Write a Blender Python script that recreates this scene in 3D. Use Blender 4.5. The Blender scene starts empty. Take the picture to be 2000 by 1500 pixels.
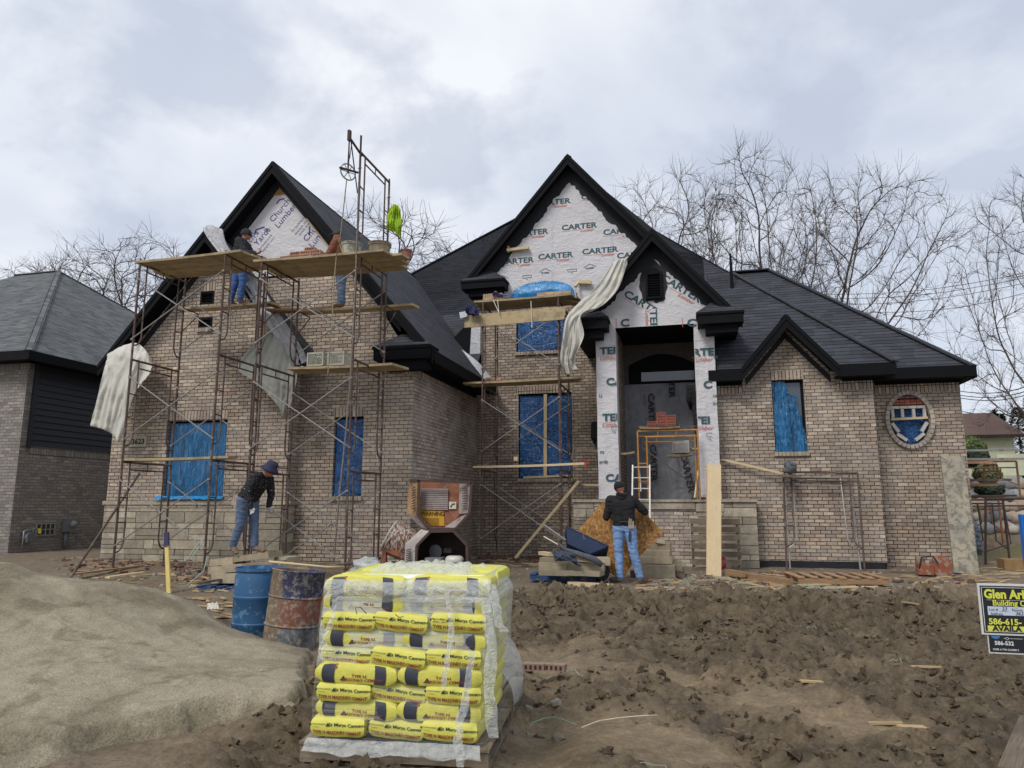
import bpy, bmesh, math, random
import numpy as np
from math import sin, cos, pi, radians, sqrt, atan2, hypot
from mathutils import Vector, Matrix, geometry, noise as mn

# ------------------------------------------------------------------ scene
S = bpy.context.scene
COL = S.collection
random.seed(7)
F_PX, PITCH, YAW, EYE = 1400.0, radians(9.53), radians(14.0), 1.35
cam_d = bpy.data.cameras.new('camera'); cam = bpy.data.objects.new('camera', cam_d); COL.objects.link(cam)
cam.location = (0, 0, EYE)
cam.rotation_euler = (pi/2 + PITCH, 0, YAW)
cam_d.sensor_width = 36; cam_d.lens = 36*F_PX/2000; cam_d.clip_start = .05; cam_d.clip_end = 2000
S.camera = cam
S.view_settings.view_transform = 'Standard'; S.view_settings.look = 'None'
S.view_settings.exposure = 0.42; S.view_settings.gamma = 1
SUN_EL, SUN_AZ = radians(48), radians(205)

W = bpy.data.worlds.new('World'); S.world = W; W.use_nodes = True
def world():
    nt = W.node_tree; N = nt.nodes; L = nt.links; N.clear()
    out = N.new('ShaderNodeOutputWorld'); bg = N.new('ShaderNodeBackground')
    sky = N.new('ShaderNodeTexSky'); sky.sky_type = 'NISHITA'; sky.sun_disc = False
    sky.sun_elevation = SUN_EL; sky.sun_rotation = SUN_AZ
    tc = N.new('ShaderNodeTexCoord'); sep = N.new('ShaderNodeSeparateXYZ'); L.new(tc.outputs['Generated'], sep.inputs[0])
    def math_(op, a, b=None, clamp=False):
        m = N.new('ShaderNodeMath'); m.operation = op; m.use_clamp = clamp
        for i, x in enumerate((a, b)):
            if x is None: continue
            if isinstance(x, (int, float)): m.inputs[i].default_value = x
            else: L.new(x, m.inputs[i])
        return m.outputs[0]
    zz = math_('ADD', math_('MAXIMUM', sep.outputs['Z'], 0.0), 0.32)
    px = math_('DIVIDE', sep.outputs['X'], zz); py = math_('DIVIDE', sep.outputs['Y'], zz)
    cb = N.new('ShaderNodeCombineXYZ'); L.new(px, cb.inputs[0]); L.new(py, cb.inputs[1])
    def noi(scale, det, rough, dist, off):
        mp = N.new('ShaderNodeMapping'); mp.inputs['Location'].default_value = (off, off*.7, off*.3); L.new(cb.outputs[0], mp.inputs[0])
        n = N.new('ShaderNodeTexNoise'); n.inputs['Scale'].default_value = scale; n.inputs['Detail'].default_value = det
        n.inputs['Roughness'].default_value = rough; n.inputs['Distortion'].default_value = dist
        L.new(mp.outputs[0], n.inputs['Vector']); return n.outputs[0]
    def ramp(fac, stops):
        r = N.new('ShaderNodeValToRGB'); L.new(fac, r.inputs[0]); e = r.color_ramp.elements
        while len(e) < len(stops): e.new(.5)
        for el, (p, c) in zip(e, stops): el.position = p; el.color = (*c, 1)
        return r.outputs[0]
    big = noi(1.15, 6, .52, .25, 3.1)
    base = ramp(big, [(.30, (.51, .56, .66)), (.43, (.60, .655, .76)), (.54, (.72, .765, .85)), (.66, (.90, .925, .97))])
    puff = noi(3.2, 8, .56, .15, 4.3)
    pm = ramp(puff, [(.47, (0, 0, 0)), (.60, (1, 1, 1))])
    mx = N.new('ShaderNodeMix'); mx.data_type = 'RGBA'; mx.inputs['B'].default_value = (.48, .54, .66, 1)
    L.new(math_('MULTIPLY', pm, .62), mx.inputs['Factor']); L.new(base, mx.inputs['A'])
    # thin blue sky (Nishita) shows a little through the cloud sheet
    sk = N.new('ShaderNodeMix'); sk.data_type = 'RGBA'; sk.blend_type = 'MULTIPLY'; sk.inputs['Factor'].default_value = 1
    sk.inputs['B'].default_value = (.1, .1, .1, 1); L.new(sky.outputs[0], sk.inputs['A'])
    m2 = N.new('ShaderNodeMix'); m2.data_type = 'RGBA'; m2.inputs['Factor'].default_value = .9
    L.new(sk.outputs['Result'], m2.inputs['A']); L.new(mx.outputs['Result'], m2.inputs['B'])
    L.new(m2.outputs['Result'], bg.inputs[0]); bg.inputs[1].default_value = .83
    L.new(bg.outputs[0], out.inputs[0])
world()
sd = bpy.data.lights.new('sun', 'SUN'); sun = bpy.data.objects.new('sun', sd); COL.objects.link(sun)
sd.energy = 1.5; sd.angle = radians(18); sd.color = (1, .96, .9)
_d = Vector((sin(SUN_AZ)*cos(SUN_EL), cos(SUN_AZ)*cos(SUN_EL), sin(SUN_EL)))
sun.rotation_euler = _d.to_track_quat('Z', 'Y').to_euler()

# ------------------------------------------------------------------ camera rays -> points at a chosen depth plane
_sp, _cp, _st, _ct = sin(PITCH), cos(PITCH), sin(YAW), cos(YAW)
def ray(px, py):
    u = (px-1000)/F_PX; v = (750-py)/F_PX; fw = _cp - v*_sp
    return Vector((-_st*fw+_ct*u, _ct*fw+_st*u, _sp+v*_cp))
def atY(px, py, Y): d = ray(px, py); return Vector((0, 0, EYE)) + d*(Y/d.y)
def atX(px, py, X): d = ray(px, py); return Vector((0, 0, EYE)) + d*(X/d.x)
def atZ(px, py, Z): d = ray(px, py); return Vector((0, 0, EYE)) + d*((Z-EYE)/d.z)

# ------------------------------------------------------------------ tagging
def tag(o, label=None, cat=None, group=None, kind=None):
    if label: o['label'] = label
    if cat: o['category'] = cat
    if group: o['group'] = group
    if kind: o['kind'] = kind
    return o
def thing(name, label, cat, loc=(0, 0, 0), rz=0, group=None):
    o = bpy.data.objects.new(name, None); COL.objects.link(o); o.location = loc; o.rotation_euler = (0, 0, rz)
    o.empty_display_size = .2
    return tag(o, label, cat, group)
def dup(root, loc, rz=0, label=None, rot=None):
    def cp(o, par):
        c = o.copy(); COL.objects.link(c); c.parent = par
        for ch in [x for x in KIDS.get(o.name, [])]: KIDS.setdefault(c.name, []).append(cp(ch, c))
        return c
    r = cp(root, None); r.location = loc; r.rotation_euler = rot if rot else (0, 0, rz)
    if label: r['label'] = label
    return r
KIDS = {}

# ------------------------------------------------------------------ mesh builder
class MB:
    def __init__(s): s.v = []; s.f = []; s.m = []; s.t = []; s.uv = []
    def poly(s, pts, mat=0, tint=.5, grain=None, uv=None):
        pts = [Vector(p) for p in pts]; b = len(s.v); s.v += pts; s.f.append(tuple(range(b, b+len(pts)))); s.m.append(mat); s.t.append(tint)
        if uv is None:
            n = Vector((0, 0, 0))
            for i in range(1, len(pts)-1): n += (pts[i]-pts[0]).cross(pts[i+1]-pts[0])
            n = n.normalized() if n.length > 1e-12 else Vector((0, 0, 1))
            if grain is not None:
                t = (grain - n*grain.dot(n))
                t = t.normalized() if t.length > 1e-3 else n.orthogonal().normalized()
            elif abs(n.z) > .995: t = Vector((1, 0, 0))
            else: t = Vector((0, 0, 1)).cross(n).normalized()
            bt = n.cross(t); off = (0, 0) if grain is None else (tint*37.7, tint*91.3)
            uv = [(p.dot(t)+off[0], p.dot(bt)+off[1]) for p in pts]
        s.uv += uv
    def box(s, c, size, R=None, mat=0, tint=.5, grain='auto', taper=1.0):
        c = Vector(c); x, y, z = [q/2 for q in size]; R = R or Matrix.Identity(3)
        k = taper
        P = [c + R @ Vector(q) for q in [(-x, -y, -z), (x, -y, -z), (x, y, -z), (-x, y, -z), (-x*k, -y*k, z), (x*k, -y*k, z), (x*k, y*k, z), (-x*k, y*k, z)]]
        g = None
        if grain == 'auto':
            i = max(range(3), key=lambda q: size[q]); a = Vector((0, 0, 0)); a[i] = 1; g = R @ a
        elif grain is not None: g = Vector(grain)
        for q in [(0, 3, 2, 1), (4, 5, 6, 7), (0, 1, 5, 4), (1, 2, 6, 5), (2, 3, 7, 6), (3, 0, 4, 7)]:
            s.poly([P[i] for i in q], mat, tint, g)
        return s
    def bar(s, a, b, w, h=None, mat=0, tint=.5, up=(0, 0, 1)):   # rectangular beam from a to b
        a, b = Vector(a), Vector(b); h = h or w; d = b-a; L = d.length; d.normalize(); u = Vector(up)
        if abs(d.dot(u)) > .98: u = Vector((0, 1, 0))
        sx = d.cross(u).normalized(); uz = sx.cross(d).normalized()
        s.box((a+b)/2, (L, w, h), Matrix((d, sx, uz)).transposed(), mat, tint); return s
    def tube(s, pts, r, n=8, mat=0, tint=.5, caps=True):
        pts = [Vector(p) for p in pts]; K = len(pts); rs = r if isinstance(r, (list, tuple)) else [r]*K
        d0 = (pts[1]-pts[0]).normalized(); u = d0.orthogonal().normalized(); base = len(s.v); ln = 0
        U = []
        for i in range(K):
            a = pts[max(i-1, 0)]; b = pts[min(i+1, K-1)]; d = (b-a)
            d = d.normalized() if d.length > 1e-9 else d0
            u = (u - d*u.dot(d)); u = u.normalized() if u.length > 1e-6 else d.orthogonal().normalized(); w = d.cross(u)
            if i: ln += (pts[i]-pts[i-1]).length
            U.append(ln)
            for k in range(n):
                an = 2*pi*k/n; s.v.append(pts[i] + (u*cos(an)+w*sin(an))*rs[i])
        for i in range(K-1):
            for k in range(n):
                k2 = (k+1) % n; s.f.append((base+i*n+k, base+i*n+k2, base+(i+1)*n+k2, base+(i+1)*n+k)); s.m.append(mat); s.t.append(tint)
                c = 2*pi*max(rs[i], .01)/n; s.uv += [(U[i], k*c), (U[i], (k+1)*c), (U[i+1], (k+1)*c), (U[i+1], k*c)]
        if caps:
            for (i, rev) in ((0, True), (K-1, False)):
                idx = [base+i*n+k for k in range(n)]; idx = idx[::-1] if rev else idx
                s.f.append(tuple(idx)); s.m.append(mat); s.t.append(tint); s.uv += [(0.01*k, 0) for k in range(n)]
        return s
    def lathe(s, prof, c=(0, 0, 0), n=24, R=None, mat=0, tint=.5, wob=0):   # prof: (radius, z)
        c = Vector(c); R = R or Matrix.Identity(3); base = len(s.v); K = len(prof)
        for (r, z) in prof:
            for k in range(n):
                a = 2*pi*k/n; rr = r*(1+wob*sin(3*a+z*7)); s.v.append(c + R @ Vector((rr*cos(a), rr*sin(a), z)))
        for i in range(K-1):
            for k in range(n):
                k2 = (k+1) % n; s.f.append((base+i*n+k, base+i*n+k2, base+(i+1)*n+k2, base+(i+1)*n+k)); s.m.append(mat); s.t.append(tint)
                r0 = max(prof[i][0], prof[i+1][0]); c1 = 2*pi*r0/n
                s.uv += [(k*c1, prof[i][1]), ((k+1)*c1, prof[i][1]), ((k+1)*c1, prof[i+1][1]), (k*c1, prof[i+1][1])]
        for (i, rev) in ((0, True), (K-1, False)):
            if prof[i][0] > 1e-4:
                idx = [base+i*n+k for k in range(n)]; idx = idx[::-1] if rev else idx
                s.f.append(tuple(idx)); s.m.append(mat); s.t.append(tint); s.uv += [(0.02*k, 0) for k in range(n)]
        return s
    def prism(s, pts, off, mat=0, tint=.5, grain=None, side_mat=None):     # closed polygon extruded by vector off
        pts = [Vector(p) for p in pts]; off = Vector(off); q = [p+off for p in pts]
        n = Vector((0, 0, 0))
        for i in range(1, len(pts)-1): n += (pts[i]-pts[0]).cross(pts[i+1]-pts[0])
        if n.dot(off) > 0: pts, q = pts[::-1], q[::-1]
        def fill(P, rev):
            if len(P) <= 4: s.poly(P if not rev else P[::-1], mat, tint, grain)
            else:
                for t in geometry.tessellate_polygon([P]):
                    T = [P[i] for i in t]
                    m = (T[1]-T[0]).cross(T[2]-T[0])
                    nn = -off if not rev else off
                    if m.dot(nn) < 0: T = T[::-1]
                    s.poly(T, mat, tint, grain)
        fill(pts, False); fill(q, True)
        for i in range(len(pts)):
            j = (i+1) % len(pts); s.poly([pts[j], pts[i], q[i], q[j]], mat if side_mat is None else side_mat, tint, grain)
        return s
    def grid(s, fn, nu, nv, mat=0, tint=.5, uvs=(1, 1), close=False):
        b = len(s.v)
        for j in range(nv+1):
            for i in range(nu+1): s.v.append(Vector(fn(i/nu, j/nv)))
        for j in range(nv):
            for i in range(nu):
                a = b+j*(nu+1)+i; s.f.append((a, a+1, a+nu+2, a+nu+1)); s.m.append(mat); s.t.append(tint)
                s.uv += [(i/nu*uvs[0], j/nv*uvs[1]), ((i+1)/nu*uvs[0], j/nv*uvs[1]), ((i+1)/nu*uvs[0], (j+1)/nv*uvs[1]), (i/nu*uvs[0], (j+1)/nv*uvs[1])]
        return s
    def ball(s, c, r, R=None, nu=10, nv=7, mat=0, tint=.5, nz=0, seed=0):
        c = Vector(c); r = (r, r, r) if isinstance(r, (int, float)) else r; R = R or Matrix.Identity(3); b = len(s.v)
        for j in range(nv+1):
            th = pi*j/nv
            for i in range(nu):
                ph = 2*pi*i/nu; d = Vector((sin(th)*cos(ph), sin(th)*sin(ph), cos(th)))
                k = 1 + (nz*mn.noise(d*1.6+Vector((seed*3.1, seed*1.7, seed))) if nz else 0)
                s.v.append(c + R @ Vector((d.x*r[0]*k, d.y*r[1]*k, d.z*r[2]*k)))
        for j in range(nv):
            for i in range(nu):
                i2 = (i+1) % nu; s.f.append((b+j*nu+i, b+(j+1)*nu+i, b+(j+1)*nu+i2, b+j*nu+i2)); s.m.append(mat); s.t.append(tint)
                s.uv += [(i/nu, j/nv), (i/nu, (j+1)/nv), ((i+1)/nu, (j+1)/nv), ((i+1)/nu, j/nv)]
        return s
    def mesh(s, name, origin, smooth):
        me = bpy.data.meshes.new(name); o = Vector(origin)
        co = np.array([tuple(p-o) for p in s.v], dtype=np.float32); me.from_pydata([tuple(p) for p in co], [], s.f)
        me.polygons.foreach_set('material_index', s.m)
        if smooth: me.polygons.foreach_set('use_smooth', [True]*len(s.f))
        uv = me.uv_layers.new(name='UVMap'); uv.data.foreach_set('uv', np.array(s.uv, dtype=np.float32).ravel())
        at = me.attributes.new('tint', 'FLOAT', 'FACE'); at.data.foreach_set('value', s.t)
        me.update(); return me
    def build(s, name, mats, parent=None, smooth=False, angle=None, base=None):
        mats = mats if isinstance(mats, (list, tuple)) else [mats]
        if parent is not None: org = Vector(parent['_org']) if '_org' in parent else Vector((0, 0, 0))
        else:
            if base is None:
                xs = [p.x for p in s.v]; ys = [p.y for p in s.v]; zs = [p.z for p in s.v]
                base = ((min(xs)+max(xs))/2, (min(ys)+max(ys))/2, min(zs))
            org = Vector(base)
        me = s.mesh(name, org, smooth); o = bpy.data.objects.new(name, me); COL.objects.link(o)
        for m in mats: me.materials.append(m)
        if smooth and angle: shade_angle(me, angle)
        if parent is not None:
            o.parent = parent; KIDS.setdefault(parent.name, []).append(o)
            if '_org' in parent: o['_org'] = parent['_org']
        else: o.location = org; o['_org'] = tuple(org)
        return o
def shade_angle(me, ang):
    bm = bmesh.new(); bm.from_mesh(me)
    bmesh.ops.remove_doubles(bm, verts=bm.verts, dist=1e-5)
    for e in bm.edges:
        e.smooth = not (len(e.link_faces) != 2 or e.calc_face_angle(0) > radians(ang))
    bm.to_mesh(me); bm.free()
def wthing(name, label, cat, loc, group=None):       # a thing whose parts are written in world coordinates
    t = thing(name, label, cat, loc, 0, group); t['_org'] = tuple(loc); return t
def rotm(ax, deg): return Matrix.Rotation(radians(deg), 3, ax)

# ------------------------------------------------------------------ materials
MATS = {}
class NT:
    def __init__(s, name):
        s.mat = bpy.data.materials.new(name); s.mat.use_nodes = True; s.N = s.mat.node_tree.nodes; s.L = s.mat.node_tree.links
        s.b = s.N['Principled BSDF']; s.out = s.N['Material Output']
        s.tc = s.N.new('ShaderNodeTexCoord')
    def set(s, inp, v):
        if v is None: return
        if hasattr(v, 'is_linked') or hasattr(v, 'links'): s.L.new(v, inp)
        elif isinstance(v, (tuple, list)) and len(v) == 3 and inp.type == 'RGBA': inp.default_value = (*v, 1)
        else: inp.default_value = v
    def math(s, op, a, b=None, c=None, clamp=False):
        m = s.N.new('ShaderNodeMath'); m.operation = op; m.use_clamp = clamp
        for i, x in enumerate((a, b, c)):
            if x is not None: s.set(m.inputs[i], x)
        return m.outputs[0]
    def map(s, vec, scale=(1, 1, 1), loc=(0, 0, 0), rot=(0, 0, 0)):
        m = s.N.new('ShaderNodeMapping'); s.L.new(vec, m.inputs[0]); m.inputs['Scale'].default_value = scale
        m.inputs['Location'].default_value = loc; m.inputs['Rotation'].default_value = rot; return m.outputs[0]
    def noise(s, vec, scale, det=4, rough=.55, dist=0, dim='3D'):
        n = s.N.new('ShaderNodeTexNoise'); n.noise_dimensions = dim; s.L.new(vec, n.inputs['Vector']); n.inputs['Scale'].default_value = scale
        n.inputs['Detail'].default_value = det; n.inputs['Roughness'].default_value = rough; n.inputs['Distortion'].default_value = dist
        return n.outputs[0]
    def voro(s, vec, scale, feature='F1', out=0, rnd=1):
        n = s.N.new('ShaderNodeTexVoronoi'); n.feature = feature; s.L.new(vec, n.inputs['Vector']); n.inputs['Scale'].default_value = scale
        n.inputs['Randomness'].default_value = rnd
        return n.outputs[out]
    def white(s, vec, out='Value'):
        n = s.N.new('ShaderNodeTexWhiteNoise'); n.noise_dimensions = '3D'; s.L.new(vec, n.inputs['Vector']); return n.outputs[out]
    def ramp(s, fac, stops, interp='LINEAR'):
        r = s.N.new('ShaderNodeValToRGB'); s.L.new(fac, r.inputs[0]); r.color_ramp.interpolation = interp; e = r.color_ramp.elements
        while len(e) < len(stops): e.new(.5)
        for el, (p, c) in zip(e, stops):
            el.position = p; el.color = (c, c, c, 1) if isinstance(c, (int, float)) else (*c, 1)
        return r.outputs[0]
    def mix(s, fac, a, b, blend='MIX'):
        m = s.N.new('ShaderNodeMix'); m.data_type = 'RGBA'; m.blend_type = blend
        s.set(m.inputs['Factor'], fac); s.set(m.inputs[6], a); s.set(m.inputs[7], b); return m.outputs[2]
    def bump(s, h, strength=.3, dist=.01, nrm=None):
        b = s.N.new('ShaderNodeBump'); b.inputs['Strength'].default_value = strength; b.inputs['Distance'].default_value = dist
        s.L.new(h, b.inputs['Height'])
        if nrm is not None: s.L.new(nrm, b.inputs['Normal'])
        return b.outputs[0]
    def attr(s, name):
        a = s.N.new('ShaderNodeAttribute'); a.attribute_name = name; return a.outputs['Fac']
    def fin(s, col, rough=.8, nrm=None, metal=0, spec=None):
        s.set(s.b.inputs['Base Color'], col); s.set(s.b.inputs['Roughness'], rough); s.set(s.b.inputs['Metallic'], metal)
        if nrm is not None: s.L.new(nrm, s.b.inputs['Normal'])
        if spec is not None: s.b.inputs['Specular IOR Level'].default_value = spec
        return s.mat
def sc(c, k): return tuple(min(1, x*k) for x in c)
def srgb(r, g, b, k=1.0):
    f = lambda x: ((x/255+.055)/1.055)**2.4 if x/255 > .04045 else x/255/12.92
    return (f(r)*k, f(g)*k, f(b)*k)
def plain(name, col, rough=.75, var=.2, scale=6, bump=.15, metal=0, spots=None, tint=0, stretch=None, spec=None, bdist=.01, coord='Object'):
    if name in MATS: return MATS[name]
    t = NT(name); v = t.tc.outputs[coord]
    if stretch: v = t.map(v, stretch)
    n = t.noise(v, scale, 6, .6); f = t.ramp(n, [(.3, 1-var), (.7, 1+var)])
    c = t.mix(1.0, col, f, 'MULTIPLY')
    if tint:
        a = t.ramp(t.attr('tint'), [(0, 1-tint), (1, 1+tint)]); c = t.mix(1.0, c, a, 'MULTIPLY')
    if spots:                                  # (colour, noise scale, threshold, amount)
        for (sc_, ss, th, am) in spots:
            m = t.ramp(t.noise(t.tc.outputs['Object'], ss, 8, .65), [(th, 0), (th+.06, am)]); c = t.mix(m, c, sc_)
    nr = t.bump(t.noise(v, scale*4, 5, .6), bump, bdist) if bump else None
    MATS[name] = t.fin(c, rough, nr, metal, spec); return MATS[name]

def brick_mat(name, cols, mortar, bw=.213, bh=.0794, mw=.0135, soldier=False, stain=.35, light=None, seed=0):
    if name in MATS: return MATS[name]
    t = NT(name); uv = t.tc.outputs['UV']; sp = t.N.new('ShaderNodeSeparateXYZ'); t.L.new(uv, sp.inputs[0])
    u, v = sp.outputs[0], sp.outputs[1]
    vv = t.math('DIVIDE', v, bh); row = t.math('FLOOR', vv)
    off = t.math('MULTIPLY', t.math('FRACT', t.math('MULTIPLY', row, .5)), 1.0) if not soldier else 0.0
    # slight hand-laid jitter of each course
    cb0 = t.N.new('ShaderNodeCombineXYZ'); t.L.new(row, cb0.inputs[0]); cb0.inputs[1].default_value = seed+.5
    jit = t.math('MULTIPLY', t.white(cb0.outputs[0]), .16 if not soldier else 0.0)
    uu = t.math('ADD', t.math('ADD', t.math('DIVIDE', u, bw), off), jit); ci = t.math('FLOOR', uu)
    cb = t.N.new('ShaderNodeCombineXYZ'); t.L.new(ci, cb.inputs[0]); t.L.new(row, cb.inputs[1]); cb.inputs[2].default_value = seed
    rnd = t.white(cb.outputs[0]); rcol = t.ramp(rnd, [(i/len(cols), c) for i, c in enumerate(cols)], 'CONSTANT')
    cb2 = t.N.new('ShaderNodeCombineXYZ'); t.L.new(ci, cb2.inputs[1]); t.L.new(row, cb2.inputs[0]); cb2.inputs[2].default_value = seed+7
    rcol = t.mix(1.0, rcol, t.ramp(t.white(cb2.outputs[0]), [(0, .86), (1, 1.15)]), 'MULTIPLY')
    fu, fv = t.math('FRACT', uu), t.math('FRACT', vv)
    eu = t.math('MULTIPLY', t.math('MINIMUM', fu, t.math('SUBTRACT', 1.0, fu)), bw)
    ev = t.math('MULTIPLY', t.math('MINIMUM', fv, t.math('SUBTRACT', 1.0, fv)), bh)
    e = t.math('MINIMUM', eu, ev)
    wob = t.math('MULTIPLY', t.math('SUBTRACT', t.noise(uv, 60, 2), .5), .006)
    e = t.math('ADD', e, wob)
    mask = t.ramp(t.math('MULTIPLY', e, 50.0), [(mw*.5*50*.75, 0), (mw*.5*50*1.25, 1)])
    sand = t.noise(uv, 140, 4, .7); blot = t.noise(t.map(uv, (6, 14, 1)), 2.2, 4, .6)
    bc = t.mix(1.0, rcol, t.ramp(sand, [(.3, .82), (.7, 1.15)]), 'MULTIPLY')
    bc = t.mix(1.0, bc, t.ramp(blot, [(.3, .72), (.62, 1.15)]), 'MULTIPLY')
    c = t.mix(mask, mortar, bc)
    big = t.noise(t.tc.outputs['Object'], .55, 5, .6)
    c = t.mix(1.0, c, t.ramp(big, [(.35, 1-stain*.5), (.65, 1+stain*.35)]), 'MULTIPLY')
    if light:                                    # lime bloom left on the brick by the masons
        lm = t.ramp(t.noise(t.tc.outputs['Object'], light[1], 7, .65), [(.42, 0), (.7, light[2])]); c = t.mix(lm, c, light[0])
    h = t.math('ADD', t.math('MULTIPLY', mask, .8), t.math('MULTIPLY', sand, .2))
    MATS[name] = t.fin(c, .92, t.bump(h, .8, .006), spec=.2); return MATS[name]

def shingle_mat(name, c0, c1, exp=.145, seed=0):
    if name in MATS: return MATS[name]
    t = NT(name); uv = t.tc.outputs['UV']; sp = t.N.new('ShaderNodeSeparateXYZ'); t.L.new(uv, sp.inputs[0])
    wv = t.math('ADD', sp.outputs[1], t.math('MULTIPLY', t.math('SUBTRACT', t.noise(uv, 1.2, 2), .5), .02))
    vv = t.math('DIVIDE', wv, exp); row = t.math('FLOOR', vv); fv = t.math('FRACT', vv)
    cb0 = t.N.new('ShaderNodeCombineXYZ'); t.L.new(row, cb0.inputs[0]); cb0.inputs[1].default_value = seed
    sh = t.math('MULTIPLY', t.white(cb0.outputs[0]), 5.0)
    cbn = t.N.new('ShaderNodeCombineXYZ'); t.L.new(t.math('ADD', sp.outputs[0], sh), cbn.inputs[0]); t.L.new(t.math('MULTIPLY', row, 3.7), cbn.inputs[1])
    tab = t.ramp(t.noise(cbn.outputs[0], 5.5, 1, .3), [(.0, 0), (.47, 0), (.5, 1)])           # raised laminated tabs
    cb1 = t.N.new('ShaderNodeCombineXYZ'); t.L.new(t.math('FLOOR', t.math('MULTIPLY', t.math('ADD', sp.outputs[0], sh), 3.3)), cb1.inputs[0]); t.L.new(row, cb1.inputs[1])
    rn = t.white(cb1.outputs[0])
    col = t.mix(rn, c0, c1); col = t.mix(1.0, col, t.ramp(t.noise(uv, 160, 3, .7), [(.3, .7), (.7, 1.3)]), 'MULTIPLY')
    col = t.mix(1.0, col, t.ramp(t.noise(t.tc.outputs['Object'], .6, 5), [(.3, .85), (.7, 1.15)]), 'MULTIPLY')
    butt_shadow = t.ramp(fv, [(0, .12), (.16, .22), (.26, 1), (1, 1)])  # dark shadow line below each course painted into the colour
    thick = t.math('MULTIPLY', tab, .3)
    k = t.math('ADD', t.math('MULTIPLY', butt_shadow, 1.0), 0.0)
    edge = t.mix(t.math('SUBTRACT', 1.0, thick), (1, 1, 1), k)
    col = t.mix(1.0, col, edge, 'MULTIPLY')
    h = t.math('ADD', t.math('SUBTRACT', 1.0, fv), t.math('MULTIPLY', tab, .5))
    MATS[name] = t.fin(col, .9, t.bump(h, .6, .01), spec=.25); return MATS[name]

def wood_mat(name, c0, c1, rough=.8, tint=.15, dirt=None, bump=.25, ring=9):
    if name in MATS: return MATS[name]
    t = NT(name); uv = t.tc.outputs['UV']
    g = t.noise(t.map(uv, (1.2, ring*2.2, 1)), 2.4, 6, .62, 1.3); g2 = t.noise(t.map(uv, (2, 70, 1)), 3, 4, .6)
    c = t.mix(t.ramp(g, [(.3, 0), (.7, 1)]), c0, c1); c = t.mix(1.0, c, t.ramp(g2, [(.3, .85), (.7, 1.12)]), 'MULTIPLY')
    kn = t.voro(t.map(uv, (1.1, 4.0, 1)), 1.6); c = t.mix(t.ramp(kn, [(.03, .8), (.09, 0)]), c, sc(c0, .4))
    if tint: c = t.mix(1.0, c, t.ramp(t.attr('tint'), [(0, 1-tint), (1, 1+tint)]), 'MULTIPLY')
    if dirt:
        m = t.ramp(t.noise(t.tc.outputs['Object'], dirt[1], 8, .68), [(dirt[2], 0), (dirt[2]+.12, dirt[3])]); c = t.mix(m, c, dirt[0])
    MATS[name] = t.fin(c, rough, t.bump(g2, bump, .004), spec=.25); return MATS[name]

def film_mat(name, col, rough=.3, alpha=None, wr=.6, scale=5, stretch=(1, 1, 1), var=.3, bd=.03, spec=.5, crease_highlight=None):
    if name in MATS: return MATS[name]
    t = NT(name); v = t.map(t.tc.outputs['Object'], stretch)
    n = t.noise(v, scale, 5, .6, 1.2); n2 = t.noise(v, scale*3.2, 4, .6, .8)
    r = t.math('ABSOLUTE', t.math('SUBTRACT', n2, .5))
    c = t.mix(1.0, col, t.ramp(n, [(.3, 1-var), (.7, 1+var)]), 'MULTIPLY')
    if crease_highlight: c = t.mix(t.ramp(t.math('ABSOLUTE', t.math('SUBTRACT', t.noise(v, scale*2.1, 6, .62, 1.4), .5)), [(0, crease_highlight[1]), (.035, 0)]), c, crease_highlight[0])   # fold highlights painted in as lighter streaks
    h = t.math('ADD', n, t.math('MULTIPLY', r, 1.2))
    m = t.fin(c, rough, t.bump(h, wr, bd), spec=spec)
    if alpha is not None: t.set(t.b.inputs['Alpha'], alpha)
    MATS[name] = m; return m

BR = [srgb(156, 143, 130), srgb(140, 128, 118), srgb(166, 153, 139), srgb(150, 132, 120), srgb(128, 119, 113), srgb(160, 143, 126), srgb(150, 139, 128), srgb(137, 124, 114), srgb(174, 163, 149), srgb(146, 133, 120)]
BK = 1.25
_mean = tuple(sum(c[i] for c in BR)/len(BR) for i in range(3))
BR = [tuple((_mean[i]+(c[i]-_mean[i])*.72)*BK*(1.07, 1.045, 1.0)[i] for i in range(3)) for c in BR]
M_brick = brick_mat('brick', BR, srgb(46, 37, 31), light=(srgb(176, 168, 158), .9, .35))
M_brick_lime = brick_mat('brick_limed', BR, srgb(70, 60, 54), light=(srgb(178, 172, 166), 1.3, .75), seed=3)
M_soldier = brick_mat('soldier_brick', BR, srgb(44, 36, 31), bw=.0794, bh=.40, soldier=True, seed=5)
NB = [srgb(140, 134, 127), srgb(130, 124, 117), srgb(148, 141, 133), srgb(135, 129, 122)]
M_nbrick = brick_mat('grey_brick', NB, srgb(92, 87, 83), stain=.2, seed=11, mw=.009)
M_nsoldier = brick_mat('grey_soldier_brick', NB, srgb(84, 79, 75), bw=.0794, bh=.4, soldier=True, stain=.2, seed=12)
M_shingle = shingle_mat('charcoal_shingles', srgb(54, 55, 60), srgb(70, 72, 79))
M_nshingle = shingle_mat('grey_shingles', srgb(82, 85, 86), srgb(110, 112, 112), seed=4)
M_black = plain('black_paint', srgb(17, 18, 21), .75, .15, 3, .08, spec=.15)
M_frieze = plain('black_wash', srgb(30, 31, 35), .8, .2, 9, .3)
M_stone = plain('limestone', srgb(160, 150, 133), .95, .2, 7, .7, tint=.3, spec=.15, bdist=.02, spots=[(srgb(126, 118, 104), 2.2, .55, .5)])
M_joint = plain('dark_mortar', srgb(44, 38, 33), .95, .15, 10, .3)
M_lumber = wood_mat('new_lumber', srgb(196, 172, 132), srgb(214, 194, 158), tint=.14)
M_plank = wood_mat('scaffold_plank_wood', srgb(158, 140, 106), srgb(188, 168, 132), dirt=(srgb(120, 112, 98), 3, .5, .6), tint=.18)
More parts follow.
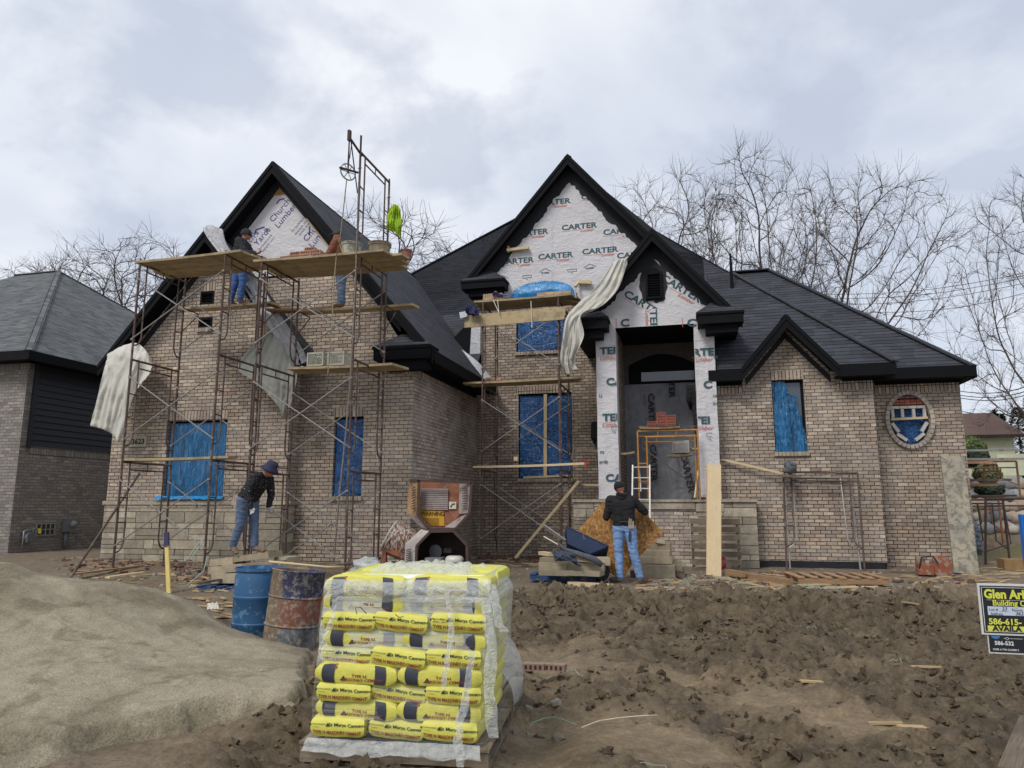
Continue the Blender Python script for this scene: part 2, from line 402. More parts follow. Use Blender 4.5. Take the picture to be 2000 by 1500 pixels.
M_oldwood = wood_mat('weathered_wood', srgb(104, 92, 78), srgb(142, 128, 110), dirt=(srgb(84, 74, 62), 4, .5, .6), tint=.25)
M_rust = plain('rusty_steel', srgb(92, 74, 66), .7, .25, 12, .25, metal=.25, spots=[(srgb(128, 122, 116), 5, .56, .7), (srgb(98, 60, 40), 9, .58, .7)])
M_galv = plain('grey_steel', srgb(150, 147, 143), .45, .15, 20, .1, metal=.5, spots=[(srgb(104, 92, 84), 6, .58, .6)])
M_dsteel = plain('dark_rusty_steel', srgb(70, 56, 48), .75, .25, 10, .3, metal=.2)
M_yscaf = plain('ochre_steel', srgb(176, 124, 58), .6, .2, 10, .2, spots=[(srgb(112, 84, 60), 6, .55, .7)])
M_wrap = film_mat('house_wrap', srgb(204, 201, 202), .5, wr=.55, scale=1.1, stretch=(1, 1, 1.6), var=.07, bd=.06, spec=.3)
M_wrap2 = film_mat('crumpled_wrap', srgb(208, 208, 212), .45, wr=.9, scale=6, var=.15, bd=.04, spec=.4)
M_gwrap = film_mat('grey_wrap', srgb(134, 136, 142), .5, wr=.8, scale=2.5, var=.2, bd=.04, spec=.4)
M_tarp = film_mat('white_tarp', srgb(200, 197, 186), .6, wr=.5, scale=2.5, var=.1, bd=.03, spec=.3)
M_tarp2 = film_mat('grey_tarp', srgb(168, 168, 158), .6, wr=.5, scale=2.5, var=.12, bd=.03, spec=.3)
M_blue = film_mat('blue_plastic', srgb(22, 98, 150), .14, wr=1, scale=2.6, stretch=(2.6, 1, .25), var=.55, bd=.09, spec=.8, crease_highlight=(srgb(96, 160, 196), .55))  # pale cyan fold highlights are part of the film colour
M_blue2 = film_mat('dark_blue_plastic', srgb(20, 78, 136), .16, wr=1, scale=3.0, stretch=(1.0, 1, 1.4), var=.55, bd=.07, spec=.8, crease_highlight=(srgb(70, 130, 180), .45))  # lighter blue streaks paint highlights on the folds
M_blue3 = film_mat('light_blue_plastic', srgb(40, 132, 190), .3, wr=.7, scale=2, var=.25, bd=.05, spec=.6)
M_glass = plain('window_glass', srgb(70, 82, 92), .08, .05, 2, 0, spec=.8)
M_tgreen = plain('ink_green', srgb(48, 82, 92), .7, .1, 20, 0)
M_tred = plain('ink_red', srgb(196, 92, 82), .7, .1, 20, 0)
M_tblue = plain('ink_violet', srgb(74, 66, 140), .7, .1, 20, 0)
M_tdark = plain('ink_dark', srgb(36, 36, 42), .7, .1, 20, 0)

# ------------------------------------------------------------------ lettering
TXT = {}
def text_mesh(txt, size, bold=0, shear=0, sx=1.0, res=3):
    key = (txt, size, bold, shear, sx)
    if key in TXT: return TXT[key]
    c = bpy.data.curves.new('t', 'FONT'); c.body = txt; c.size = size; c.offset = bold; c.shear = shear; c.resolution_u = res
    o = bpy.data.objects.new('t', c); COL.objects.link(o); bpy.context.view_layer.update()
    me = bpy.data.meshes.new_from_object(o.evaluated_get(bpy.context.evaluated_depsgraph_get())); bpy.data.objects.remove(o)
    for v in me.vertices: v.co.x *= sx
    V = [tuple(v.co) for v in me.vertices]; Fc = [tuple(p.vertices) for p in me.polygons]; bpy.data.meshes.remove(me)
    TXT[key] = (V, Fc); return TXT[key]
def clip_planes(P, planes):
    for n, d in planes:
        out = []; K = len(P)
        for i in range(K):
            a, b = P[i], P[(i+1) % K]; da, db = n.dot(a)-d, n.dot(b)-d
            if da <= 0: out.append(a)
            if (da < 0 < db) or (db < 0 < da): out.append(a.lerp(b, da/(da-db)))
        P = out
        if len(P) < 3: return []
    return P
def put_text(mb, txt, size, o, ux, uy, mat=0, bold=0, shear=0, sx=1.0, center=False, clip=None, bend=None):
    V, Fc = text_mesh(txt, size, bold, shear, sx); o = Vector(o); ux = Vector(ux).normalized(); uy = Vector(uy).normalized()
    w = max((p[0] for p in V), default=0); dx = -w/2 if center else 0
    for f in Fc:
        P = [o + ux*(V[i][0]+dx) + uy*V[i][1] for i in f]
        if clip:
            P = clip_planes(P, clip)
            if not P: continue
        if bend: P = [bend(p) for p in P]
        mb.poly(P, mat)
    return w
X_, Y_, Z_ = Vector((1, 0, 0)), Vector((0, 1, 0)), Vector((0, 0, 1))

# ------------------------------------------------------------------ numpy value noise
_rng = np.random.RandomState(5); _T = _rng.rand(256, 256)
def vnoise(x, y):
    xi = np.floor(x).astype(int); yi = np.floor(y).astype(int); fx = x-xi; fy = y-yi
    fx = fx*fx*fx*(fx*(fx*6-15)+10); fy = fy*fy*fy*(fy*(fy*6-15)+10)
    a = _T[yi % 256, xi % 256]; b = _T[yi % 256, (xi+1) % 256]; c = _T[(yi+1) % 256, xi % 256]; d = _T[(yi+1) % 256, (xi+1) % 256]
    return (a*(1-fx)+b*fx)*(1-fy)+(c*(1-fx)+d*fx)*fy
def fbm(x, y, oct=5, g=.5, seed=0):
    s = 0; a = 1; t = 0
    for i in range(oct):
        s = s + a*(vnoise(x*2**i+17.3*i+seed, y*2**i+9.1*i+seed*1.7)-.5); t += a; a *= g
    return s/t*2
def ridge(x, y, oct=4, g=.55, seed=0):
    s = 0; a = 1; t = 0
    for i in range(oct):
        s = s + a*(1-np.abs(vnoise(x*2**i+31.7*i+seed, y*2**i+5.3*i+seed)*2-1)*1.6); t += a; a *= g
    return s/t
def sstep(a, b, x): t = np.clip((x-a)/(b-a), 0, 1); return t*t*(3-2*t)

# ================================================================== GROUND
def cam_depth(x, y): return -_st*x + _ct*y
def _ld(px, py): q = atZ(px, py, -.2); return (_ct*q.x+_st*q.y, -_st*q.x+_ct*q.y)
_SMOOTH = [(*_ld(1090, 1275), .75, .75), (*_ld(1110, 1400), .75, .5), (*_ld(1330, 1440), .45, .35), (*_ld(1520, 1350), .6, .5), (*_ld(1700, 1400), .5, .3), (*_ld(1000, 1480), .6, .3), (*_ld(1330, 1300), .25, .3)]
def ground_h(x, y, detail=True):
    x = np.asarray(x, float); y = np.asarray(y, float); d = cam_depth(x, y); lat = _ct*x + _st*y
    pad = .14*sstep(-4.5, -7.5, x)*sstep(10, 12.5, y)
    wob = .5*fbm(x*.45, y*.45, 3, seed=3)
    edge = sstep(9.6, 11.6, d + wob)                 # foreground pit -> pad
    base = -.25*(1-edge) + pad*edge
    far = sstep(24, 45, y); base = base + far*1.2*sstep(5, 14, x)
    # slope with the boulder wall, right of the house
    base = base + .9*sstep(21, 24.5, y)*sstep(6.5, 9, x)
    base = base + .02*fbm(x*.8, y*.8, 4, seed=2)*(1+0*x)
    if detail:
        right = sstep(-2.6, -1.7, lat) * sstep(3.0, 3.8, d)
        berm = np.exp(-((d+wob-10.3)/1.25)**2)
        mud = right*sstep(3.2, 4.2, d)*(1-sstep(11.3, 12.0, d+wob*.6))
        wx = x + .35*fbm(x*1.3, y*1.3, 3, seed=8); wy = y + .35*fbm(x*1.3, y*1.3, 3, seed=21)
        rg = ridge(wx*1.5, wy*1.5, 4, .6, 4); cl = np.abs(fbm(wx*3.1, wy*3.1, 4, .6, 12))
        sm = sum(np.exp(-(((lat-l0)/sl)**2+((d-d0)/sd_)**2)) for l0, d0, sl, sd_ in _SMOOTH)
        rough = np.clip(1.15-1.25*sm+.5*fbm(x*.8, y*.8, 3, seed=40), .07, 1)
        rut = np.exp(-((lat-.15-.06*(d-5))/.22)**2)+np.exp(-((lat-1.55-.08*(d-5))/.25)**2)
        lump = ridge(wx*2.3, wy*2.3, 3, .6, 14)
        rel = rg*.34+cl*.46+lump*.22-.16
        base = base + mud*rough*(.36+.30*berm)*rel - rut*.09*mud*(1-berm)
        base = base + mud*(.2+.8*rough)*(.030*fbm(x*11, y*11, 4, .7, 3)+.045*np.maximum(0, ridge(wx*7, wy*7, 3, .65, 9)-.3)) - .03*mud
        side = (1-right)*(1-sstep(9.5, 11, d)); base = base + side*.06*fbm(x*2.2, y*2.2, 5, .6, 6)
        base = base + edge*.025*fbm(x*3, y*3, 5, .6, 30)*sstep(30, 20, y)
    return base
def gz(x, y): return float(ground_h(np.array([x]), np.array([y]))[0])
def make_ground():
    def axis(lo, hi, st, gl, gh, lo2, hi2, st2):
        a = list(np.arange(lo, hi, st)); l = list(np.arange(lo2, lo, st2)); h = list(np.arange(hi, hi2, st2))
        p = lo2; s_ = st2; L = []
        while p > gl: s_ *= 1.35; p -= s_; L.append(p)
        p = hi2; s_ = st2; H = []
        while p < gh: s_ *= 1.35; p += s_; H.append(p)
        return np.array(L[::-1]+l+a+h+H)
    xs = axis(-4.2, 4.8, .032, -500, 500, -13, 10, .11); ys = axis(3.3, 13.2, .032, -60, 900, 2.6, 26, .11)
    X, Y = np.meshgrid(xs, ys); Z = ground_h(X, Y)
    nx, ny = len(xs), len(ys); co = np.stack([X, Y, Z], -1).reshape(-1, 3).astype(np.float32)
    i = np.arange(nx*ny).reshape(ny, nx); q = np.stack([i[:-1, :-1], i[:-1, 1:], i[1:, 1:], i[1:, :-1]], -1).reshape(-1, 4)
    me = bpy.data.meshes.new('ground'); me.vertices.add(len(co)); me.vertices.foreach_set('co', co.ravel())
    me.loops.add(q.size); me.loops.foreach_set('vertex_index', q.ravel().astype(np.int32)); me.polygons.add(len(q))
    me.polygons.foreach_set('loop_start', np.arange(0, q.size, 4, dtype=np.int32)); me.polygons.foreach_set('loop_total', np.full(len(q), 4, dtype=np.int32))
    me.polygons.foreach_set('use_smooth', np.ones(len(q), bool))
    d = cam_depth(X, Y); lat = _ct*X+_st*Y
    wet = sstep(-2.4, -1.6, lat)*(1-sstep(11.0, 11.8, d+.5*fbm(X*.45, Y*.45, 3, seed=3)))
    grass = sstep(19.5, 22, Y)*sstep(6.4, 7.4, X) + sstep(40, 60, Y)
    at = me.attributes.new('wet', 'FLOAT', 'POINT'); at.data.foreach_set('value', wet.ravel().astype(np.float32))
    at = me.attributes.new('grass', 'FLOAT', 'POINT'); at.data.foreach_set('value', np.clip(grass, 0, 1).ravel().astype(np.float32))
    sm = sum(np.exp(-(((lat-l0)/sl)**2+((d-d0)/sd_)**2)) for l0, d0, sl, sd_ in _SMOOTH); pt = np.clip(1.1-1.3*sm+.7*fbm(X*1.6, Y*1.6, 4, seed=40), 0, 1); bm_ = 0
    at = me.attributes.new('clod', 'FLOAT', 'POINT'); at.data.foreach_set('value', np.clip(np.maximum(bm_*1.1, pt*.75)*wet, 0, 1).ravel().astype(np.float32))
    me.update(); me.validate()
    t = NT('mud'); ob = t.tc.outputs['Object']
    n1 = t.noise(ob, .9, 8, .62, .3); n2 = t.noise(ob, 5.5, 8, .66, .4); n3 = t.noise(ob, 26, 6, .7)
    pad = t.mix(t.ramp(n2, [(.32, 0), (.68, 1)]), srgb(104, 90, 74), srgb(146, 128, 106))
    pad = t.mix(t.ramp(n1, [(.42, 0), (.6, .7)]), pad, srgb(120, 112, 98))
    dk = t.mix(t.ramp(n2, [(.36, 0), (.64, 1)]), srgb(56, 49, 39), srgb(100, 87, 68)); lt = t.mix(t.ramp(n2, [(.34, 0), (.66, 1)]), srgb(124, 107, 83), srgb(152, 134, 108))
    mud = t.mix(t.attr('clod'), lt, dk)
    c = t.mix(t.attr('wet'), pad, mud); c = t.mix(1.0, c, t.ramp(n3, [(.3, .7), (.7, 1.25)]), 'MULTIPLY')
    gr = t.mix(t.ramp(n3, [(.35, 0), (.65, 1)]), srgb(96, 96, 62), srgb(140, 130, 92)); c = t.mix(t.attr('grass'), c, gr)
    hh = t.math('ADD', t.math('MULTIPLY', n2, .9), t.math('MULTIPLY', n3, .5)); hh = t.math('ADD', hh, t.math('MULTIPLY', t.noise(ob, 90, 4, .7), .22))
    me.materials.append(t.fin(c, t.ramp(n1, [(.3, .55), (.7, .95)]), t.bump(hh, .9, .05), spec=.3))
    o = bpy.data.objects.new('ground', me); COL.objects.link(o); tag(o, kind='structure'); return t.mat
M_mud = make_ground()

# sand pile: crest polyline (x, y, z); the sides fall away at the angle of repose
CREST = [(-9.2, 5.6, .80), (-7.9, 5.95, .80), (-6.95, 6.25, .80), (-6.1, 6.6, .56), (-5.45, 7.15, .40), (-4.75, 7.25, .15), (-4.15, 7.2, -.10), (-3.85, 6.7, -.16)]
_b1, _b3, _b4 = atZ(606, 1262, -.1), atZ(572, 1350, -.02), atZ(430, 1338, .02)
_cp_ = [(-9.2, 5.6, .8), (-7.9, 5.95, .8), (-6.95, 6.25, .80), (-6.55, 6.4, .60), (-6.24, 6.7, .53), (-5.84, 7.0, .5), (-5.52, 7.2, .33), (-5.25, 7.3, .11), (-4.98, 7.3, -.05), (-4.46, 7.3, -.11), (-4.04, 7.2, -.14)]
_cp_ += [(x-.15, y+.95, z-.62) for x, y, z in _cp_[:8]] + [(-4.9, 8.1, -.5), (-4.2, 8.0, -.5)]
_cp_ += [(-5.6, 6.0, .38), (-5.0, 6.3, .12), (-4.6, 5.9, .05), (-4.0, 6.2, -.06), (-3.5, 5.8, -.03), (-3.1, 5.3, -.02), (-3.6, 5.1, .0), (-4.2, 5.0, .04), (-4.9, 4.9, .12), (-6, 5.2, .42), (-7, 5, .48), (-8, 5, .52),
    (-3.9, 3.9, -.13), (-4.6, 3.6, -.10), (-5.5, 3.8, .0), (-6.5, 3.8, .08), (-4.3, 4.4, -.02), (-5.2, 4.2, .04), (-9, 4, .3), (-3.35, 4.3, -.19), (-3, 3.2, -.34), (-5, 2.5, -.3), (-7, 2.6, -.15), (-11, 5, .5), (-11, 7, .2), (-2.6, 4.7, -.24), (-2.6, 5.6, -.12), (-3.2, 6.8, -.22), (-2.9, 4.1, -.22)]
_CP = np.array(_cp_)
def _rbf():
    P = _CP[:, :2]; n = len(P); D = np.linalg.norm(P[:, None]-P[None], axis=2); K = D+np.eye(n)*.02*0
    A = np.zeros((n+3, n+3)); A[:n, :n] = -K; A[:n, n] = 1; A[:n, n+1:] = P; A[n, :n] = 1; A[n+1:, :n] = P.T
    return np.linalg.solve(A, np.concatenate([_CP[:, 2], np.zeros(3)]))
_RW = _rbf()
def sand_h(X, Y):
    n = len(_CP); h = _RW[n]+_RW[n+1]*X+_RW[n+2]*Y
    for i in range(n): h = h-_RW[i]*np.sqrt((X-_CP[i, 0])**2+(Y-_CP[i, 1])**2+.04)
    h = h + .05*fbm(X*1.3, Y*1.3, 4, seed=7)+.02*np.maximum(0, ridge(X*2.6, Y*2.6, 3, .6, 77)-.35) + .022*fbm(X*5, Y*5, 5, .65, 9)
    def sd(p, q): dx, dy = q.x-p.x, q.y-p.y; L = hypot(dx, dy); return ((X-p.x)*dy-(Y-p.y)*dx)/L
    e = np.minimum(sd(_b1, _b3), sd(_b3, _b4)+np.maximum(0, _b4.x-X)*1.2) + .07*fbm(X*2.2, Y*2.2, 3, seed=60) + .06*ridge(X*5, Y*5, 2, .5, 61)-.02
    h = h - np.clip(-e*3.0, 0, .27)*sstep(-4.3, -3.7, X)
    h = h + sstep(0, -.2, e)*sstep(-4.6, -3.9, X)*(.09*ridge(X*2.1, Y*2.1, 3, .6, 5)+.035*fbm(X*9, Y*9, 3, .6, 8))
    q = np.exp(-(((X-_q.x)/.45)**2+((Y-_q.y)/.35)**2)); h = h + q*(.13*ridge(X*4, Y*4, 3, .6, 66)-.03)
    return h
_q = atZ(75, 1345, .25)
def make_sand():
    xs = np.arange(-12, -2.3, .035); ys = np.arange(2.3, 9.3, .035); X, Y = np.meshgrid(xs, ys)
    Z = sand_h(X, Y); G = ground_h(X, Y)
    keep = Z > G-.10; nx, ny = len(xs), len(ys); Z = np.maximum(Z, G-.12)
    i = np.arange(nx*ny).reshape(ny, nx); q = np.stack([i[:-1, :-1], i[:-1, 1:], i[1:, 1:], i[1:, :-1]], -1).reshape(-1, 4)
    k = keep.ravel(); q = q[k[q].any(1)]
    used = np.unique(q); mp = -np.ones(nx*ny, int); mp[used] = np.arange(len(used)); co = np.stack([X, Y, Z], -1).reshape(-1, 3)[used]; q = mp[q]
    org = np.array([-6.5, 6.2, -.25]); me = bpy.data.meshes.new('sand_pile'); me.from_pydata((co-org).tolist(), [], q.tolist())
    me.polygons.foreach_set('use_smooth', np.ones(len(q), bool))
    t = NT('sand'); ob = t.tc.outputs['Object']; n1 = t.noise(ob, .8, 6, .6, .4); n2 = t.noise(ob, 7, 7, .68); n3 = t.noise(ob, 70, 4, .75)
    c = t.mix(t.ramp(n1, [(.40, 0), (.58, 1)]), srgb(140, 129, 108), srgb(176, 165, 142)); c = t.mix(t.ramp(t.noise(ob, 2.3, 5, .6, .8), [(.52, 0), (.62, .5)]), c, srgb(112, 101, 84)); c = t.mix(1.0, c, t.ramp(n2, [(.3, .82), (.7, 1.12)]), 'MULTIPLY')
    c = t.mix(1.0, c, t.ramp(n3, [(.3, .6), (.7, 1.32)]), 'MULTIPLY')
    st = t.noise(t.map(ob, (9, 1.2, 3)), 1.4, 5, .6, .6)
    h = t.math('ADD', t.math('MULTIPLY', n2, .5), t.math('ADD', t.math('MULTIPLY', n3, .32), t.math('MULTIPLY', st, .35)))
    me.materials.append(t.fin(c, .95, t.bump(h, 1.0, .05), spec=.15))
    o = bpy.data.objects.new('sand_pile', me); o.location = org; COL.objects.link(o)
    tag(o, 'big heap of beige masonry sand in the left foreground', 'sand pile')
make_sand()

def rock(mb, c, r, seed, mat=0, tint=.5, flat=.7, nu=8, nv=6, nz=.7):
    R = Matrix.Rotation(seed*1.7, 3, 'Z') @ Matrix.Rotation(seed*.9, 3, 'X'); mb.ball(c, (r, r*random.uniform(.6, 1), r*flat), R, nu, nv, mat, tint, nz, seed)
def clods():
    mb = MB(); rnd = random.Random(3)
    for i in range(5200):
        lat = rnd.uniform(-1.9, 6.5); d = rnd.uniform(4.6, 11.6)
        pass
        x = _ct*lat - _st*d; y = _st*lat + _ct*d
        sm = sum(math.exp(-(((lat-l0)/sl)**2+((d-d0)/sd_)**2)) for l0, d0, sl, sd_ in _SMOOTH)
        if rnd.random() < sm*1.4-.1: continue
        r = .012+.05*rnd.random()**3.0; z = gz(x, y)
        random.seed(i); rock(mb, (x, y, z), r, i, 0, rnd.random(), .6, 7, 5, 1.3)
    t = NT('clod'); c = t.mix(t.attr('tint'), srgb(70, 60, 49), srgb(116, 101, 81)); c = t.mix(1.0, c, t.ramp(t.noise(t.tc.outputs['Object'], 30, 5, .7), [(.3, .75), (.7, 1.2)]), 'MULTIPLY')
    m = t.fin(c, .9, t.bump(t.noise(t.tc.outputs['Object'], 60, 4, .7), .6, .01), spec=.2)
    o = mb.build('mud_clods', m, smooth=False); tag(o, 'loose clods of dug up mud lying over the lot', 'mud clods', kind='stuff')
clods()

# ================================================================== THE HOUSE UNDER CONSTRUCTION
YA, YB, XB, YM, YP, YR, YF = 13.7, 14.1, -5.68, 18.9, 16.6, 17.0, 17.75
house = wthing('brick_house', 'half finished brown brick house with steep black gables and blue plastic over its windows', 'house', (-3.5, 18, 0))
def wall_y(name, outer, holes, y, mat, parent, rev=.11, revmat=None):
    mb = MB(); polys = [[Vector((x, z, 0)) for x, z in outer]] + [[Vector((x, z, 0)) for x, z in h] for h in holes]
    flat = [p for q in polys for p in q]
    for t in geometry.tessellate_polygon(polys):
        T = [Vector((flat[i].x, y, flat[i].y)) for i in t]
        if (T[1]-T[0]).cross(T[2]-T[0]).y > 0: T = T[::-1]
        mb.poly(T, 0)
    for h in holes:
        c = Vector((sum(p[0] for p in h)/len(h), 0, sum(p[1] for p in h)/len(h)))
        for i in range(len(h)):
            a, b = h[i], h[(i+1) % len(h)]; Q = [Vector((a[0], y, a[1])), Vector((b[0], y, b[1])), Vector((b[0], y+rev, b[1])), Vector((a[0], y+rev, a[1]))]
            n = (Q[1]-Q[0]).cross(Q[2]-Q[0]); m = (Q[0]+Q[1])/2
            if n.dot(Vector((c.x-m.x, 0, c.z-m.z))) < 0: Q = Q[::-1]
            mb.poly(Q, 0)
    return mb.build(name, mat, parent)
def rect(x0, x1, z0, z1): return [(x0, z0), (x1, z0), (x1, z1), (x0, z1)]
def rough_edge(a, b, n, amp, seed):       # ragged hand brushed line a->b in (x,z)
    r = random.Random(seed); out = []; dx, dz = b[0]-a[0], b[1]-a[1]; L = hypot(dx, dz); nx, nz = -dz/L, dx/L; k = 0
    for i in range(1, n):
        k = .6*k + r.uniform(-amp, amp); t = i/n; out.append((a[0]+dx*t+nx*k, a[1]+dz*t+nz*k))
    return out

# ---- walls
A_holes = [rect(-11.38, -9.86, 1.52, 3.19), rect(-10.79, -10.42, 5.86, 6.17), rect(-10.79, -10.42, 5.30, 5.55)]
wall_y('brick_wall', [(-12.86, 1.42), (-8.35, 1.42), (-8.35, 4.55), (-10.47, 7.25), (-12.86, 4.5)], A_holes, YA, M_brick, house)
mb = MB(); mb.poly([(-8.35, YA, 1.42), (-8.35, YB, 1.42), (-8.35, YB, 4.8), (-8.35, YA, 4.6)]); mb.build('brick_return', M_brick, house)
wall_y('brick_wall', [(-8.35, -.1), (XB, -.1), (XB, 4.34), (-6.3, 5.3), (-6.95, 6.55), (-11.4, 6.55), (-11.4, 6.0), (-9.4, 6.0), (-9.0, 4.0), (-8.35, 4.0)], [rect(-7.49, -6.80, 1.52, 3.22)], YB, M_brick, house)
mb = MB(); mb.poly([(XB, YB, -.1), (XB, YM, -.1), (XB, YM, 4.34), (XB, YB, 4.34)]); mb.build('brick_side_wall', M_brick_lime, house)
M_hol = [rect(-4.53, -3.06, 2.03, 4.33), rect(-4.59, -3.22, 5.5, 6.45)]
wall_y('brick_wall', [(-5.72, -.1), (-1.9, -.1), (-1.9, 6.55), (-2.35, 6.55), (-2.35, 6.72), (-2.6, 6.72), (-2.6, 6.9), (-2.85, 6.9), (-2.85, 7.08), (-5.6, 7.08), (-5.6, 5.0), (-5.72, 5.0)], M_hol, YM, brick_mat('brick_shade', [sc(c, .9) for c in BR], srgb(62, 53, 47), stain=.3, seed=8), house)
wall_y('brick_wall', [(.5, 0.14), (3.93, .14), (3.93, 4.22), (3.3, 4.22), (2.18, 5.42), (1.12, 4.22), (.5, 4.22)], [rect(1.83, 2.51, 2.50, 4.13)], YR, M_brick, house)
mb = MB(); mb.box((2.2, YR+.04, 0), (3.4, .06, .5), mat=0); mb.build('foundation', plain('tar_black', srgb(26, 28, 33), .5, .3, 5, .4), house)
ell = lambda rx, rz, n=36: [(4.80+rx*cos(2*pi*i/n), 3.23+rz*sin(2*pi*i/n)) for i in range(n)]
wall_y('brick_wall', [(3.9, -.1), (5.88, -.1), (5.88, 4.2), (3.9, 4.2)], [ell(.41, .56)], YF, M_brick, house)
mb = MB(); mb.poly([(3.93, YR, -.1), (3.93, YF, -.1), (3.93, YF, 4.2), (3.93, YR, 4.2)]); mb.poly([(5.88, YF, -.1), (5.88, 26, -.1), (5.88, 26, 4.2), (5.88, YF, 4.2)])
mb.poly([(-12.86, 26, -.1), (-12.86, YA, -.1), (-12.86, YA, 4.5), (-12.86, 26, 4.5)]); mb.poly([(5.88, 26, -.1), (-12.86, 26, -.1), (-12.86, 26, 4.5), (5.88, 26, 4.5)])
mb.poly([(.5, YR, -.1), (.5, YR, 4.2), (.5, YM, 4.2), (.5, YM, -.1)]); mb.build('outer_wall', M_brick, house)
# ---- soldier courses (proud of the wall, ends of bricks standing up)
mb = MB()
def soldier(x0, x1, z0, z1, y): mb = MB(); mb.box(((x0+x1)/2, y-.004, (z0+z1)/2), (x1-x0, .02, z1-z0), grain=None); mb.build('soldier_course', M_soldier, house)
for a in [(-11.38, -9.86, 3.19, 3.40, YA), (-10.80, -10.41, 6.17, 6.42, YA), (-7.5, -6.79, 3.22, 3.43, YB), (-5.9, XB, 4.10, 4.33, YB), (-4.55, -3.04, 4.33, 4.54, YM), (1.82, 2.52, 4.13, 4.34, YR), (.62, 1.2, 3.85, 4.07, YR), (3.2, 3.932, 3.85, 4.07, YR), (3.95, 5.88, 3.85, 4.06, YF)]: soldier(*a)
mb.box((XB+.002, (YB+YM)/2, 4.21), (.02, YM-YB-.02, .22), grain=None)
mb.build('soldier_course', M_soldier, house)
mb = MB()                                     # rowlock sills
for (x0, x1, z, y) in [(-7.52, -6.77, 1.52, YB), (-4.55, -3.04, 2.03, YM), (-4.62, -3.19, 5.5, YM), (1.80, 2.54, 2.50, YR), (-10.81, -10.40, 5.30, YA)]:
    n = int((x1-x0)/.08); mb = MB()
    for i in range(n): mb.box((x0+(i+.5)*(x1-x0)/n, y+.02, z-.045), ((x1-x0)/n-.009, .16, .09), tint=random.random(), grain=None)
    mb.build('rowlock_sill', plain('sill_brick', srgb(158, 144, 128), .9, .2, 14, .3, tint=.2), house)
# ---- limestone base: real stones of random size in front of a dark joint
def ashlar(mb, x0, x1, z0, z1, y, seed, rows=None, d=.05):
    r = random.Random(seed); z = z0
    while z < z1-.03:
        h = min(r.choice([.08, .12, .16, .2, .2, .24]), z1-z)
        if z1-(z+h) < .05: h = z1-z
        x = x0
        while x < x1-.02:
            w = r.uniform(.22, .75)
            if x1-(x+w) < .15: w = x1-x
            if h > .18 and r.random() < .3 and w > .3:      # a jumper split in two low stones
                k = r.uniform(.35, .6)
                mb.box((x+w/2, y-r.uniform(.2, .5)*d, z+h*k/2), (w-.013, d, h*k-.012), tint=r.random(), taper=1)
                mb.box((x+w/2, y-r.uniform(.2, .5)*d, z+h*k+h*(1-k)/2), (w-.013, d, h*(1-k)-.012), tint=r.random())
            else: mb.box((x+w/2, y-r.uniform(.2, .5)*d, z+h/2), (w-.013, d, h-.012), tint=r.random())
            x += w
        z += h
mb = MB(); ashlar(mb, -12.86, -8.35, -.05, 1.34, YA, 4); ashlar(mb, -8.36+.5, -8.35+.5, 0, 0, YA, 4)
r_ = random.Random(9); z = -.05
while z < 1.3:
    h = min(.2, 1.34-z); mb.box((-8.35-.02, YA+.2, z+h/2), (.05, .38, h-.01), tint=r_.random()); z += .2
mb.build('stone_base', M_stone, house)
mb = MB(); mb.box((-10.62, YA+.03, .64), (4.46, .04, 1.40)); mb.box((-8.42, YA+.24, .64), (.06, .36, 1.4)); mb.build('mortar_bed', M_joint, house)
mb = MB(); x = -12.9
while x < -8.3: w = min(random.uniform(.7, 1.1), -8.3-x); mb.box((x+w/2, YA+.02, 1.385), (w-.006, .18, .085), tint=random.random()); x += w
mb.box((-8.34, YA+.24, 1.385), (.16, .34, .085), tint=.4)
mb.build('stone_cap', M_stone, house)
# ---- number plaque
mb = MB(); mb.box((-12.13, YA-.005, 2.75), (.44, .04, .23)); pq = mb.build('number_plaque', plain('plaque_stone', srgb(176, 168, 150), .9, .1, 10, .3), house)
mb = MB(); put_text(mb, '3623', .165, (-12.13, YA-.028, 2.695), X_, Z_, bold=.007, sx=1.05, center=True); mb.build('house_number', M_tdark, pq)

# ---- windows
def sheet(mb, x0, x1, z0, z1, y, amp, seed, folds=5, dirn='v', poly=None, mat=0):
    nu, nv = 34, 44
    def fn(u, v):
        x = x0+(x1-x0)*u; z = z0+(z1-z0)*v; p = Vector((x*3.6, z*.5, seed)) if dirn == 'v' else Vector((x*1.2, z*3.6, seed))
        e = min(u, 1-u, v, 1-v)*6; e = min(1, e)
        d = mn.noise(p)*amp + abs(mn.noise(p*2.7))*amp*.7 + .35*amp*mn.noise(p*6)
        return (x, y - .012 - (d+amp*.4)*e, z)
    mb.grid(fn, nu, nv, mat)
def window(x0, x1, z0, z1, y, plastic, dirn='v', seed=0, mull=None, over=.02, dep=.09):
    w = wthing_child('window', house)
    mb = MB(); f = .055
    for b in [((x0+x1)/2, z0+f/2, x1-x0, f), ((x0+x1)/2, z1-f/2, x1-x0, f), (x0+f/2, (z0+z1)/2, f, z1-z0-2*f), (x1-f/2, (z0+z1)/2, f, z1-z0-2*f)]:
        mb.box((b[0], y+dep+.02, b[1]), (b[2], .05, b[3]))
    if mull: mb.box((mull, y+dep+.018, (z0+z1)/2), (.07, .05, z1-z0-2*f))
    mb.build('frame', M_black, w)
    mb = MB(); mb.poly([(x0, y+dep+.03, z0), (x1, y+dep+.03, z0), (x1, y+dep+.03, z1), (x0, y+dep+.03, z1)]); mb.build('pane', M_glass, w)
    if plastic:
        mb = MB(); sheet(mb, x0+.03, x1-.02, z0+.005, z1-.05, y+dep-.02, .065 if dirn == 'v' else .04, seed, dirn=dirn); mb.build('plastic_sheet', plastic, w, smooth=True)
    return w
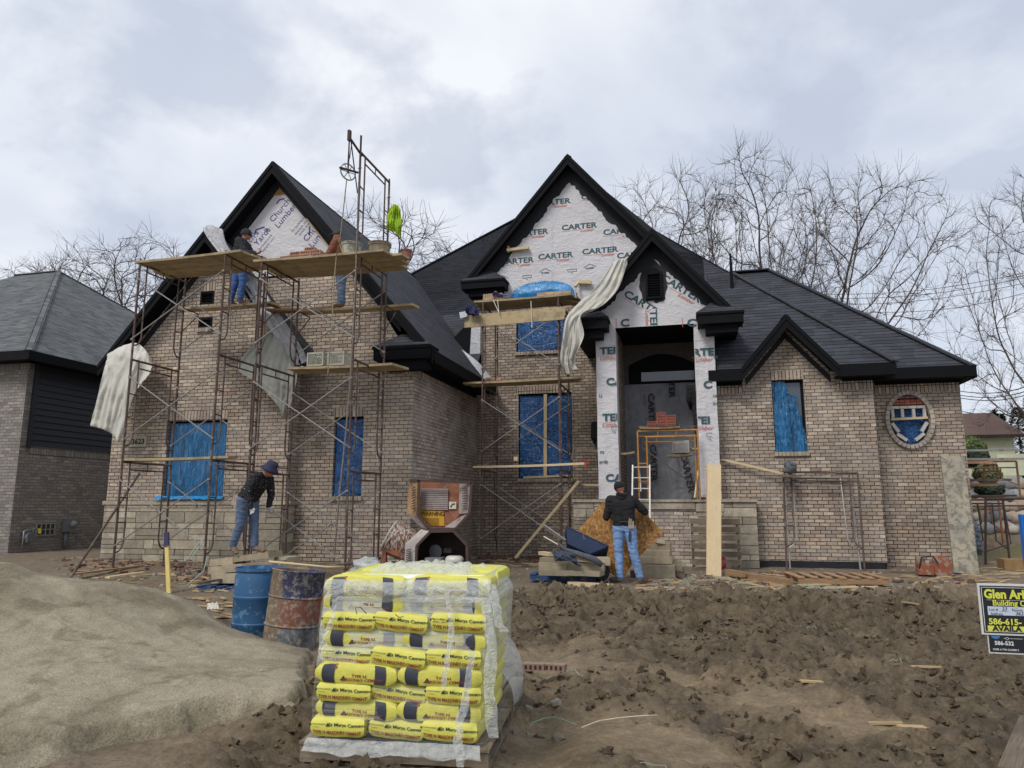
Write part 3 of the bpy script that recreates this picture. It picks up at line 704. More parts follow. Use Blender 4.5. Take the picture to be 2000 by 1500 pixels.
def wthing_child(name, parent):
    o = bpy.data.objects.new(name, None); COL.objects.link(o); o.parent = parent; o['_org'] = parent['_org']; o.empty_display_size = .1; KIDS.setdefault(parent.name, []).append(o); return o
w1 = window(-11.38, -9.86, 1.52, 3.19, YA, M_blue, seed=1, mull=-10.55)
mb = MB()                                      # loose bottom hem of the plastic on the stone cap
def hem(u, v): x = -11.5+1.68*u; return (x, YA-.03-.10*v-.02*mn.noise(Vector((x*5, v, 3))), 1.53-.07*v+.02*mn.noise(Vector((x*7, v*2, 1))))
mb.grid(hem, 30, 3); mb.build('plastic_hem', M_blue3, w1, smooth=True)
window(-7.49, -6.80, 1.52, 3.22, YB, M_blue2, 'h', 5)
w3 = window(-4.53, -3.06, 2.03, 4.33, YM, M_blue2, 'v', 8, mull=-3.8)
mb = MB(); mb.bar((-3.80, YM+.02, 2.05), (-3.78, YM+.02, 4.3), .09, .04); mb.bar((-4.4, YM+.03, 2.06), (-3.1, YM+.02, 2.10), .08, .05); mb.build('brace_board', M_lumber, w3)
window(-4.59, -3.22, 5.5, 6.45, YM, M_blue2, 'h', 12)
# torn plastic, right wing
w5 = window(1.83, 2.51, 2.50, 4.13, YR, None)
mb = MB()
def torn(u, v):
    z = 2.5+1.6*v; xr = 2.52 - max(0, (v-.18))*.36 + .03*mn.noise(Vector((0, z*6, 2)))
    if v > .72: xr = 2.24 - (v-.72)*.45 + (.14 if .72 < v < .80 else 0)
    x = 1.85 + (xr-1.85)*u; d = .03*mn.noise(Vector((x*5, z*2, 4)))+.03*abs(mn.noise(Vector((x*9, z*5, 7))))+.03*max(0, u-.85)*4
    return (x, YR+.05-d, z)
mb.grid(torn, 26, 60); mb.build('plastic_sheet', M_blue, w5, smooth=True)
# arched second floor window in blue sheet
w6 = wthing_child('window', house)
def archz(u, z0=6.86, zs=7.12, rise=.36): return zs+rise*sqrt(max(0, 1-(2*u-1)**2))
mb = MB(); mb.grid(lambda u, v: (-4.72+1.78*u, YM-.05-.04*mn.noise(Vector((u*4, v*3, 1)))-.05*sin(pi*v)*min(1, 8*u*(1-u)), 6.9+(archz(u)-6.9)*v), 30, 12); mb.build('plastic_sheet', M_blue3, w6, smooth=True)
mb = MB(); P = [(-4.76+1.86*i/24, YM-.022, archz(i/24)+.05) for i in range(25)]
for i in range(24): mb.poly([P[i], (P[i][0], P[i][1], 6.9), (P[i+1][0], P[i+1][1], 6.9), P[i+1]])
mb.build('tape_edge', M_wrap2, w6)
# ---- louvred vents
def louvre(parent, x0, x1, z0, z1, y, n, arch=0):
    v = wthing_child('louvre_vent', parent); mb = MB(); f = .05
    mb.box(((x0+x1)/2, y+.05, (z0+z1)/2), (x1-x0-.02, .02, z1-z0-.02))
    for b in [((x0+x1)/2, z0+f/2, x1-x0, f), ((x0+x1)/2, z1-f/2, x1-x0, f), (x0+f/2, (z0+z1)/2, f, z1-z0-2*f), (x1-f/2, (z0+z1)/2, f, z1-z0-2*f)]:
        mb.box((b[0], y, b[1]), (b[2], .07, b[3]))
    mb.build('frame', M_black, v); mb = MB()
    for i in range(n): z = z0+f+(i+.5)*(z1-z0-2*f)/n; mb.box(((x0+x1)/2, y+.005, z), (x1-x0-2*f, .05, .012), rotm('X', -38))
    mb.build('slats', M_black, v); return v
louvre(house, -10.79, -10.42, 5.86, 6.17, YA+.03, 3); louvre(house, -10.79, -10.42, 5.30, 5.55, YA+.03, 3)
# ---- round window: ring of bricks laid on edge, bricks and props inside
rw = wthing_child('oval_window', house); mb = MB(); rr = random.Random(2)
for i in range(34):
    a = 2*pi*(i+.5)/34; c = Vector((4.80+.46*cos(a), YF-.02, 3.23+.61*sin(a))); tx = Vector((-.46*sin(a), 0, .61*cos(a))); w = tx.length*2*pi/34-.012; tx.normalize(); nx = tx.cross(Y_)
    mb.box(c, (w, .12, .085), Matrix((tx, Y_, nx)).transposed(), tint=rr.random())
mb.build('brick_ring', plain('ring_brick', srgb(168, 158, 144), .9, .15, 12, .3, tint=.2), rw)
mb = MB(); mb.grid(lambda u, v: (4.39+.82*u, YF+.10-.02*mn.noise(Vector((u*4, v*4, 5))), 2.67+1.12*v), 10, 14); mb.build('plastic_sheet', M_blue2, rw, smooth=True)
mb = MB()
for z in (3.60, 3.66): 
    for i in range(5): mb.box((4.56+i*.12, YF+.02, z), (.11, .07, .05), tint=rr.random())
for i in range(3): mb.box((4.66+i*.14, YF+.02, 3.74), (.13, .07, .04), tint=rr.random())
mb.build('centring_bricks', plain('red_brick', srgb(150, 92, 76), .9, .2, 12, .3, tint=.2), rw)
mb = MB(); pale = plain('pale_brick', srgb(190, 184, 176), .85, .12, 12, .3, tint=.12)
for x in (4.47, 4.67, 4.90, 5.12): mb.box((x, YF+.01, 3.38), (.06, .07, .19), tint=rr.random())
for i in range(4): mb.box((4.52+i*.18, YF+.012, 3.515), (.17, .075, .06), tint=rr.random())
for (x, z, a) in [(4.50, 3.06, -58), (4.62, 2.84, -38), (5.09, 3.06, 58), (4.98, 2.84, 38)]: mb.box((x, YF+.01, z), (.24, .07, .07), rotm('Y', -a), tint=rr.random())
mb.build('brick_props', pale, rw)
mb = MB(); mb.bar((4.42, YF+.0, 3.245), (5.17, YF+.0, 3.265), .09, .05); mb.build('prop_board', M_lumber, rw)

# ---- roofs
def slab(mb, P, th=.13):
    P = [Vector(p) for p in P]; n = Vector((0, 0, 0))
    for i in range(1, len(P)-1): n += (P[i]-P[0]).cross(P[i+1]-P[0])
    n.normalize()
    if n.z < 0: P = P[::-1]; n = -n
    Q = [p-n*th for p in P]
    if len(P) <= 4: mb.poly(P, 0)
    else:
        for t in geometry.tessellate_polygon([P]):
            T = [P[i] for i in t]
            if (T[1]-T[0]).cross(T[2]-T[0]).dot(n) < 0: T = T[::-1]
            mb.poly(T, 0)
    if len(P) <= 4: mb.poly(Q[::-1], 1)
    for i in range(len(P)):
        j = (i+1) % len(P); mb.poly([P[j], P[i], Q[i], Q[j]], 1)
MR = [M_shingle, M_black]
def mz(y): return 4.40+(y-17.75)
mb = MB()                                       # main hipped roof
slab(mb, [(-12.9, 17.75, 4.4), (-5.6, 17.75, 4.4), (-5.6, 20.6, mz(20.6)), (-5.6, 25.95, mz(25.95)), (-5.9, 25.95, mz(25.95)), (-12.2, 20.0, mz(20.0)), (-12.9, 19.2, mz(19.2))])
slab(mb, [(-5.6, 20.4, mz(20.4)), (.6, 20.4, mz(20.4)), (.6, 22.36, mz(22.36)), (-2.6, 25.95, mz(25.95)), (-5.6, 25.95, mz(25.95))])
mf = lambda y: 4.31+(mz(21.5)-4.31)/4.2*(y-17.3)
slab(mb, [(.6, 17.3, mf(17.3)), (6.05, 17.3, mf(17.3)), (2.45, 21.5, mf(21.5)), (1.38, 21.5, mf(21.5)), (.6, 22.36, mf(22.36))])
slab(mb, [(6.05, 17.3, 4.31), (6.05, 26.2, 4.31), (2.45, 21.5, mz(21.5))])
slab(mb, [(2.45, 21.5, mz(21.5)), (6.05, 26.2, 4.31), (-12.9, 26.2, 4.4), (-12.2, 20.0, mz(20.0)), (-5.9, 25.9, mz(25.9)), (-2.6, 25.9, mz(25.9)), (1.38, 21.5, mz(21.5))])
mb.build('main_roof', MR, house)
mb = MB()                                       # hip over the right wing
T = (1.3, 19.98, 7.69); cr = (4.33, 16.62, 4.36)
slab(mb, [(.64, 16.62, 4.36), (1.2, 16.62, 4.36), (2.18, 17.62, 5.35), (3.16, 16.62, 4.36), cr, T, (.64, 19.98, 7.69)])
slab(mb, [cr, (4.33, 17.7, 4.36), (2.3, 19.9, 6.6), T]); mb.build('wing_roof', MR, house)
for (a_, b_) in [(T, (cr[0], cr[1], cr[2]+.02)), ((2.45, 21.5, mz(21.5)+.02), (6.05, 17.3, 4.33)), ((1.38, 21.48, mz(21.5)+.01), (2.45, 21.48, mz(21.5)+.01)), ((-12.2, 20.02, mz(20)+.01), (-5.9, 25.93, mz(25.95)+.01))]:
    mb = MB(); mb.bar(a_, b_, .22, .035); mb.build('hip_cap', M_shingle, house)
# gable roof: both slopes as slabs, fascia boards standing proud, soffits below
def gable(name, xr, zr, y0, y1, xl, xR, s=1.167, th=.14, fz=.24, parent=house, y1r=None, y1l=None, valley=None):
    g = wthing_child(name, parent); mb = MB()
    for (xe, sg) in ((xl, -1), (xR, 1)):
        ze = zr - abs(xe-xr)*s
        if valley and sg == 1: P = [(xr, y0, zr), (xr, valley(zr), zr), (xe, valley(ze), ze), (xe, y0, ze)]
        elif valley and sg == -1: P = [(xr, y0, zr), (xr, valley(zr), zr), (xe, valley(ze), ze), (xe, y0, ze)]
        else: P = [(xr, y0, zr), (xr, y1, zr), (xe, y1, ze), (xe, y0, ze)]
        slab(mb, P, th)
    mb.build('roof', MR, g)
    mb = MB(); n = hypot(1, s)
    for (xe, sg) in ((xl, -1), (xR, 1)):
        ze = zr - abs(xe-xr)*s; d = Vector((xe-xr, 0, ze-zr)).normalized(); q = Vector((sg*-d.z*-1, 0, 0)); dn = Vector((0, 0, -1))
        a = Vector((xr, 0, zr-.02)); b = Vector((xe, 0, ze-.02)); k = fz*n/1.0
        mb.prism([a+Y_*(y0-.03), b+Y_*(y0-.03), b+dn*k*.9+Y_*(y0-.03), a+dn*k+Y_*(y0-.03)], (0, .03, 0))
        mb.prism([a+Y_*(y0-.05), b+Y_*(y0-.05), b+dn*.12+Y_*(y0-.05), a+dn*.12+Y_*(y0-.05)], (0, .02, 0))     # upper shadow board
    mb.build('fascia', M_black, g)
    return g
def frieze(parent, xr, zr, y, xl, xR, w, s=1.167, seed=0, rough=0, mat=M_frieze, dz=.32):
    mb = MB()
    for (xe, sg) in ((xl, -1), (xR, 1)):
        z0 = zr-dz; a = (xr, z0); b = (xe, z0-abs(xe-xr)*s); c = (xe, b[1]-w); d = (xr, z0-w)
        inner = rough_edge(c, d, 26, rough, seed+sg) if rough else []
        pts = [Vector((p[0], y, p[1])) for p in [a, b, c]+inner+[d]]
        mb.prism(pts, (0, -.006, 0))
    mb.build('frieze', mat, parent)
gA = gable('gable_roof', -10.47, 7.53, 13.33, 14.25, -13.05, -7.85, fz=.2)
frieze(gA, -10.47, 7.53, YA-.004, -12.8, -8.3, .22)
gB = gable('gable_roof', -9.16, 9.23, 13.78, 22, -13.1, -5.13, fz=.19, valley=lambda z: 17.75+z-4.4)
frieze(gB, -9.16, 9.23, YB-.004, -11.2, -6.0, .30, dz=.22)
gC = gable('gable_roof', -3.03, 11.05, 18.58, 22, -6.04, -.02, fz=.20, valley=lambda z: 17.75+z-4.4)
gP = gable('gable_roof', -.69, 7.72, 16.28, 21, -2.55, 1.22, fz=.19)
gR = gable('gable_roof', 2.18, 5.56, 16.6, 18.6, 1.18, 3.20, fz=.2)
frieze(gR, 2.18, 5.56, YR-.004, 1.28, 3.08, .16)
# cornice returns: box with a little shingled hip
def cornice(x0, x1, z0, z1, y0, y1, rise, ends=(1, 1)):
    g = wthing_child('cornice_return', house); mb = MB(); mb.box(((x0+x1)/2, (y0+y1)/2, (z0+z1)/2), (x1-x0, y1-y0, z1-z0), mat=0)
    mb.box(((x0+x1)/2+.02, (y0+y1)/2+.07, z0-.09), (x1-x0-.30, y1-y0-.12, .2), mat=0); mb.box(((x0+x1)/2, (y0+y1)/2, z1-.03), (x1-x0+.05, y1-y0+.05, .05), mat=0)
    mb.build('fascia_box', M_black, g); mb = MB(); d = min(y1-y0, (x1-x0)/2); a = x0+(d if ends[0] else 0); b = x1-(d if ends[1] else 0)
    z2 = z1+rise; X0, X1, Y0 = x0-.03, x1+.03, y0-.03
    mb.poly([(X0, Y0, z1), (X1, Y0, z1), (b, y1, z2), (a, y1, z2)])
    if ends[0]: mb.poly([(X0, y1, z1), (X0, Y0, z1), (a, y1, z2)])
    if ends[1]: mb.poly([(X1, Y0, z1), (X1, y1, z1), (b, y1, z2)])
    mb.build('small_roof', M_shingle, g)
cornice(-6.42, -5.15, 4.34, 4.62, 13.66, YB, .36)
cornice(-6.06, -4.82, 7.28, 7.52, 18.42, YM, .40)
cornice(-2.66, -1.76, 5.36, 5.62, 16.10, YP+.02, .46)
cornice(.26, 1.24, 5.32, 5.58, 16.10, YP+.02, .46)
mb = MB()                                        # eave fascias and soffits
mb.box((-5.17, (13.9+18.85)/2, 4.42), (.06, 4.9, .26)); mb.box((-5.43, (13.9+18.85)/2, 4.345), (.52, 4.9, .03)); mb.box((-5.63, 16.3, 4.28), (.04, 4.4, .14)); mb.build('eave', M_black, house)
for (x0, x1, yb, y0) in [(.45, 1.2, YR, 16.62), (3.16, 4.34, YR, 16.62), (4.0, 6.06, YF, 17.28)]:
    dz = 0 if yb == YR else -.28
    zt = 4.34 if yb == YR else 4.0
    zt = 4.34
    mb = MB(); mb.box(((x0+x1)/2, y0-.01, zt-.12), (x1-x0, .04, .25)); mb.box(((x0+x1)/2, (y0+yb)/2, zt-.225), (x1-x0, yb-y0, .03)); mb.box(((x0+x1)/2, yb-.02, zt-.26), (x1-x0-(.3 if x1 > 4 else 0), .05, .08)); mb.build('eave', M_black, house)
mb = MB(); mb.box((6.07, 21.7, 4.2), (.05, 8.8, .25)); mb.box((5.98, 21.7, 4.1), (.16, 8.8, .03)); mb.build('eave', M_black, house)
for sx in (-2.35, .90): mb = MB(); mb.box((sx, 17.8, 5.45), (.5, 2.3, .40)); mb.build('eave', M_black, house)
# plumbing stack
mb = MB(); mb.tube([(1.24, 19.35, 6.9), (1.24, 19.35, 8.0)], [.05, .03], 8); mb.build('vent_stack', M_black, house)

# ---- house wrap on the gables, printed lettering
def clip_gable(xr, zr, s, m): return [(Vector((s, 0, 1)), zr-m+xr*s), (Vector((-s, 0, 1)), zr-m-xr*s)]
def wrap_poly(name, pts, y, parent, mat=M_wrap):
    mb = MB(); P = [Vector((x, z, 0)) for x, z in pts]
    for t in geometry.tessellate_polygon([P]):
        T = [Vector((P[i].x, y, P[i].y)) for i in t]
        if (T[1]-T[0]).cross(T[2]-T[0]).y > 0: T = T[::-1]
        mb.poly(T)
    return mb.build(name, mat, parent)
wB = wrap_poly('house_wrap', [(-11.0, 6.5), (-6.9, 6.5), (-9.0, 8.52), (-9.3, 8.52)], YB+.0, house)
mb = MB(); mb.poly([(-9.42, YB, 8.52), (-8.9, YB, 8.52), (-9.16, YB, 8.95)]); mb.build('bare_sheathing', wood_mat('sheathing', srgb(150, 110, 62), srgb(184, 142, 88)), house)
mb = MB(); mb.poly([(-11.5, YB+.03, 6.3), (-6.3, YB+.03, 5.2), (-9.16, YB+.03, 8.9)]); mb.build('gable_backing', M_black, house)
def church(_, px, py, size, ang, lines, cl):
    o = atY(px, py, YB); o.y = YB-.006; ux = Vector((cos(radians(ang)), 0, sin(radians(ang)))); uy = Vector((-ux.z, 0, ux.x))
    for (t, sz, dx, dy) in lines:
        mb = MB(); put_text(mb, t, sz, o+ux*dx+uy*dy, ux, uy, bold=0, clip=cl)
        if mb.f: mb.build('wrap_print', M_tblue, wB)
clB = clip_gable(-9.16, 9.23, 1.167, .42)
mb = MB()
church(mb, 538, 440, .27, 48, [("Church's", .22, 0, .10), ('Lumber Yards', .22, -.02, -.12)], clB)
small = [('BETTER PRODUCTS. BETTER SERVICE.', .07, 0, -.32), ('248-000 MICHIGAN', .06, .05, -.42), ('WEATHER RESISTANT BARRIER', .06, .05, -.52)]
church(mb, 562, 445, .1, 48, [("For building and remodeling", .075, 0, -.18), ('Eastpointe  Utica', .065, 0, -.29), ('Oxford  Shelby', .065, .05, -.39)], clB)
church(mb, 496, 478, .27, 48, [("Church's", .22, -.5, .10), ('Yards', .22, .02, -.10), ('For building and', .07, 0, -.22), ('Eastpointe  Utica', .065, 0, -.32)], clB)
church(mb, 604, 478, .27, 48, [("Church's", .22, 0, .10), ('Lumber Yards', .22, -.02, -.12), ('For building and', .07, .3, -.28), ('Eastpointe  Utica', .065, .3, -.38)], clB)
def seg(mb, p, q, w, y):                               # a drawn line given in pixels
    a = atY(*p, YB); b = atY(*q, YB); a.y = b.y = y; mb.bar(a, b, w, .002, up=(0, 1, 0))
for (p, q) in [((497, 459), (500, 449)), ((500, 449), (517, 443)), ((519, 446), (523, 452)), ((604, 459), (605, 442)), ((540, 398), (546, 390)), ((546, 390), (556, 388))]: seg(mb, p, q, .035, YB-.005)
mb.build('wrap_print', M_tblue, wB)
mb = MB(); a = atY(600, 428, YB); b = atY(645, 485, YB); a.y = b.y = YB-.02; mb.bar(a, b, .05, .03); mb.build('batten', M_lumber, house)

wC = wrap_poly('house_wrap', [(-5.6, 7.08), (-2.85, 7.08), (-2.85, 6.9), (-2.6, 6.9), (-2.6, 6.72), (-2.35, 6.72), (-2.35, 6.55), (-1.9, 6.55), (-.45, 6.55), (-.45, 7.9), (-3.03, 10.75), (-5.6, 7.9)], YM, house)
mb = MB()
for (x0, z0, x1, z1, seed) in [(-5.62, 7.55, -3.03, 10.6, 3), (-.4, 7.6, -3.03, 10.6, 8)]:
    sg = 1 if x1 > x0 else -1; outer = [(x0-.1*sg, z0), (x0-.1*sg, z0+.7), (x1, z1+.35)]
    inn = rough_edge((x1, z1-.26), (x0+.13*sg, z0-.05), 40, .05, seed)
    mb.prism([Vector((x, YM-.002, z)) for x, z in outer+[(x1, z1-.26)]+inn+[(x0+.13*sg, z0-.05)]], (0, -.004, 0))
mb.build('black_overspray', M_frieze, wC)
clC = clip_gable(-3.03, 10.75, 1.167, .40)
def carter(o, ux, uy, size, W_, y, parent, cl=None, a=0, b=6, lum=True):
    ux = Vector(ux).normalized(); uy = Vector(uy).normalized(); G_, R_ = MB(), MB(); o = Vector(o)
    V, _ = text_mesh('CARTER', size, size*.032, 0, 1.0); sx = W_/max(p[0] for p in V)
    w0 = 0
    if a: V, _ = text_mesh('CARTER'[:a], size, size*.032, 0, sx); w0 = max(p[0] for p in V)+size*.08
    w = put_text(G_, 'CARTER'[a:b], size, o+ux*w0, ux, uy, bold=size*.032, sx=sx, clip=cl)
    if lum:
        put_text(R_, 'Lumber', size*.52, o+ux*(W_*.52)-uy*size*.47, ux, uy, bold=size*.008, shear=.4, sx=1.05, clip=cl)
        for i in range(14):
            p = o-uy*size*.20+ux*(W_*i/14); q = p+ux*(W_/14)
            if i < 8:
                P = clip_planes([p, q, q+uy*size*.035, p+uy*size*.035], cl or [])
                if P: R_.poly(P)
    if G_.f: G_.build('wrap_print', M_tgreen, parent)
    if R_.f: R_.build('wrap_print', M_tred, parent)
    return w
G_, R_ = MB(), MB()
def Cc(px, py, **k):
    o = atY(px, py, YM); o.y = YM-.004; return carter(o, X_, Z_, .215, 1.0, 0, wC, clC, **k)
for (px, py) in [(976, 517), (1051, 507), (1137, 497), (1205, 505)]: Cc(px, py)
for (px, py) in [(1004, 462), (1097, 450), (1178, 459)]: Cc(px, py)
for (px, py) in [(1047, 403), (1135, 390)]: Cc(px, py)
Cc(1118, 360)
for (px, py) in [(982, 545), (1065, 531), (1152, 522), (1029, 538), (1117, 526)]:
    o = atY(px, py, YM); o.y = YM-.004
    if px in (1065, 1152, 982):
        for (a, b) in [((-.17, 0), (0, .10)), ((0, .10), (.17, 0))]: G_.bar(o+Vector((a[0], 0, a[1])), o+Vector((b[0], 0, b[1])), .015, .002, up=(0, 1, 0))
        put_text(G_, 'FRAMER', .065, o-Z_*.05, X_, Z_, bold=.002, center=True)
    else:
        for (a, b) in [((-.13, 0), (.13, 0)), ((.13, 0), (.13, -.07)), ((.13, -.07), (-.10, -.07)), ((-.13, 0), (-.10, -.07)), ((-.02, -.08), (.02, -.14))]: G_.bar(o+Vector((a[0], 0, a[1])), o+Vector((b[0], 0, b[1])), .014, .002, up=(0, 1, 0))
G_.build('wrap_logo', M_tgreen, wC)
mb = MB()                                        # taped seam and lap lines
for (x, z0, z1) in [(-1.88, 6.9, 9.2), (-3.55, 7.6, 10.2)]: mb.box((x, YM-.0, (z0+z1)/2), (.09 if x > -3 else .05, .004, z1-z0))
for z in (7.85, 9.3): mb.box((-3.0, YM-.0, z), (2*(10.3-z)/1.167-.3, .003, .012))
mb.build('seam_tape', M_wrap2, wC)
mb = MB()
a = atY(990, 489, YM-.1); b = atY(1033, 484, YM-.1); mb.bar(a, b, .1, .08); mb.bar(atY(993, 482, YM), atY(993, 491, YM-.2), .06, .06); mb.build('lumber_stub', M_lumber, house); mb = MB()
a = atY(1130, 551, YM-.1); b = atY(1155, 552, YM-.1); mb.bar(a, b, .09, .09); mb.bar(atY(1133, 548, YM), atY(1124, 560, YM-.25), .06, .06)
mb.build('lumber_stub', M_lumber, house)

# ---- portico
por = wthing_child('portico', house)
wP = wrap_poly('house_wrap', [(-2.09, 5.05), (-1.62, 5.05), (-1.62, 5.46), (.18, 5.46), (.18, 5.05), (.62, 5.05), (.62, 5.9), (-.69, 7.4), (-2.09, 5.9)], YP, por)
mb = MB()
for (x0, z0, x1, z1, seed) in [(-2.12, 5.75, -.69, 7.45, 5), (.66, 5.72, -.69, 7.45, 6)]:
    sg = 1 if x1 > x0 else -1
    inn = rough_edge((x1, z1-.36), (x0+.08*sg, z0-.02), 30, .04, seed)
    mb.prism([Vector((x, YP-.006, z)) for x, z in [(x0, z0), (x0, z0+.5), (x1, z1), (x1, z1-.36)]+inn+[(x0+.08*sg, z0-.02)]], (0, -.004, 0))
inn = rough_edge((-.98, 6.75), (-1.0, 6.1), 10, .03, 4)+rough_edge((-1.0, 6.02), (-.44, 6.0), 12, .035, 5)+rough_edge((-.42, 6.02), (-.40, 6.75), 10, .03, 6)
mb.prism([Vector((x, YP-.012, z)) for x, z in [(-.98, 6.75)]+inn+[(-.40, 6.75), (-.69, 7.1)]], (0, -.003, 0))
mb.build('black_overspray', M_frieze, wP)
v = louvre(por, -.88, -.50, 6.10, 6.74, YP-.05, 9)
mb = MB(); mb.prism([Vector((-.88+.38*i/12, YP-.08, 6.72+.12*sin(pi*i/12))) for i in range(13)], (0, .06, 0)); mb.build('arched_head', M_black, v)
G_, R_ = MB(), MB(); clP = clip_gable(-.69, 7.4, 1.167, .1)+[(Vector((0, 0, -1)), -5.87)]
def Pc(px, py, ang, size, **k):
    o = atY(px, py, YP); o.y = YP-.0035; ux = Vector((cos(radians(ang)), 0, sin(radians(ang)))); uy = Vector((-ux.z, 0, ux.x)); return carter(o, ux, uy, size, 1.08, 0, wP, **k)
Pc(1217, 577, -36, .24, cl=clP); Pc(1289, 546, -36, .24, cl=clP)
for (px, py, ang, a, b) in [(1268, 561, -90, 0, 6)]:
    o = atY(px, py, YP); o.y = YP-.004; carter(o, -Z_, X_, .23, 1.05, 0, wP, cl=[(Z_, 5.86), (-Z_, -5.47)])
for px in (1212, 1342): 
    o = atY(px, 638, YP); o.y = YP-.012; put_text(G_, 'C', .25, o, X_, Z_, bold=.008, sx=1.2)
    R_.box(o+Vector((-.1, 0, .1)), (.012, .003, .22))
for (px, pys, spec) in [(1172, 695, 'TER'), (1180, 753, 'CA'), (1182, 822, 'TER'), (1184, 890, ''), (1356, 694, 'RTE'), (1375, 755, 'C'), (1358, 826, 'TEI')]: pass
def col_text(px, py, txt, lum=True, x0=-2.08, x1=-1.63, size=.23):
    o = atY(px, py, YP); o.y = YP-.014; cl = [(X_, x1), (-X_, -x0)]
    put_text(G_, txt, size, o, X_, Z_, bold=.008, sx=1.2, clip=cl)
    if lum: put_text(R_, 'Lumber', size*.62, o+Vector((-.02, 0, -size*.62)), X_, Z_, shear=.35, clip=cl); R_.box(o+Vector((.1, 0, -size*.22)), (.25, .003, .006))
col_text(1172, 692, 'TER'); col_text(1184, 752, 'CAR', False); col_text(1177, 822, 'TER'); col_text(1183, 940, 'CAR', False)
K = dict(x0=.18, x1=.60)
col_text(1353, 695, 'RTE', **K); col_text(1374, 758, 'C', False, **K); col_text(1354, 828, 'TEI', **K)
for (px, py, txt, sz) in [(1172, 886, 'rs', .12), (1170, 905, 'ards', .12), (1394, 700, 'ch', .1), (1392, 776, '14', .09), (1393, 790, 'ku', .09), (1170, 776, 'LI', .1), (1402, 760, 'S', .09)]:
    o = atY(px, py, YP); o.y = YP-.014; put_text(G_, txt, sz, o, X_, Z_, bold=.002)
for (px, py) in [(1200, 838), (1386, 851)]:
    o = atY(px, py, YP); o.y = YP-.014
    for (a, b) in [((-.06, .06), (.06, .06)), ((-.06, .06), (-.06, -.02)), ((-.06, -.02), (.06, -.02)), ((0, -.02), (.03, -.1)), ((.03, -.1), (-.05, -.06))]: G_.bar(o+Vector((a[0], 0, a[1])), o+Vector((b[0], 0, b[1])), .008, .002, up=(0, 1, 0))
G_.build('wrap_print', M_tgreen, wP); R_.build('wrap_print', M_tred, wP)
def wrapped_column(x0, x1, seed):
    mb = MB(); cx, cy, hx, hy = (x0+x1)/2, YP+.235, (x1-x0)/2, .225
    def fn(u, v):
        z = 1.47+(5.42-1.47)*v; q = (u*4) % 4; k = int(q); f = q-k
        cs = [(-1, -1), (1, -1), (1, 1), (-1, 1), (-1, -1)]; a, b = cs[k], cs[k+1]; x = a[0]+(b[0]-a[0])*f; y = a[1]+(b[1]-a[1])*f
        n = .012*mn.noise(Vector((x*2+seed, y*2, z*2.2)))+.010*abs(mn.noise(Vector((x*5, y*5+seed, z*1.3))))*(1+2*(v < .04))
        return (cx+x*(hx+n), cy+y*(hy+n)-.001, z)
    mb.grid(fn, 48, 60); mb.build('wrapped_column', M_wrap, por, smooth=False)
wrapped_column(-2.09, -1.62, 1); wrapped_column(.17, .61, 4)
mb = MB(); mb.box((-.72, YP+.24, 5.75), (2.3, .42, .58)); mb.box((-.7, 17.75, 5.52), (2.6, 1.9, .05)); mb.build('ceiling', M_black, por)
mb = MB()                                       # masonry side walls of the porch
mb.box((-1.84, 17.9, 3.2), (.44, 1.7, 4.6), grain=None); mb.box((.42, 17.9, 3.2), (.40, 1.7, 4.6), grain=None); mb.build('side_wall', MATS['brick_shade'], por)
mb = MB(); mb.box((-.7, 18.72, 5.0), (1.9, .04, 1.1), grain=None)
def arch(u): return 4.93+.28*sin(pi*u)
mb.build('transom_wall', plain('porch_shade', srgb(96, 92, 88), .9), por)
tw = wthing_child('transom_window', por); mb = MB()
mb.prism([Vector((-1.5, 18.69, 4.42)), Vector((.18, 18.69, 4.42))]+[Vector((.18-1.68*i/16, 18.69, arch(i/16))) for i in range(17)], (0, -.03, 0)); mb.build('frame', M_black, tw)
mb = MB(); mb.poly([(-1.18, 18.655, 4.50), (.16, 18.655, 4.50), (.16, 18.655, 4.74), (-1.18, 18.655, 4.74)]); mb.build('pane', plain('sky_glass', srgb(96, 106, 118), .15, .05, 2, 0, spec=.8), tw)
mb = MB()
def drape(u, v):
    x = -1.62+1.84*u; z = 1.45+2.97*v; fan = mn.noise(Vector((x*2.0-(1-v)*.6, 2+v*.4, 1)))*.10+abs(mn.noise(Vector((x*5+v, z*.8, 4))))*.07
    return (x, 18.62-fan*(1-.5*v), z)
mb.grid(drape, 40, 40); dr = mb.build('loose_wrap', M_gwrap, por, smooth=True)
mb = MB(); R2 = MB()
for (px, py, txt, s, r) in [(1266, 768, 'CARTER', .21, 0), (1270, 868, 'CARTER', .2, 0), (1328, 884, 'CARTER', .22, 10)]:
    o = atY(px, py, 18.5); uy = Vector((cos(radians(r)), 0, sin(radians(r)))); put_text(mb, txt, s, o, Vector((uy.z, 0, -uy.x)), uy, bold=.006, sx=1.25)
    put_text(R2, 'Lumber', s*.5, o-uy*.12, Vector((uy.z, 0, -uy.x)), uy, shear=.3)
o = atY(1306, 745, 18.55); put_text(mb, 'TER', .2, o, -Z_, X_, bold=.006, sx=1.2)
mb.build('wrap_print', M_tdark, dr); R2.build('wrap_print', plain('ink_maroon', srgb(130, 60, 70), .7, .1, 20, 0), dr)
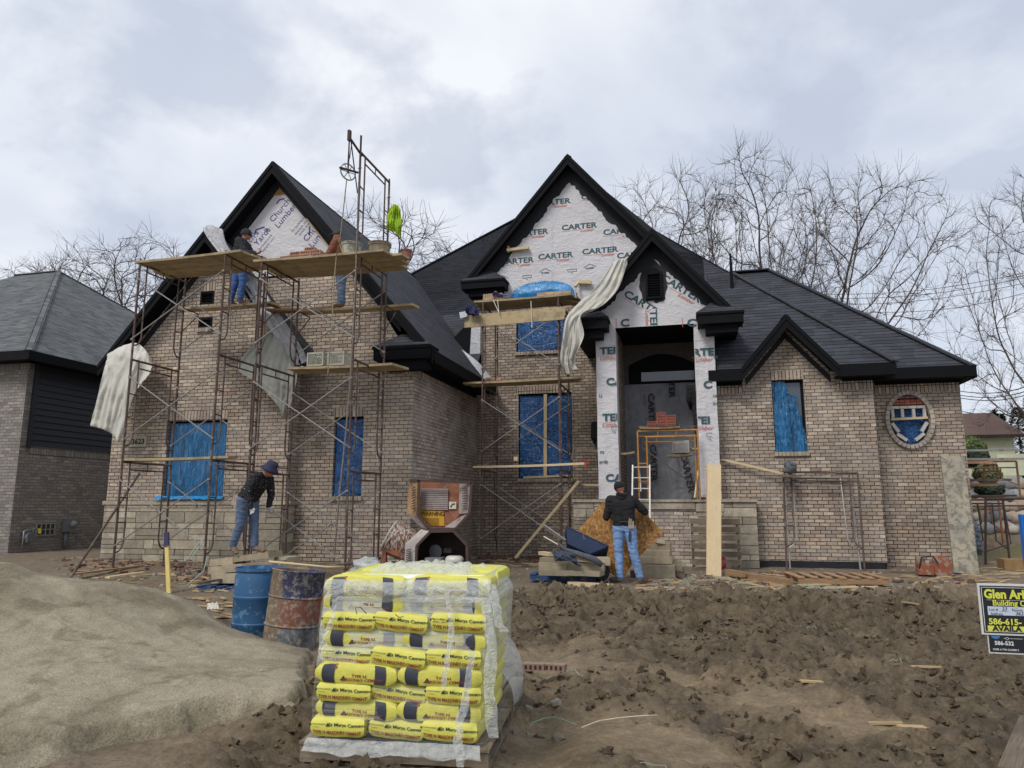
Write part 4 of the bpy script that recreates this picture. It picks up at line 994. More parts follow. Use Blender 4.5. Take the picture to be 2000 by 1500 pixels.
# porch plinth
mb = MB()
ashlar(mb, -2.68, -2.2, -.1, 1.40, YP, 21); ashlar(mb, -2.2, -1.5, .9, 1.40, YP, 22); ashlar(mb, .08, 1.33, .0, 1.40, YP, 23)
mb.box((-.74, YP-.02, 1.32), (1.55, .06, .15), tint=.8); mb.box((.35, YP-.03, 1.28), (.6, .06, .17), tint=.7)
for (a, b) in [(-2.7, -1.55), (.62, 1.35)]: mb.box(((a+b)/2, YP+.12, 1.43), (b-a, .42, .06), tint=.6)
mb.box((-.45, YP+.12, 1.43), (2.2, .40, .055), tint=.75)
mb.build('stone_facing', M_stone, por)
mb = MB(); mb.box((-.67, YP+.11, .62), (4.0, .2, 1.58)); mb.build('mortar_bed', M_joint, por)
mb = MB(); mb.poly([(-2.22, YP-.003, -.1), (.1, YP-.003, -.1), (.1, YP-.003, 1.26), (-2.22, YP-.003, 1.26)]); mb.build('brick_facing', M_brick_lime, por)
mb = MB(); mb.box((-.67, 17.7, 1.30), (3.9, 2.0, .25)); mb.build('porch_floor', plain('concrete', srgb(140, 134, 126), .9, .15, 5, .3), por)
mb = MB(); mb.box((.12, YP-.02, 1.455), (.32, .12, .10)); mb.build('flashing', plain('flashing', srgb(44, 46, 54), .5, .1, 8, .2), por)
# wrap strip, cheek and valley sheet beside the scaffold
mb = MB(); mb.poly([(-5.95, YM-.03, 5.0), (-5.62, YM-.03, 4.75), (-5.62, YM-.03, 6.7), (-5.88, YM-.03, 6.55)]); mb.build('wrap_strip', M_wrap2, house)
P = [atY(878, 668, YM-.02), atY(924, 712, YM-.02), atY(926, 640, YM-.02), atY(905, 640, YM-.02)]; mb = MB(); mb.prism(P, (0, -.004, 0)); mb.build('painted_cheek', M_black, house)

# ================================================================== NEIGHBOUR ON THE LEFT
nb = wthing('brick_house', 'finished grey brick house with dark siding and grey shingle roof at the left edge', 'house', (-20, 18, 0))
NX = -16.6
mb = MB(); mb.poly([(NX, 14.7, -.1), (NX, 27, -.1), (NX, 27, 2.82), (NX, 14.7, 2.82)]); mb.poly([(-27, 14.7, -.1), (NX, 14.7, -.1), (NX, 14.7, 5.0), (-27, 14.7, 5.0)]); mb.poly([(NX, 14.7, 2.8), (NX, 15.0, 2.8), (NX, 15.0, 5.0), (NX, 14.7, 5.0)]); mb.build('brick_wall', M_nbrick, nb)
mb = MB(); mb.box((NX+.004, 21, 2.74), (.03, 12.1, .2), grain=None); mb.box((-20, 14.696, 4.9), (6.9, .02, .2), grain=None); mb.build('soldier_course', M_nsoldier, nb)
mb = MB(); z = 2.84
while z < 5.1: mb.prism([(NX-.01, 14.95, z), (NX+.045, 14.95, z), (NX+.02, 14.95, z+.165), (NX-.01, 14.95, z+.165)], (0, 12, 0)); z += .165
mb.box((NX+.02, 14.93, 3.95), (.09, .1, 2.3)); mb.build('siding', plain('black_siding', srgb(34, 36, 42), .6, .1, 3, .1), nb)
E1 = Vector((-16.14, 14.25, 5.2)); rr_ = ray(115, 530); tt = (E1.x+E1.y)/(rr_.x+rr_.y)
PT = Vector((0, 0, EYE))+rr_*tt
mb = MB(); E2 = Vector((E1.x, 2*PT.y-E1.y, 5.2)); PL = Vector((-26, PT.y, PT.z))
slab(mb, [E1, PT, PL, (-28, E1.y, 5.2)], .12); slab(mb, [E1, E2, PT], .12); slab(mb, [E2, (-28, E2.y, 5.2), PL, PT], .12); mb.build('roof', [M_nshingle, M_black], nb)
for (a_, b_) in ((E1, PT), (E2, PT), (PT, PL)): mb = MB(); mb.bar(a_+Z_*.0, b_+Z_*.0, .2, .03); mb.build('hip_cap', M_nshingle, nb)
mb = MB(); mb.box((E1.x, (E1.y+E2.y)/2, 5.08), (.05, E2.y-E1.y, .24)); mb.box((-22, E1.y, 5.08), (11.8, .05, .24)); mb.box((-16.4, 20, 4.99), (.5, 11, .03)); mb.box((-22, 14.5, 4.99), (11.4, .5, .03)); mb.build('fascia', M_black, nb)
d = PT.y
bw = wthing_child('basement_window', nb); a = atX(70, 1034, NX); b = atX(104, 1050, NX)
mb = MB(); y0, y1, z0, z1 = a.y, b.y, .55, .85
for (c, s_) in [((y0+y1)/2, 0)]:
    mb.box((NX+.01, c, z0), (.03, y1-y0+.1, .03)); mb.box((NX+.01, c, z1), (.03, y1-y0+.1, .03))
    for i in range(5): mb.box((NX+.01, y0+(y1-y0)*i/4, (z0+z1)/2), (.03, .03, z1-z0))
    mb.box((NX+.01, c, (z0+z1)/2), (.03, y1-y0, .02))
mb.build('frame', plain('block_joint', srgb(150, 146, 138), .8), bw)
mb = MB(); mb.box((NX+.003, (y0+y1)/2, (z0+z1)/2), (.012, y1-y0, z1-z0)); mb.build('glass_blocks', plain('glass_block', srgb(50, 58, 60), .2, .3, 12, .2), bw)
gm = wthing('gas_meter', 'grey gas meter with a yellow tag on the grey brick side wall', 'gas meter', tuple(atX(55, 1050, NX+.12)))
o = atX(55, 1050, NX+.14); mb = MB(); mb.lathe([(0, -.06), (.11, -.06), (.13, -.03), (.13, .03), (.11, .06), (0, .06)], o, 16, rotm('Y', 90)); mb.box(o+Vector((.02, 0, -.02)), (.14, .2, .18)); mb.build('meter_body', plain('meter_grey', srgb(96, 102, 106), .5, .1, 9, .1), gm, smooth=True, angle=40)
mb = MB(); mb.tube([o+Vector((0, -.14, -.35)), o+Vector((0, -.14, .16)), o+Vector((0, -.05, .2)), o+Vector((0, .2, .2))], .018, 6); mb.tube([o+Vector((0, .12, .05)), o+Vector((0, .12, .22)), o+Vector((-.1, .25, .22))], .018, 6); mb.build('pipe', M_galv, gm, smooth=True)
mb = MB(); mb.box(o+Vector((.03, .28, .16)), (.01, .09, .13), rotm('X', 10)); mb.build('warning_tag', plain('tag_yellow', srgb(222, 214, 70), .6), gm)
em = wthing('electric_meter', 'grey electric meter box on a conduit against the grey brick wall', 'electric meter', tuple(atX(133, 1026, NX+.08)))
o = atX(135, 1026, NX+.09); mb = MB(); mb.box(o, (.14, .30, .34)); mb.build('meter_box', plain('box_grey', srgb(112, 116, 118), .5, .08, 7, .05), em)
mb = MB(); mb.lathe([(.09, 0), (.09, .05), (.06, .09), (0, .1)], o+Vector((.07, .04, .04)), 14, rotm('Y', 90)); mb.build('dial', plain('dial_glass', srgb(140, 146, 150), .2, .1, 9, 0), em, smooth=True)
mb = MB(); mb.tube([o+Vector((0, -.08, -.17)), (o.x, o.y-.08, .05)], .04, 8); mb.build('conduit', plain('conduit_grey', srgb(100, 102, 104), .6), em, smooth=True)
mb = MB(); mb.tube([o+Vector((.02, .1+.18*sin(a_*pi/8), -.2-.18*(1-cos(a_*pi/8)))) for a_ in range(9)], .006, 5); mb.build('wire', M_tdark, em)

# ================================================================== SCAFFOLDING
def frame_mb(x, y0, y1, z0, h=1.97, foot=True, s=1):
    mb = MB(); r = .022; q = .2; k = .43; lo = z0-(.0)
    mb.tube([(x, y0, z0), (x, y0, z0+h)], r, 8); mb.tube([(x, y1, z0), (x, y1, z0+h)], r, 8)
    for (y, sg) in ((y0, 1), (y1, -1)):
        P = [(x, y, z0+k-.16), (x, y+sg*.08, z0+k-.15), (x, y+sg*(q-.05), z0+k-.10), (x, y+sg*q, z0+k+.02), (x, y+sg*q, z0+h-.02)]
        mb.tube(P, .016, 7)
        for z in (z0+.82, z0+1.28): mb.tube([(x, y, z), (x, y+sg*q, z-.01)], .013, 6)
        mb.tube([(x, y, z0+h-.0), (x, y, z0+h+.05)], .017, 6)
    mb.tube([(x, y0, z0+h-.03), (x, y1, z0+h-.03)], r, 8); mb.tube([(x, y0+q, z0+h-.17), (x, y1-q, z0+h-.17)], .015, 7)
    ym = (y0+y1)/2; mb.tube([(x, ym, z0+h-.03), (x, ym, z0+h-.17)], .011, 6)
    for y in (y0, y1):
        for z in (z0+.36, z0+1.62): mb.tube([(x-.04, y, z), (x+.04, y, z)], .009, 5)
    if foot: mb.box((x, y0, z0+.0), (.12, .12, .01)); mb.box((x, y1, z0), (.12, .12, .01))
    return mb
def brace_pair(t, xa, xb, y, z0, h=1.97):
    for (a, b, e) in (((xa, z0+1.60), (xb, z0+.38), 0), ((xa, z0+.38), (xb, z0+1.60), .022)):
        mb = MB(); P = [Vector((a[0], y-e-.02, a[1])), Vector((b[0], y-e-.02, b[1]))]; mb.tube(P, .0125, 7)
        for p in P: mb.box(p, (.05, .012, .03))
        mb.build('cross_brace', M_galv, t, smooth=False)
def tower(label, xs, y0, y1, zs, bases, group='masons\' scaffold towers', skip=()):
    t = wthing('scaffold_tower', label, 'scaffold', ((xs[0]+xs[1])/2, (y0+y1)/2, bases), group)
    for i, z in enumerate(zs):
        for x in xs: frame_mb(x, y0, y1, z, foot=i == 0).build('frame', M_rust, t, smooth=True, angle=45)
        for y in (y0, y1):
            if (i, y == y0) in skip: continue
            brace_pair(t, xs[0], xs[1], y, z)
    return t
T1X, T2X, TY0, TY1 = (-10.42, -8.49), (-7.69, -5.75), 11.4, 12.72
T1 = tower('rusty three storey scaffold tower in front of the left gable', T1X, TY0, TY1, (.20, 2.17, 4.13), .2)
T2 = tower('rusty three storey scaffold tower under the hoist pulley', T2X, TY0, TY1, (-.02, 1.95, 3.91), 0)
for (p) in [((-8.44, 12.72, 2.1), (-7.72, 12.72, 2.05)), ((-8.44, 11.45, 2.06), (-7.72, 11.45, 2.02))]:
    mb = MB(); mb.tube(p, .018, 7); mb.build('link_tube', M_rust, T1)
T3X, T3Y0, T3Y1 = (-4.78, -2.92), 16.25, 17.6
T3 = tower('rusty scaffold tower in the corner beside the portico', T3X, T3Y0, T3Y1, (.2, 2.2, 4.2), .2)
# side brackets carrying the working boards
def bracket(t, x, y, z):
    mb = MB(); mb.tube([(x, y, z), (x, y+.46, z), (x, y+.46, z-.06)], .014, 6); mb.tube([(x, y+.46, z-.04), (x, y, z-.5)], .012, 6); mb.build('side_bracket', M_rust, t)
for (t, x) in [(T1, T1X[0]), (T1, T1X[1]), (T2, T2X[0]), (T2, T2X[1])]: bracket(t, x, TY1+.02, 5.49 if t is T1 else 5.24)
# hoist frame with boom and pulley on tower 2
hf = wthing('hoist_mast', 'single scaffold frame raised above the top deck carrying the pulley boom', 'hoist frame', (T2X[1], 12, 5.9))
frame_mb(T2X[1], TY0, TY1, 5.88, foot=False).build('frame', M_rust, hf, smooth=True, angle=45)
mb = MB(); mb.tube([(T2X[1], TY0, 7.75), (T2X[1], TY0, 8.15)], .02, 8); mb.tube([(T2X[1]-.02, TY0+.1, 7.80), (T2X[1]-.02, TY0-.42, 7.90)], .022, 8)
mb.tube([(T2X[1]-.02, TY0-.36, 7.88), (T2X[1]-.02, TY0-.02, 7.0)], .012, 6); mb.box((T2X[1]-.02, TY0-.42, 7.93), (.05, .07, .2)); mb.build('boom', M_dsteel, hf, smooth=True, angle=45)
pc = Vector((T2X[1]-.03, TY0-.40, 7.24))
pl = wthing('pulley_wheel', 'spoked hoist wheel hanging from the boom above the scaffold', 'pulley', tuple(pc))
mb = MB(); n = 28
PX_ = rotm('Z', 58)
ring = [pc + PX_ @ Vector((.15*cos(2*pi*i/n), 0, .15*sin(2*pi*i/n))) for i in range(n+1)]; mb.tube(ring, .013, 6, caps=False)
for i in range(6): a = pi*i/6; mb.tube([pc, pc+PX_ @ Vector((.15*cos(2*a), 0, .15*sin(2*a)))], .008, 5)
mb.ball(pc, .025); mb.build('wheel', M_galv, pl, smooth=True)
mb = MB(); mb.bar(pc+PX_ @ Vector((-.19, -.03, .01)), pc+PX_ @ Vector((.19, -.03, .04)), .03, .03); mb.tube([pc, pc+Z_*.2, pc+Vector((0, 0, .62))], [.012, .018, .012], 6); mb.tube([pc+Vector((.02, 0, .25)), pc+Vector((.03, .05, .62))], .008, 5); mb.build('hook', M_dsteel, pl, smooth=False)
def rope(name, label, pts, r=.014, mat=None, cat='rope', n=40, twist=26, group=None):
    pts = [Vector(p) for p in pts]; L = sum((pts[i+1]-pts[i]).length for i in range(len(pts)-1)); mb = MB()
    def at(t):
        d = t*L
        for i in range(len(pts)-1):
            l = (pts[i+1]-pts[i]).length
            if d <= l or i == len(pts)-2: return pts[i].lerp(pts[i+1], min(1, d/l))
            d -= l
    K = max(8, int(L*twist))
    for ph in (0, 2*pi/3, 4*pi/3):
        P = [at(i/K)+Vector((cos(ph+i*.9)*r*.6, sin(ph+i*.9)*r*.6, 0)) for i in range(K+1)]; mb.tube(P, r*.75, 4, caps=True)
    o = mb.build(name, mat or M_rope, smooth=True); tag(o, label, cat, group); return o
M_rope = plain('rope_fibre', srgb(134, 122, 112), .9, .25, 30, .2)
rope('hoist_rope', 'thick twisted hoist rope running from the pulley wheel down past the narrow blue window', [atY(701, 352, TY0-.35), atY(696, 500, TY0-.28), atY(690, 640, TY0-.28), atY(683, 760, TY0-.2), atY(675, 850, TY0-.1), atY(662, 975, TY0-.02), atY(652, 1095, TY0+.15)], .012)
rope('hoist_rope', 'thin hauling rope dropping from the outer rim of the pulley to the mortar bucket', [atY(677, 352, TY0-.5), atY(664, 470, TY0-.35), atY(657, 500, TY0-.1), atY(653, 545, TY0-.15), atY(648, 640, TY0-.15), atY(640, 735, TY0-.1)], .008, plain('rope_dull', srgb(150, 138, 110), .9))
rope('tie_line', 'thin cord hanging from the top deck between the left worker and the scaffold post', [atY(452, 560, 11.9), atY(450, 605, 11.9), atY(450, 640, 11.9)], .006)
# ---- planks: each one a board of its own
PLN = [0]
def plank(a, b, w=.26, t=.045, label='', mat=None, group='planks on the scaffold decks', sag=.015, name='scaffold_plank', cat='plank', jag=True, up=(0, 0, 1)):
    a, b = Vector(a), Vector(b); d = (b-a); L = d.length; d.normalize(); u = Vector(up); sx = d.cross(u).normalized(); uz = sx.cross(d).normalized(); mb = MB(); n = 8; tint = random.random()
    org = [a + d*(L*i/n) - uz*sag*sin(pi*i/n) for i in range(n+1)]
    for i in range(n):
        p, q = org[i], org[i+1]; e0 = .0
        c = [p+sx*w/2, p-sx*w/2, q-sx*w/2, q+sx*w/2]; dn = uz*-t
        if jag and i == n-1: c[2] = c[2]+d*.03; c[3] = c[3]-d*.02
        mb.poly(c, 0, tint, d) if (c[1]-c[0]).cross(c[2]-c[0]).dot(uz) > 0 else mb.poly(c[::-1], 0, tint, d)
        D = [v+dn for v in c]; mb.poly(D[::-1], 0, tint, d) if (c[1]-c[0]).cross(c[2]-c[0]).dot(uz) > 0 else mb.poly(D, 0, tint, d)
        mb.poly([c[0], c[3], D[3], D[0]], 0, tint, d); mb.poly([c[2], c[1], D[1], D[2]], 0, tint, d)
        if i == 0: mb.poly([c[1], c[0], D[0], D[1]], 0, tint, d)
        if i == n-1: mb.poly([c[3], c[2], D[2], D[3]], 0, tint, d)
    o = mb.build(name, mat or M_plank); tag(o, label, cat, group); return o
ordn = ['first', 'second', 'third', 'fourth', 'fifth', 'sixth']
for i in range(4):
    plank((-10.52-.03*i, 11.50+i*.275, 6.10+.02*(i % 2)), (-8.13+.08*((i*7) % 3), 11.50+i*.275, 6.13), label=f'{ordn[i]} plank from the front in the top deck of the left scaffold tower')
for i in range(4):
    plank((-7.86-.02*i, 11.50+i*.275, 5.90+.015*(i % 2)), (-5.20+.12*((i*5) % 3), 11.50+i*.275, 5.88), label=f'{ordn[i]} plank from the front in the top deck below the hoist wheel')
plank((-10.62, 13.0, 5.57), (-8.4, 13.0, 5.55), label='lower plank the jacketed left worker stands on, by the black wall vents')
plank((-8.6, 13.12, 5.44), (-7.0, 13.1, 5.36), label='muddy brown plank overlapping the standing boards between the two towers', mat=wood_mat('muddy_plank', srgb(110, 84, 58), srgb(140, 108, 76)))
plank((-7.75, 12.98, 5.32), (-5.22, 12.98, 5.28), label='lower plank the brown jacketed worker stands on, sticking out past the right post')
for i in range(2): plank((-7.43-.05*i, 12.15+i*.28, 3.94), (-5.25+.06*i, 12.15+i*.28, 3.92), w=.27, label=['front', 'rear'][i]+' board of the middle deck holding the milk crates')
plank((-10.45, 11.52, 2.21), (-8.2, 11.62, 2.23), w=.24, label='narrow plank crossing the large blue window on the left tower')
for i in range(3): plank((-5.02-.03*i, 16.42+i*.28, 6.28), (-2.6+.1*i, 16.42+i*.28, 6.30), label=f'{ordn[i]} plank from the front in the top deck beneath the arched blue window')
plank((-2.95, 16.7, 6.28), (-2.15, 17.1, 6.20), w=.3, label='short plank angling from the top deck toward the portico roof')
for i in range(2): plank((-5.3+.1*i, 16.45+i*.28, 4.27), (-2.42-.1*i, 16.45+i*.28, 4.29), label=['front', 'rear'][i]+' plank of the middle deck between the two tall blue windows')
a, b = atY(907, 628, 16.18), atY(1103, 611, 16.18)
plank(a, b, w=.31, t=.04, up=(0, -1, 0.02), label='wide board standing on edge as a guard across the portico scaffold', group='planks on the scaffold decks', sag=0)
plank(atY(925, 910, 16.1), atY(1143, 903, 16.1), w=.09, t=.05, label='long two by four laid across the portico scaffold at window sill height', mat=M_lumber)
mb = MB(); a = atY(1144, 900, 16.1); mb.tube([a+Vector((-.1, 0, .02)), a, a+Vector((.03, 0, -.2))], .014, 6); mb.tube([a+Vector((.02, -.03, .03)), a+Vector((.08, -.03, -.08))], .012, 6); o = mb.build('rope_end', plain('red_rope', srgb(160, 54, 50), .8)); tag(o, 'red cord knotted round the end of the long two by four', 'cord')
mb = MB(); a = atY(1008, 896, 16.1); mb.box(a, (.09, .1, .09)); o = mb.build('lumber_block', M_lumber); tag(o, 'small wood block sitting on the long two by four', 'wood block')
# tie wires on the portico scaffold
for (px, lab) in [((963, 586, 975, 612), 'left'), ((972, 586, 974, 610), 'middle'), ((1037, 588, 1039, 640), 'right')]:
    mb = MB(); p = atY(px[0], px[1], 16.2); q = atY(px[2], px[3], 16.1); mb.tube([p+Y_*.05, p, q], .010, 5); o = mb.build('tie_strap', plain('white_cord', srgb(206, 202, 188), .7)); tag(o, f'{lab} pale cord tied over the front of the portico scaffold deck', 'cord', 'pale cords on the portico scaffold deck')
# ---- loose raker pole at the left tower, long braces
mb = MB(); mb.tube([atZ(137, 1130, .15), atY(272, 925, 12.2)], .022, 8); o = mb.build('raker_pole', M_rust, smooth=True); tag(o, 'slanting rusty steel pole propping the left scaffold tower', 'steel pole')
mb = MB(); mb.bar(atY(1006, 1090, 15.4), atY(1130, 940, 16.0), .11, .04); o = mb.build('timber_prop', M_plank); tag(o, 'long thick board leaning from the ground onto the portico scaffold', 'board')
mb = MB(); mb.bar(atY(1409, 897, 16.9), atY(1530, 925, 16.8), .04, .05); o = mb.build('batten', M_lumber); tag(o, 'slim batten sloping from the right column to the rusty frames', 'batten')
mb = MB(); mb.bar(atY(1120, 875, 17.2), atY(1172, 882, 17.2), .03, .07); mb.bar(atY(1122, 872, 17.2), atY(1116, 898, 17.2), .04, .03); o = mb.build('wood_brace', M_oldwood); tag(o, 'short board nailed between the portico scaffold and the left column', 'board')

# ================================================================== BUCKETS, BRICKS, CRATES ON THE DECKS
M_pail = plain('dirty_white_pail', srgb(176, 176, 160), .6, .2, 8, .15, spots=[(srgb(120, 112, 98), 7, .5, .7)])
def bucket(label, c, r=.17, h=.30, mat=None, group='mortar buckets'):
    c = Vector(c); t = wthing('mortar_bucket', label, 'bucket', tuple(c), group); mb = MB()
    mb.lathe([(r*.82, 0), (r*.97, h*.82), (r*1.05, h*.83), (r*1.05, h*.88), (r*.98, h*.88), (r, h*.94), (r*1.06, h*.95), (r*1.06, h), (r*.96, h), (r*.94, h*.85), (0, h*.83)], c, 20); mb.build('pail', mat or M_pail, t, smooth=True, angle=35)
    mb = MB(); mb.tube([c+Vector((r*1.06*cos(a), r*.35*sin(a)-r*.3, h*.9-r*.55*sin(a))) for a in [pi*i/10 for i in range(11)]], .006, 5); mb.build('handle', M_galv, t); return t
bucket('white mortar bucket on the top deck just right of the brown jacketed worker', (-5.98, 11.65, 5.91), .19, .22)
bucket('mortar bucket standing near the right end of the top deck by the hoist post', (-5.58, 12.0, 5.91), .21, .32, plain('crusty_pail', srgb(150, 138, 118), .9, .25, 9, .6, bdist=.03))
bucket('small black and pink pail at the far right end of the top deck', (-5.06, 12.05, 5.90), .11, .17, plain('pink_pail', srgb(140, 92, 86), .7, .3, 7, .2))
M_redbrick = plain('new_red_brick', srgb(170, 126, 106), .9, .14, 14, .35, tint=.18)
M_tanbrick = plain('new_tan_brick', srgb(176, 150, 128), .9, .14, 14, .35, tint=.2)
M_hole = plain('brick_core', srgb(70, 40, 32), .95)
def cored_brick(mb, c, R, L=.19, D=.09, H=.057, mat=0, tint=.5, holes=True):
    c = Vector(c); mb.box(c, (L, D, H), R, mat, tint)
def brick_pile(label, c, rows, mat, R=0, group='brick stacks', cored=True, cat='bricks', dirs=None, name='brick_stack'):
    c = Vector(c); t = thing(name, label, cat, tuple(c), R, group); t['_org'] = (0, 0, 0); z = 0; base = rows[0]
    for j, n in enumerate(rows):
        off = dirs[j] if dirs else 0
        for i in range(n):
            mb = MB(); tint = random.random(); w, d, h = .205, .09, .062
            x = (i+off-(base-1)/2)*(w+.006)+random.uniform(-.006, .006)
            for q in range(2):
                cc = Vector((x, -.05+q*.10, z+h/2)); mb.box(cc, (w, d, h), rotm('Z', random.uniform(-2, 2)), 0, tint)
            if cored:
                for hx in range(5): mb.box((x+(hx-2)*.036, -.05-d/2-.003, z+h/2), (.019, .006, .032), mat=1, tint=.5)
            o = mb.build('brick', [mat, M_hole], t)
        z += .0635
    return t
brick_pile('stepped pile of fresh red bricks on the top deck between the two upper workers', (-6.98, 11.62, 5.915), [4, 3, 1], M_redbrick, dirs=[0, 1, 2.4])
brick_pile('row of cored red bricks stacked in steps on the yellow frame in the portico', (-.62, 16.5, 3.08), [3, 3, 2, 2, 1], plain('portico_brick', srgb(152, 88, 72), .9, .14, 14, .3, tint=.12), dirs=[0, 0, 1, 1, 1])
def edge_bricks(label, c, n, mat, rows=2, group='brick stacks'):
    t = thing('brick_stack', label, 'bricks', tuple(c), 0, group); t['_org'] = (0, 0, 0)
    for r in range(rows):
        for i in range(n):
            mb = MB(); x = (i-(n-1)/2)*.062; mb.box((x, .02*r, .05+r*.10), (.056, .2, .095), rotm('Y', random.uniform(-3, 3)), 0, random.random()); mb.build('brick', mat, t)
    return t
edge_bricks('tan bricks stood on end at the left end of the corner scaffold deck', (-4.62, 16.62, 6.31), 8, M_tanbrick)
brick_pile('layered tan bricks at the right end of the corner scaffold deck', (-3.07, 16.6, 6.31), [4, 4], M_tanbrick, cored=False)
mb = MB()
def rag(u, v): return (-4.62+.42*u, 16.40+.16*v, 6.46+.05*sin(6*u+2*v)+.07*mn.noise(Vector((u*5, v*4, 1)))-.10*max(0, abs(u-.5)*2-.6))
mb.grid(rag, 16, 8); o = mb.build('work_rag', plain('blue_rag', srgb(92, 92, 138), .9, .3, 10, .4), smooth=True); tag(o, 'crumpled bluish rag on the bricks at the left of the corner scaffold deck', 'rag')
def crate(label, c, s=(.32, .32, .26), col=srgb(168, 166, 152), group='milk crates', rz=0):
    t = thing('milk_crate', label, 'crate', tuple(c), rz, group); t['_org'] = (0, 0, 0); m = plain('crate_'+str(int(col[0]*999)), col, .6, .15, 8, .1)
    w, d, h = s; mb = MB()
    for z in (.012, h-.015):
        for q in ((0, -d/2, w, .015), (0, d/2, w, .015)): mb.box((q[0], q[1], z), (q[2], q[3], .03))
        for q in ((-w/2, 0, .015, d), (w/2, 0, .015, d)): mb.box((q[0], q[1], z), (q[2], q[3]-.016, .03))
    for x in (-w/2, w/2):
        for y in (-d/2, d/2): mb.box((x, y, h/2), (.022, .022, h))
    mb.box((0, 0, .005), (w-.02, d-.02, .008)); mb.build('frame', m, t)
    mb = MB(); st = .05; n = int(w/st)
    for sg in (1, -1):
        for i in range(-int(h/st), n+1):
            x0 = -w/2+i*st; pts = []
            for yy in (-d/2,):
                a = Vector((x0, yy, .03)); b = Vector((x0+(h-.05), yy, h-.02))
                ta = max(0, (-w/2-a.x)/(b.x-a.x)); tb = min(1, (w/2-a.x)/(b.x-a.x))
                if tb > ta:
                    A = a.lerp(b, ta); B = a.lerp(b, tb)
                    if sg < 0: A.x, B.x = -A.x, -B.x
                    mb.bar(A, B, .007, .007); mb.bar(A+Y_*d, B+Y_*d, .007, .007)
                    for sx in (-1, 1): mb.bar((sx*w/2, A.x*d/w, A.z), (sx*w/2, B.x*d/w, B.z), .007, .007)
    mb.build('lattice', m, t); return t
crate('left milk crate with diamond lattice on the middle deck board', (-6.85, 12.2, 3.94), group='milk crates')
crate('right milk crate with diamond lattice on the middle deck board', (-6.42, 12.2, 3.935), group='milk crates')
crate('pale milk crate set on the short shelf board inside the portico', atY(1330, 885, 17.2), (.36, .3, .28), srgb(196, 192, 184))
# crumpled blue sheet and stone scraps
mb = MB(); mb.grid(lambda u, v: (-10.25+.46*u, 11.8+.3*v, 6.14+.09*sin(pi*u)*sin(pi*v)+.05*abs(mn.noise(Vector((u*6, v*6, 1))))), 18, 10); o = mb.build('plastic_scrap', M_blue3, smooth=True); tag(o, 'crumpled light blue plastic on the left end of the top deck', 'plastic')
mb = MB()
for i, x in enumerate((-7.2, -7.06, -6.95)): random.seed(i); rock(mb, (x, 12.2, 3.95), .05, i+3, 0, .6, .5)
o = mb.build('mortar_lumps', plain('mortar', srgb(176, 170, 160), .95, .2, 10, .5)); tag(o, 'dried mortar lumps on the left end of the crate deck', 'mortar lumps', kind='stuff')

# ================================================================== TARPS
def drape_sheet(name, label, P, mat, nu=24, nv=30, amp=.05, seed=0, cat='tarp', freq=2.2):
    # P: grid of control rows (left..right) of points, smoothly interpolated
    R = [[Vector(p) for p in row] for row in P]; nr = len(R)-1; nc = len(R[0])-1
    def cr(a, b, c, d, t): return .5*((2*b)+(-a+c)*t+(2*a-5*b+4*c-d)*t*t+(-a+3*b-3*c+d)*t**3)
    def row(r, u):
        q = min(u*nc, nc-1e-6); i = int(q); t = q-i; g = lambda k: r[max(0, min(nc, k))]; return cr(g(i-1), g(i), g(i+1), g(i+2), t)
    def fn(u, v):
        q = min(v*nr, nr-1e-6); j = int(q); t = q-j; g = lambda k: row(R[max(0, min(nr, k))], u); p = cr(g(j-1), g(j), g(j+1), g(j+2), t)
        n = amp*1.1*mn.noise(Vector((u*freq*2, v*freq, seed)))+amp*1.1*abs(mn.noise(Vector((u*freq*4+v, v*freq*1.2, seed+3))))+amp*.5*abs(mn.noise(Vector((u*freq*9+v*3, v*freq*5, seed+5))))
        return p+Vector((n*.4, -n, 0))
    mb = MB(); mb.grid(fn, nu, nv); o = mb.build(name, mat, smooth=True); tag(o, label, cat)
    md = o.modifiers.new('s', 'SOLIDIFY'); md.thickness = .003; return o
def A_(pts, Y): return [atY(x, y, Y if not isinstance(Y, (list, tuple)) else Y[i]) for i, (x, y) in enumerate(pts)]
drape_sheet('white_tarp', 'large white tarp hanging in a long point from the left eave of the brick house', [A_([(210, 692), (240, 676), (268, 671), (290, 690), (300, 712)], 13.25), A_([(206, 708), (232, 702), (262, 705), (280, 712), (296, 730)], 13.1), A_([(195, 768), (215, 765), (240, 775), (256, 775), (268, 765)], 13.05), A_([(177, 832), (205, 840), (222, 850), (236, 862), (252, 800)], 13.1)], M_tarp, nu=44, nv=44, amp=.09, seed=2)
drape_sheet('grey_tarp', 'grey canvas tarp hanging in a point over the right end of the left gable', [A_([(515, 655), (535, 652), (555, 662), (566, 700)], 13.3), A_([(480, 690), (520, 695), (556, 700), (578, 720)], 13.2), A_([(466, 722), (510, 735), (550, 740), (580, 745)], 13.15), A_([(498, 745), (525, 768), (552, 775), (572, 780)], 13.2), A_([(530, 770), (545, 795), (554, 816), (566, 800)], 13.25)], M_tarp2, nu=44, nv=44, amp=.08, seed=6)
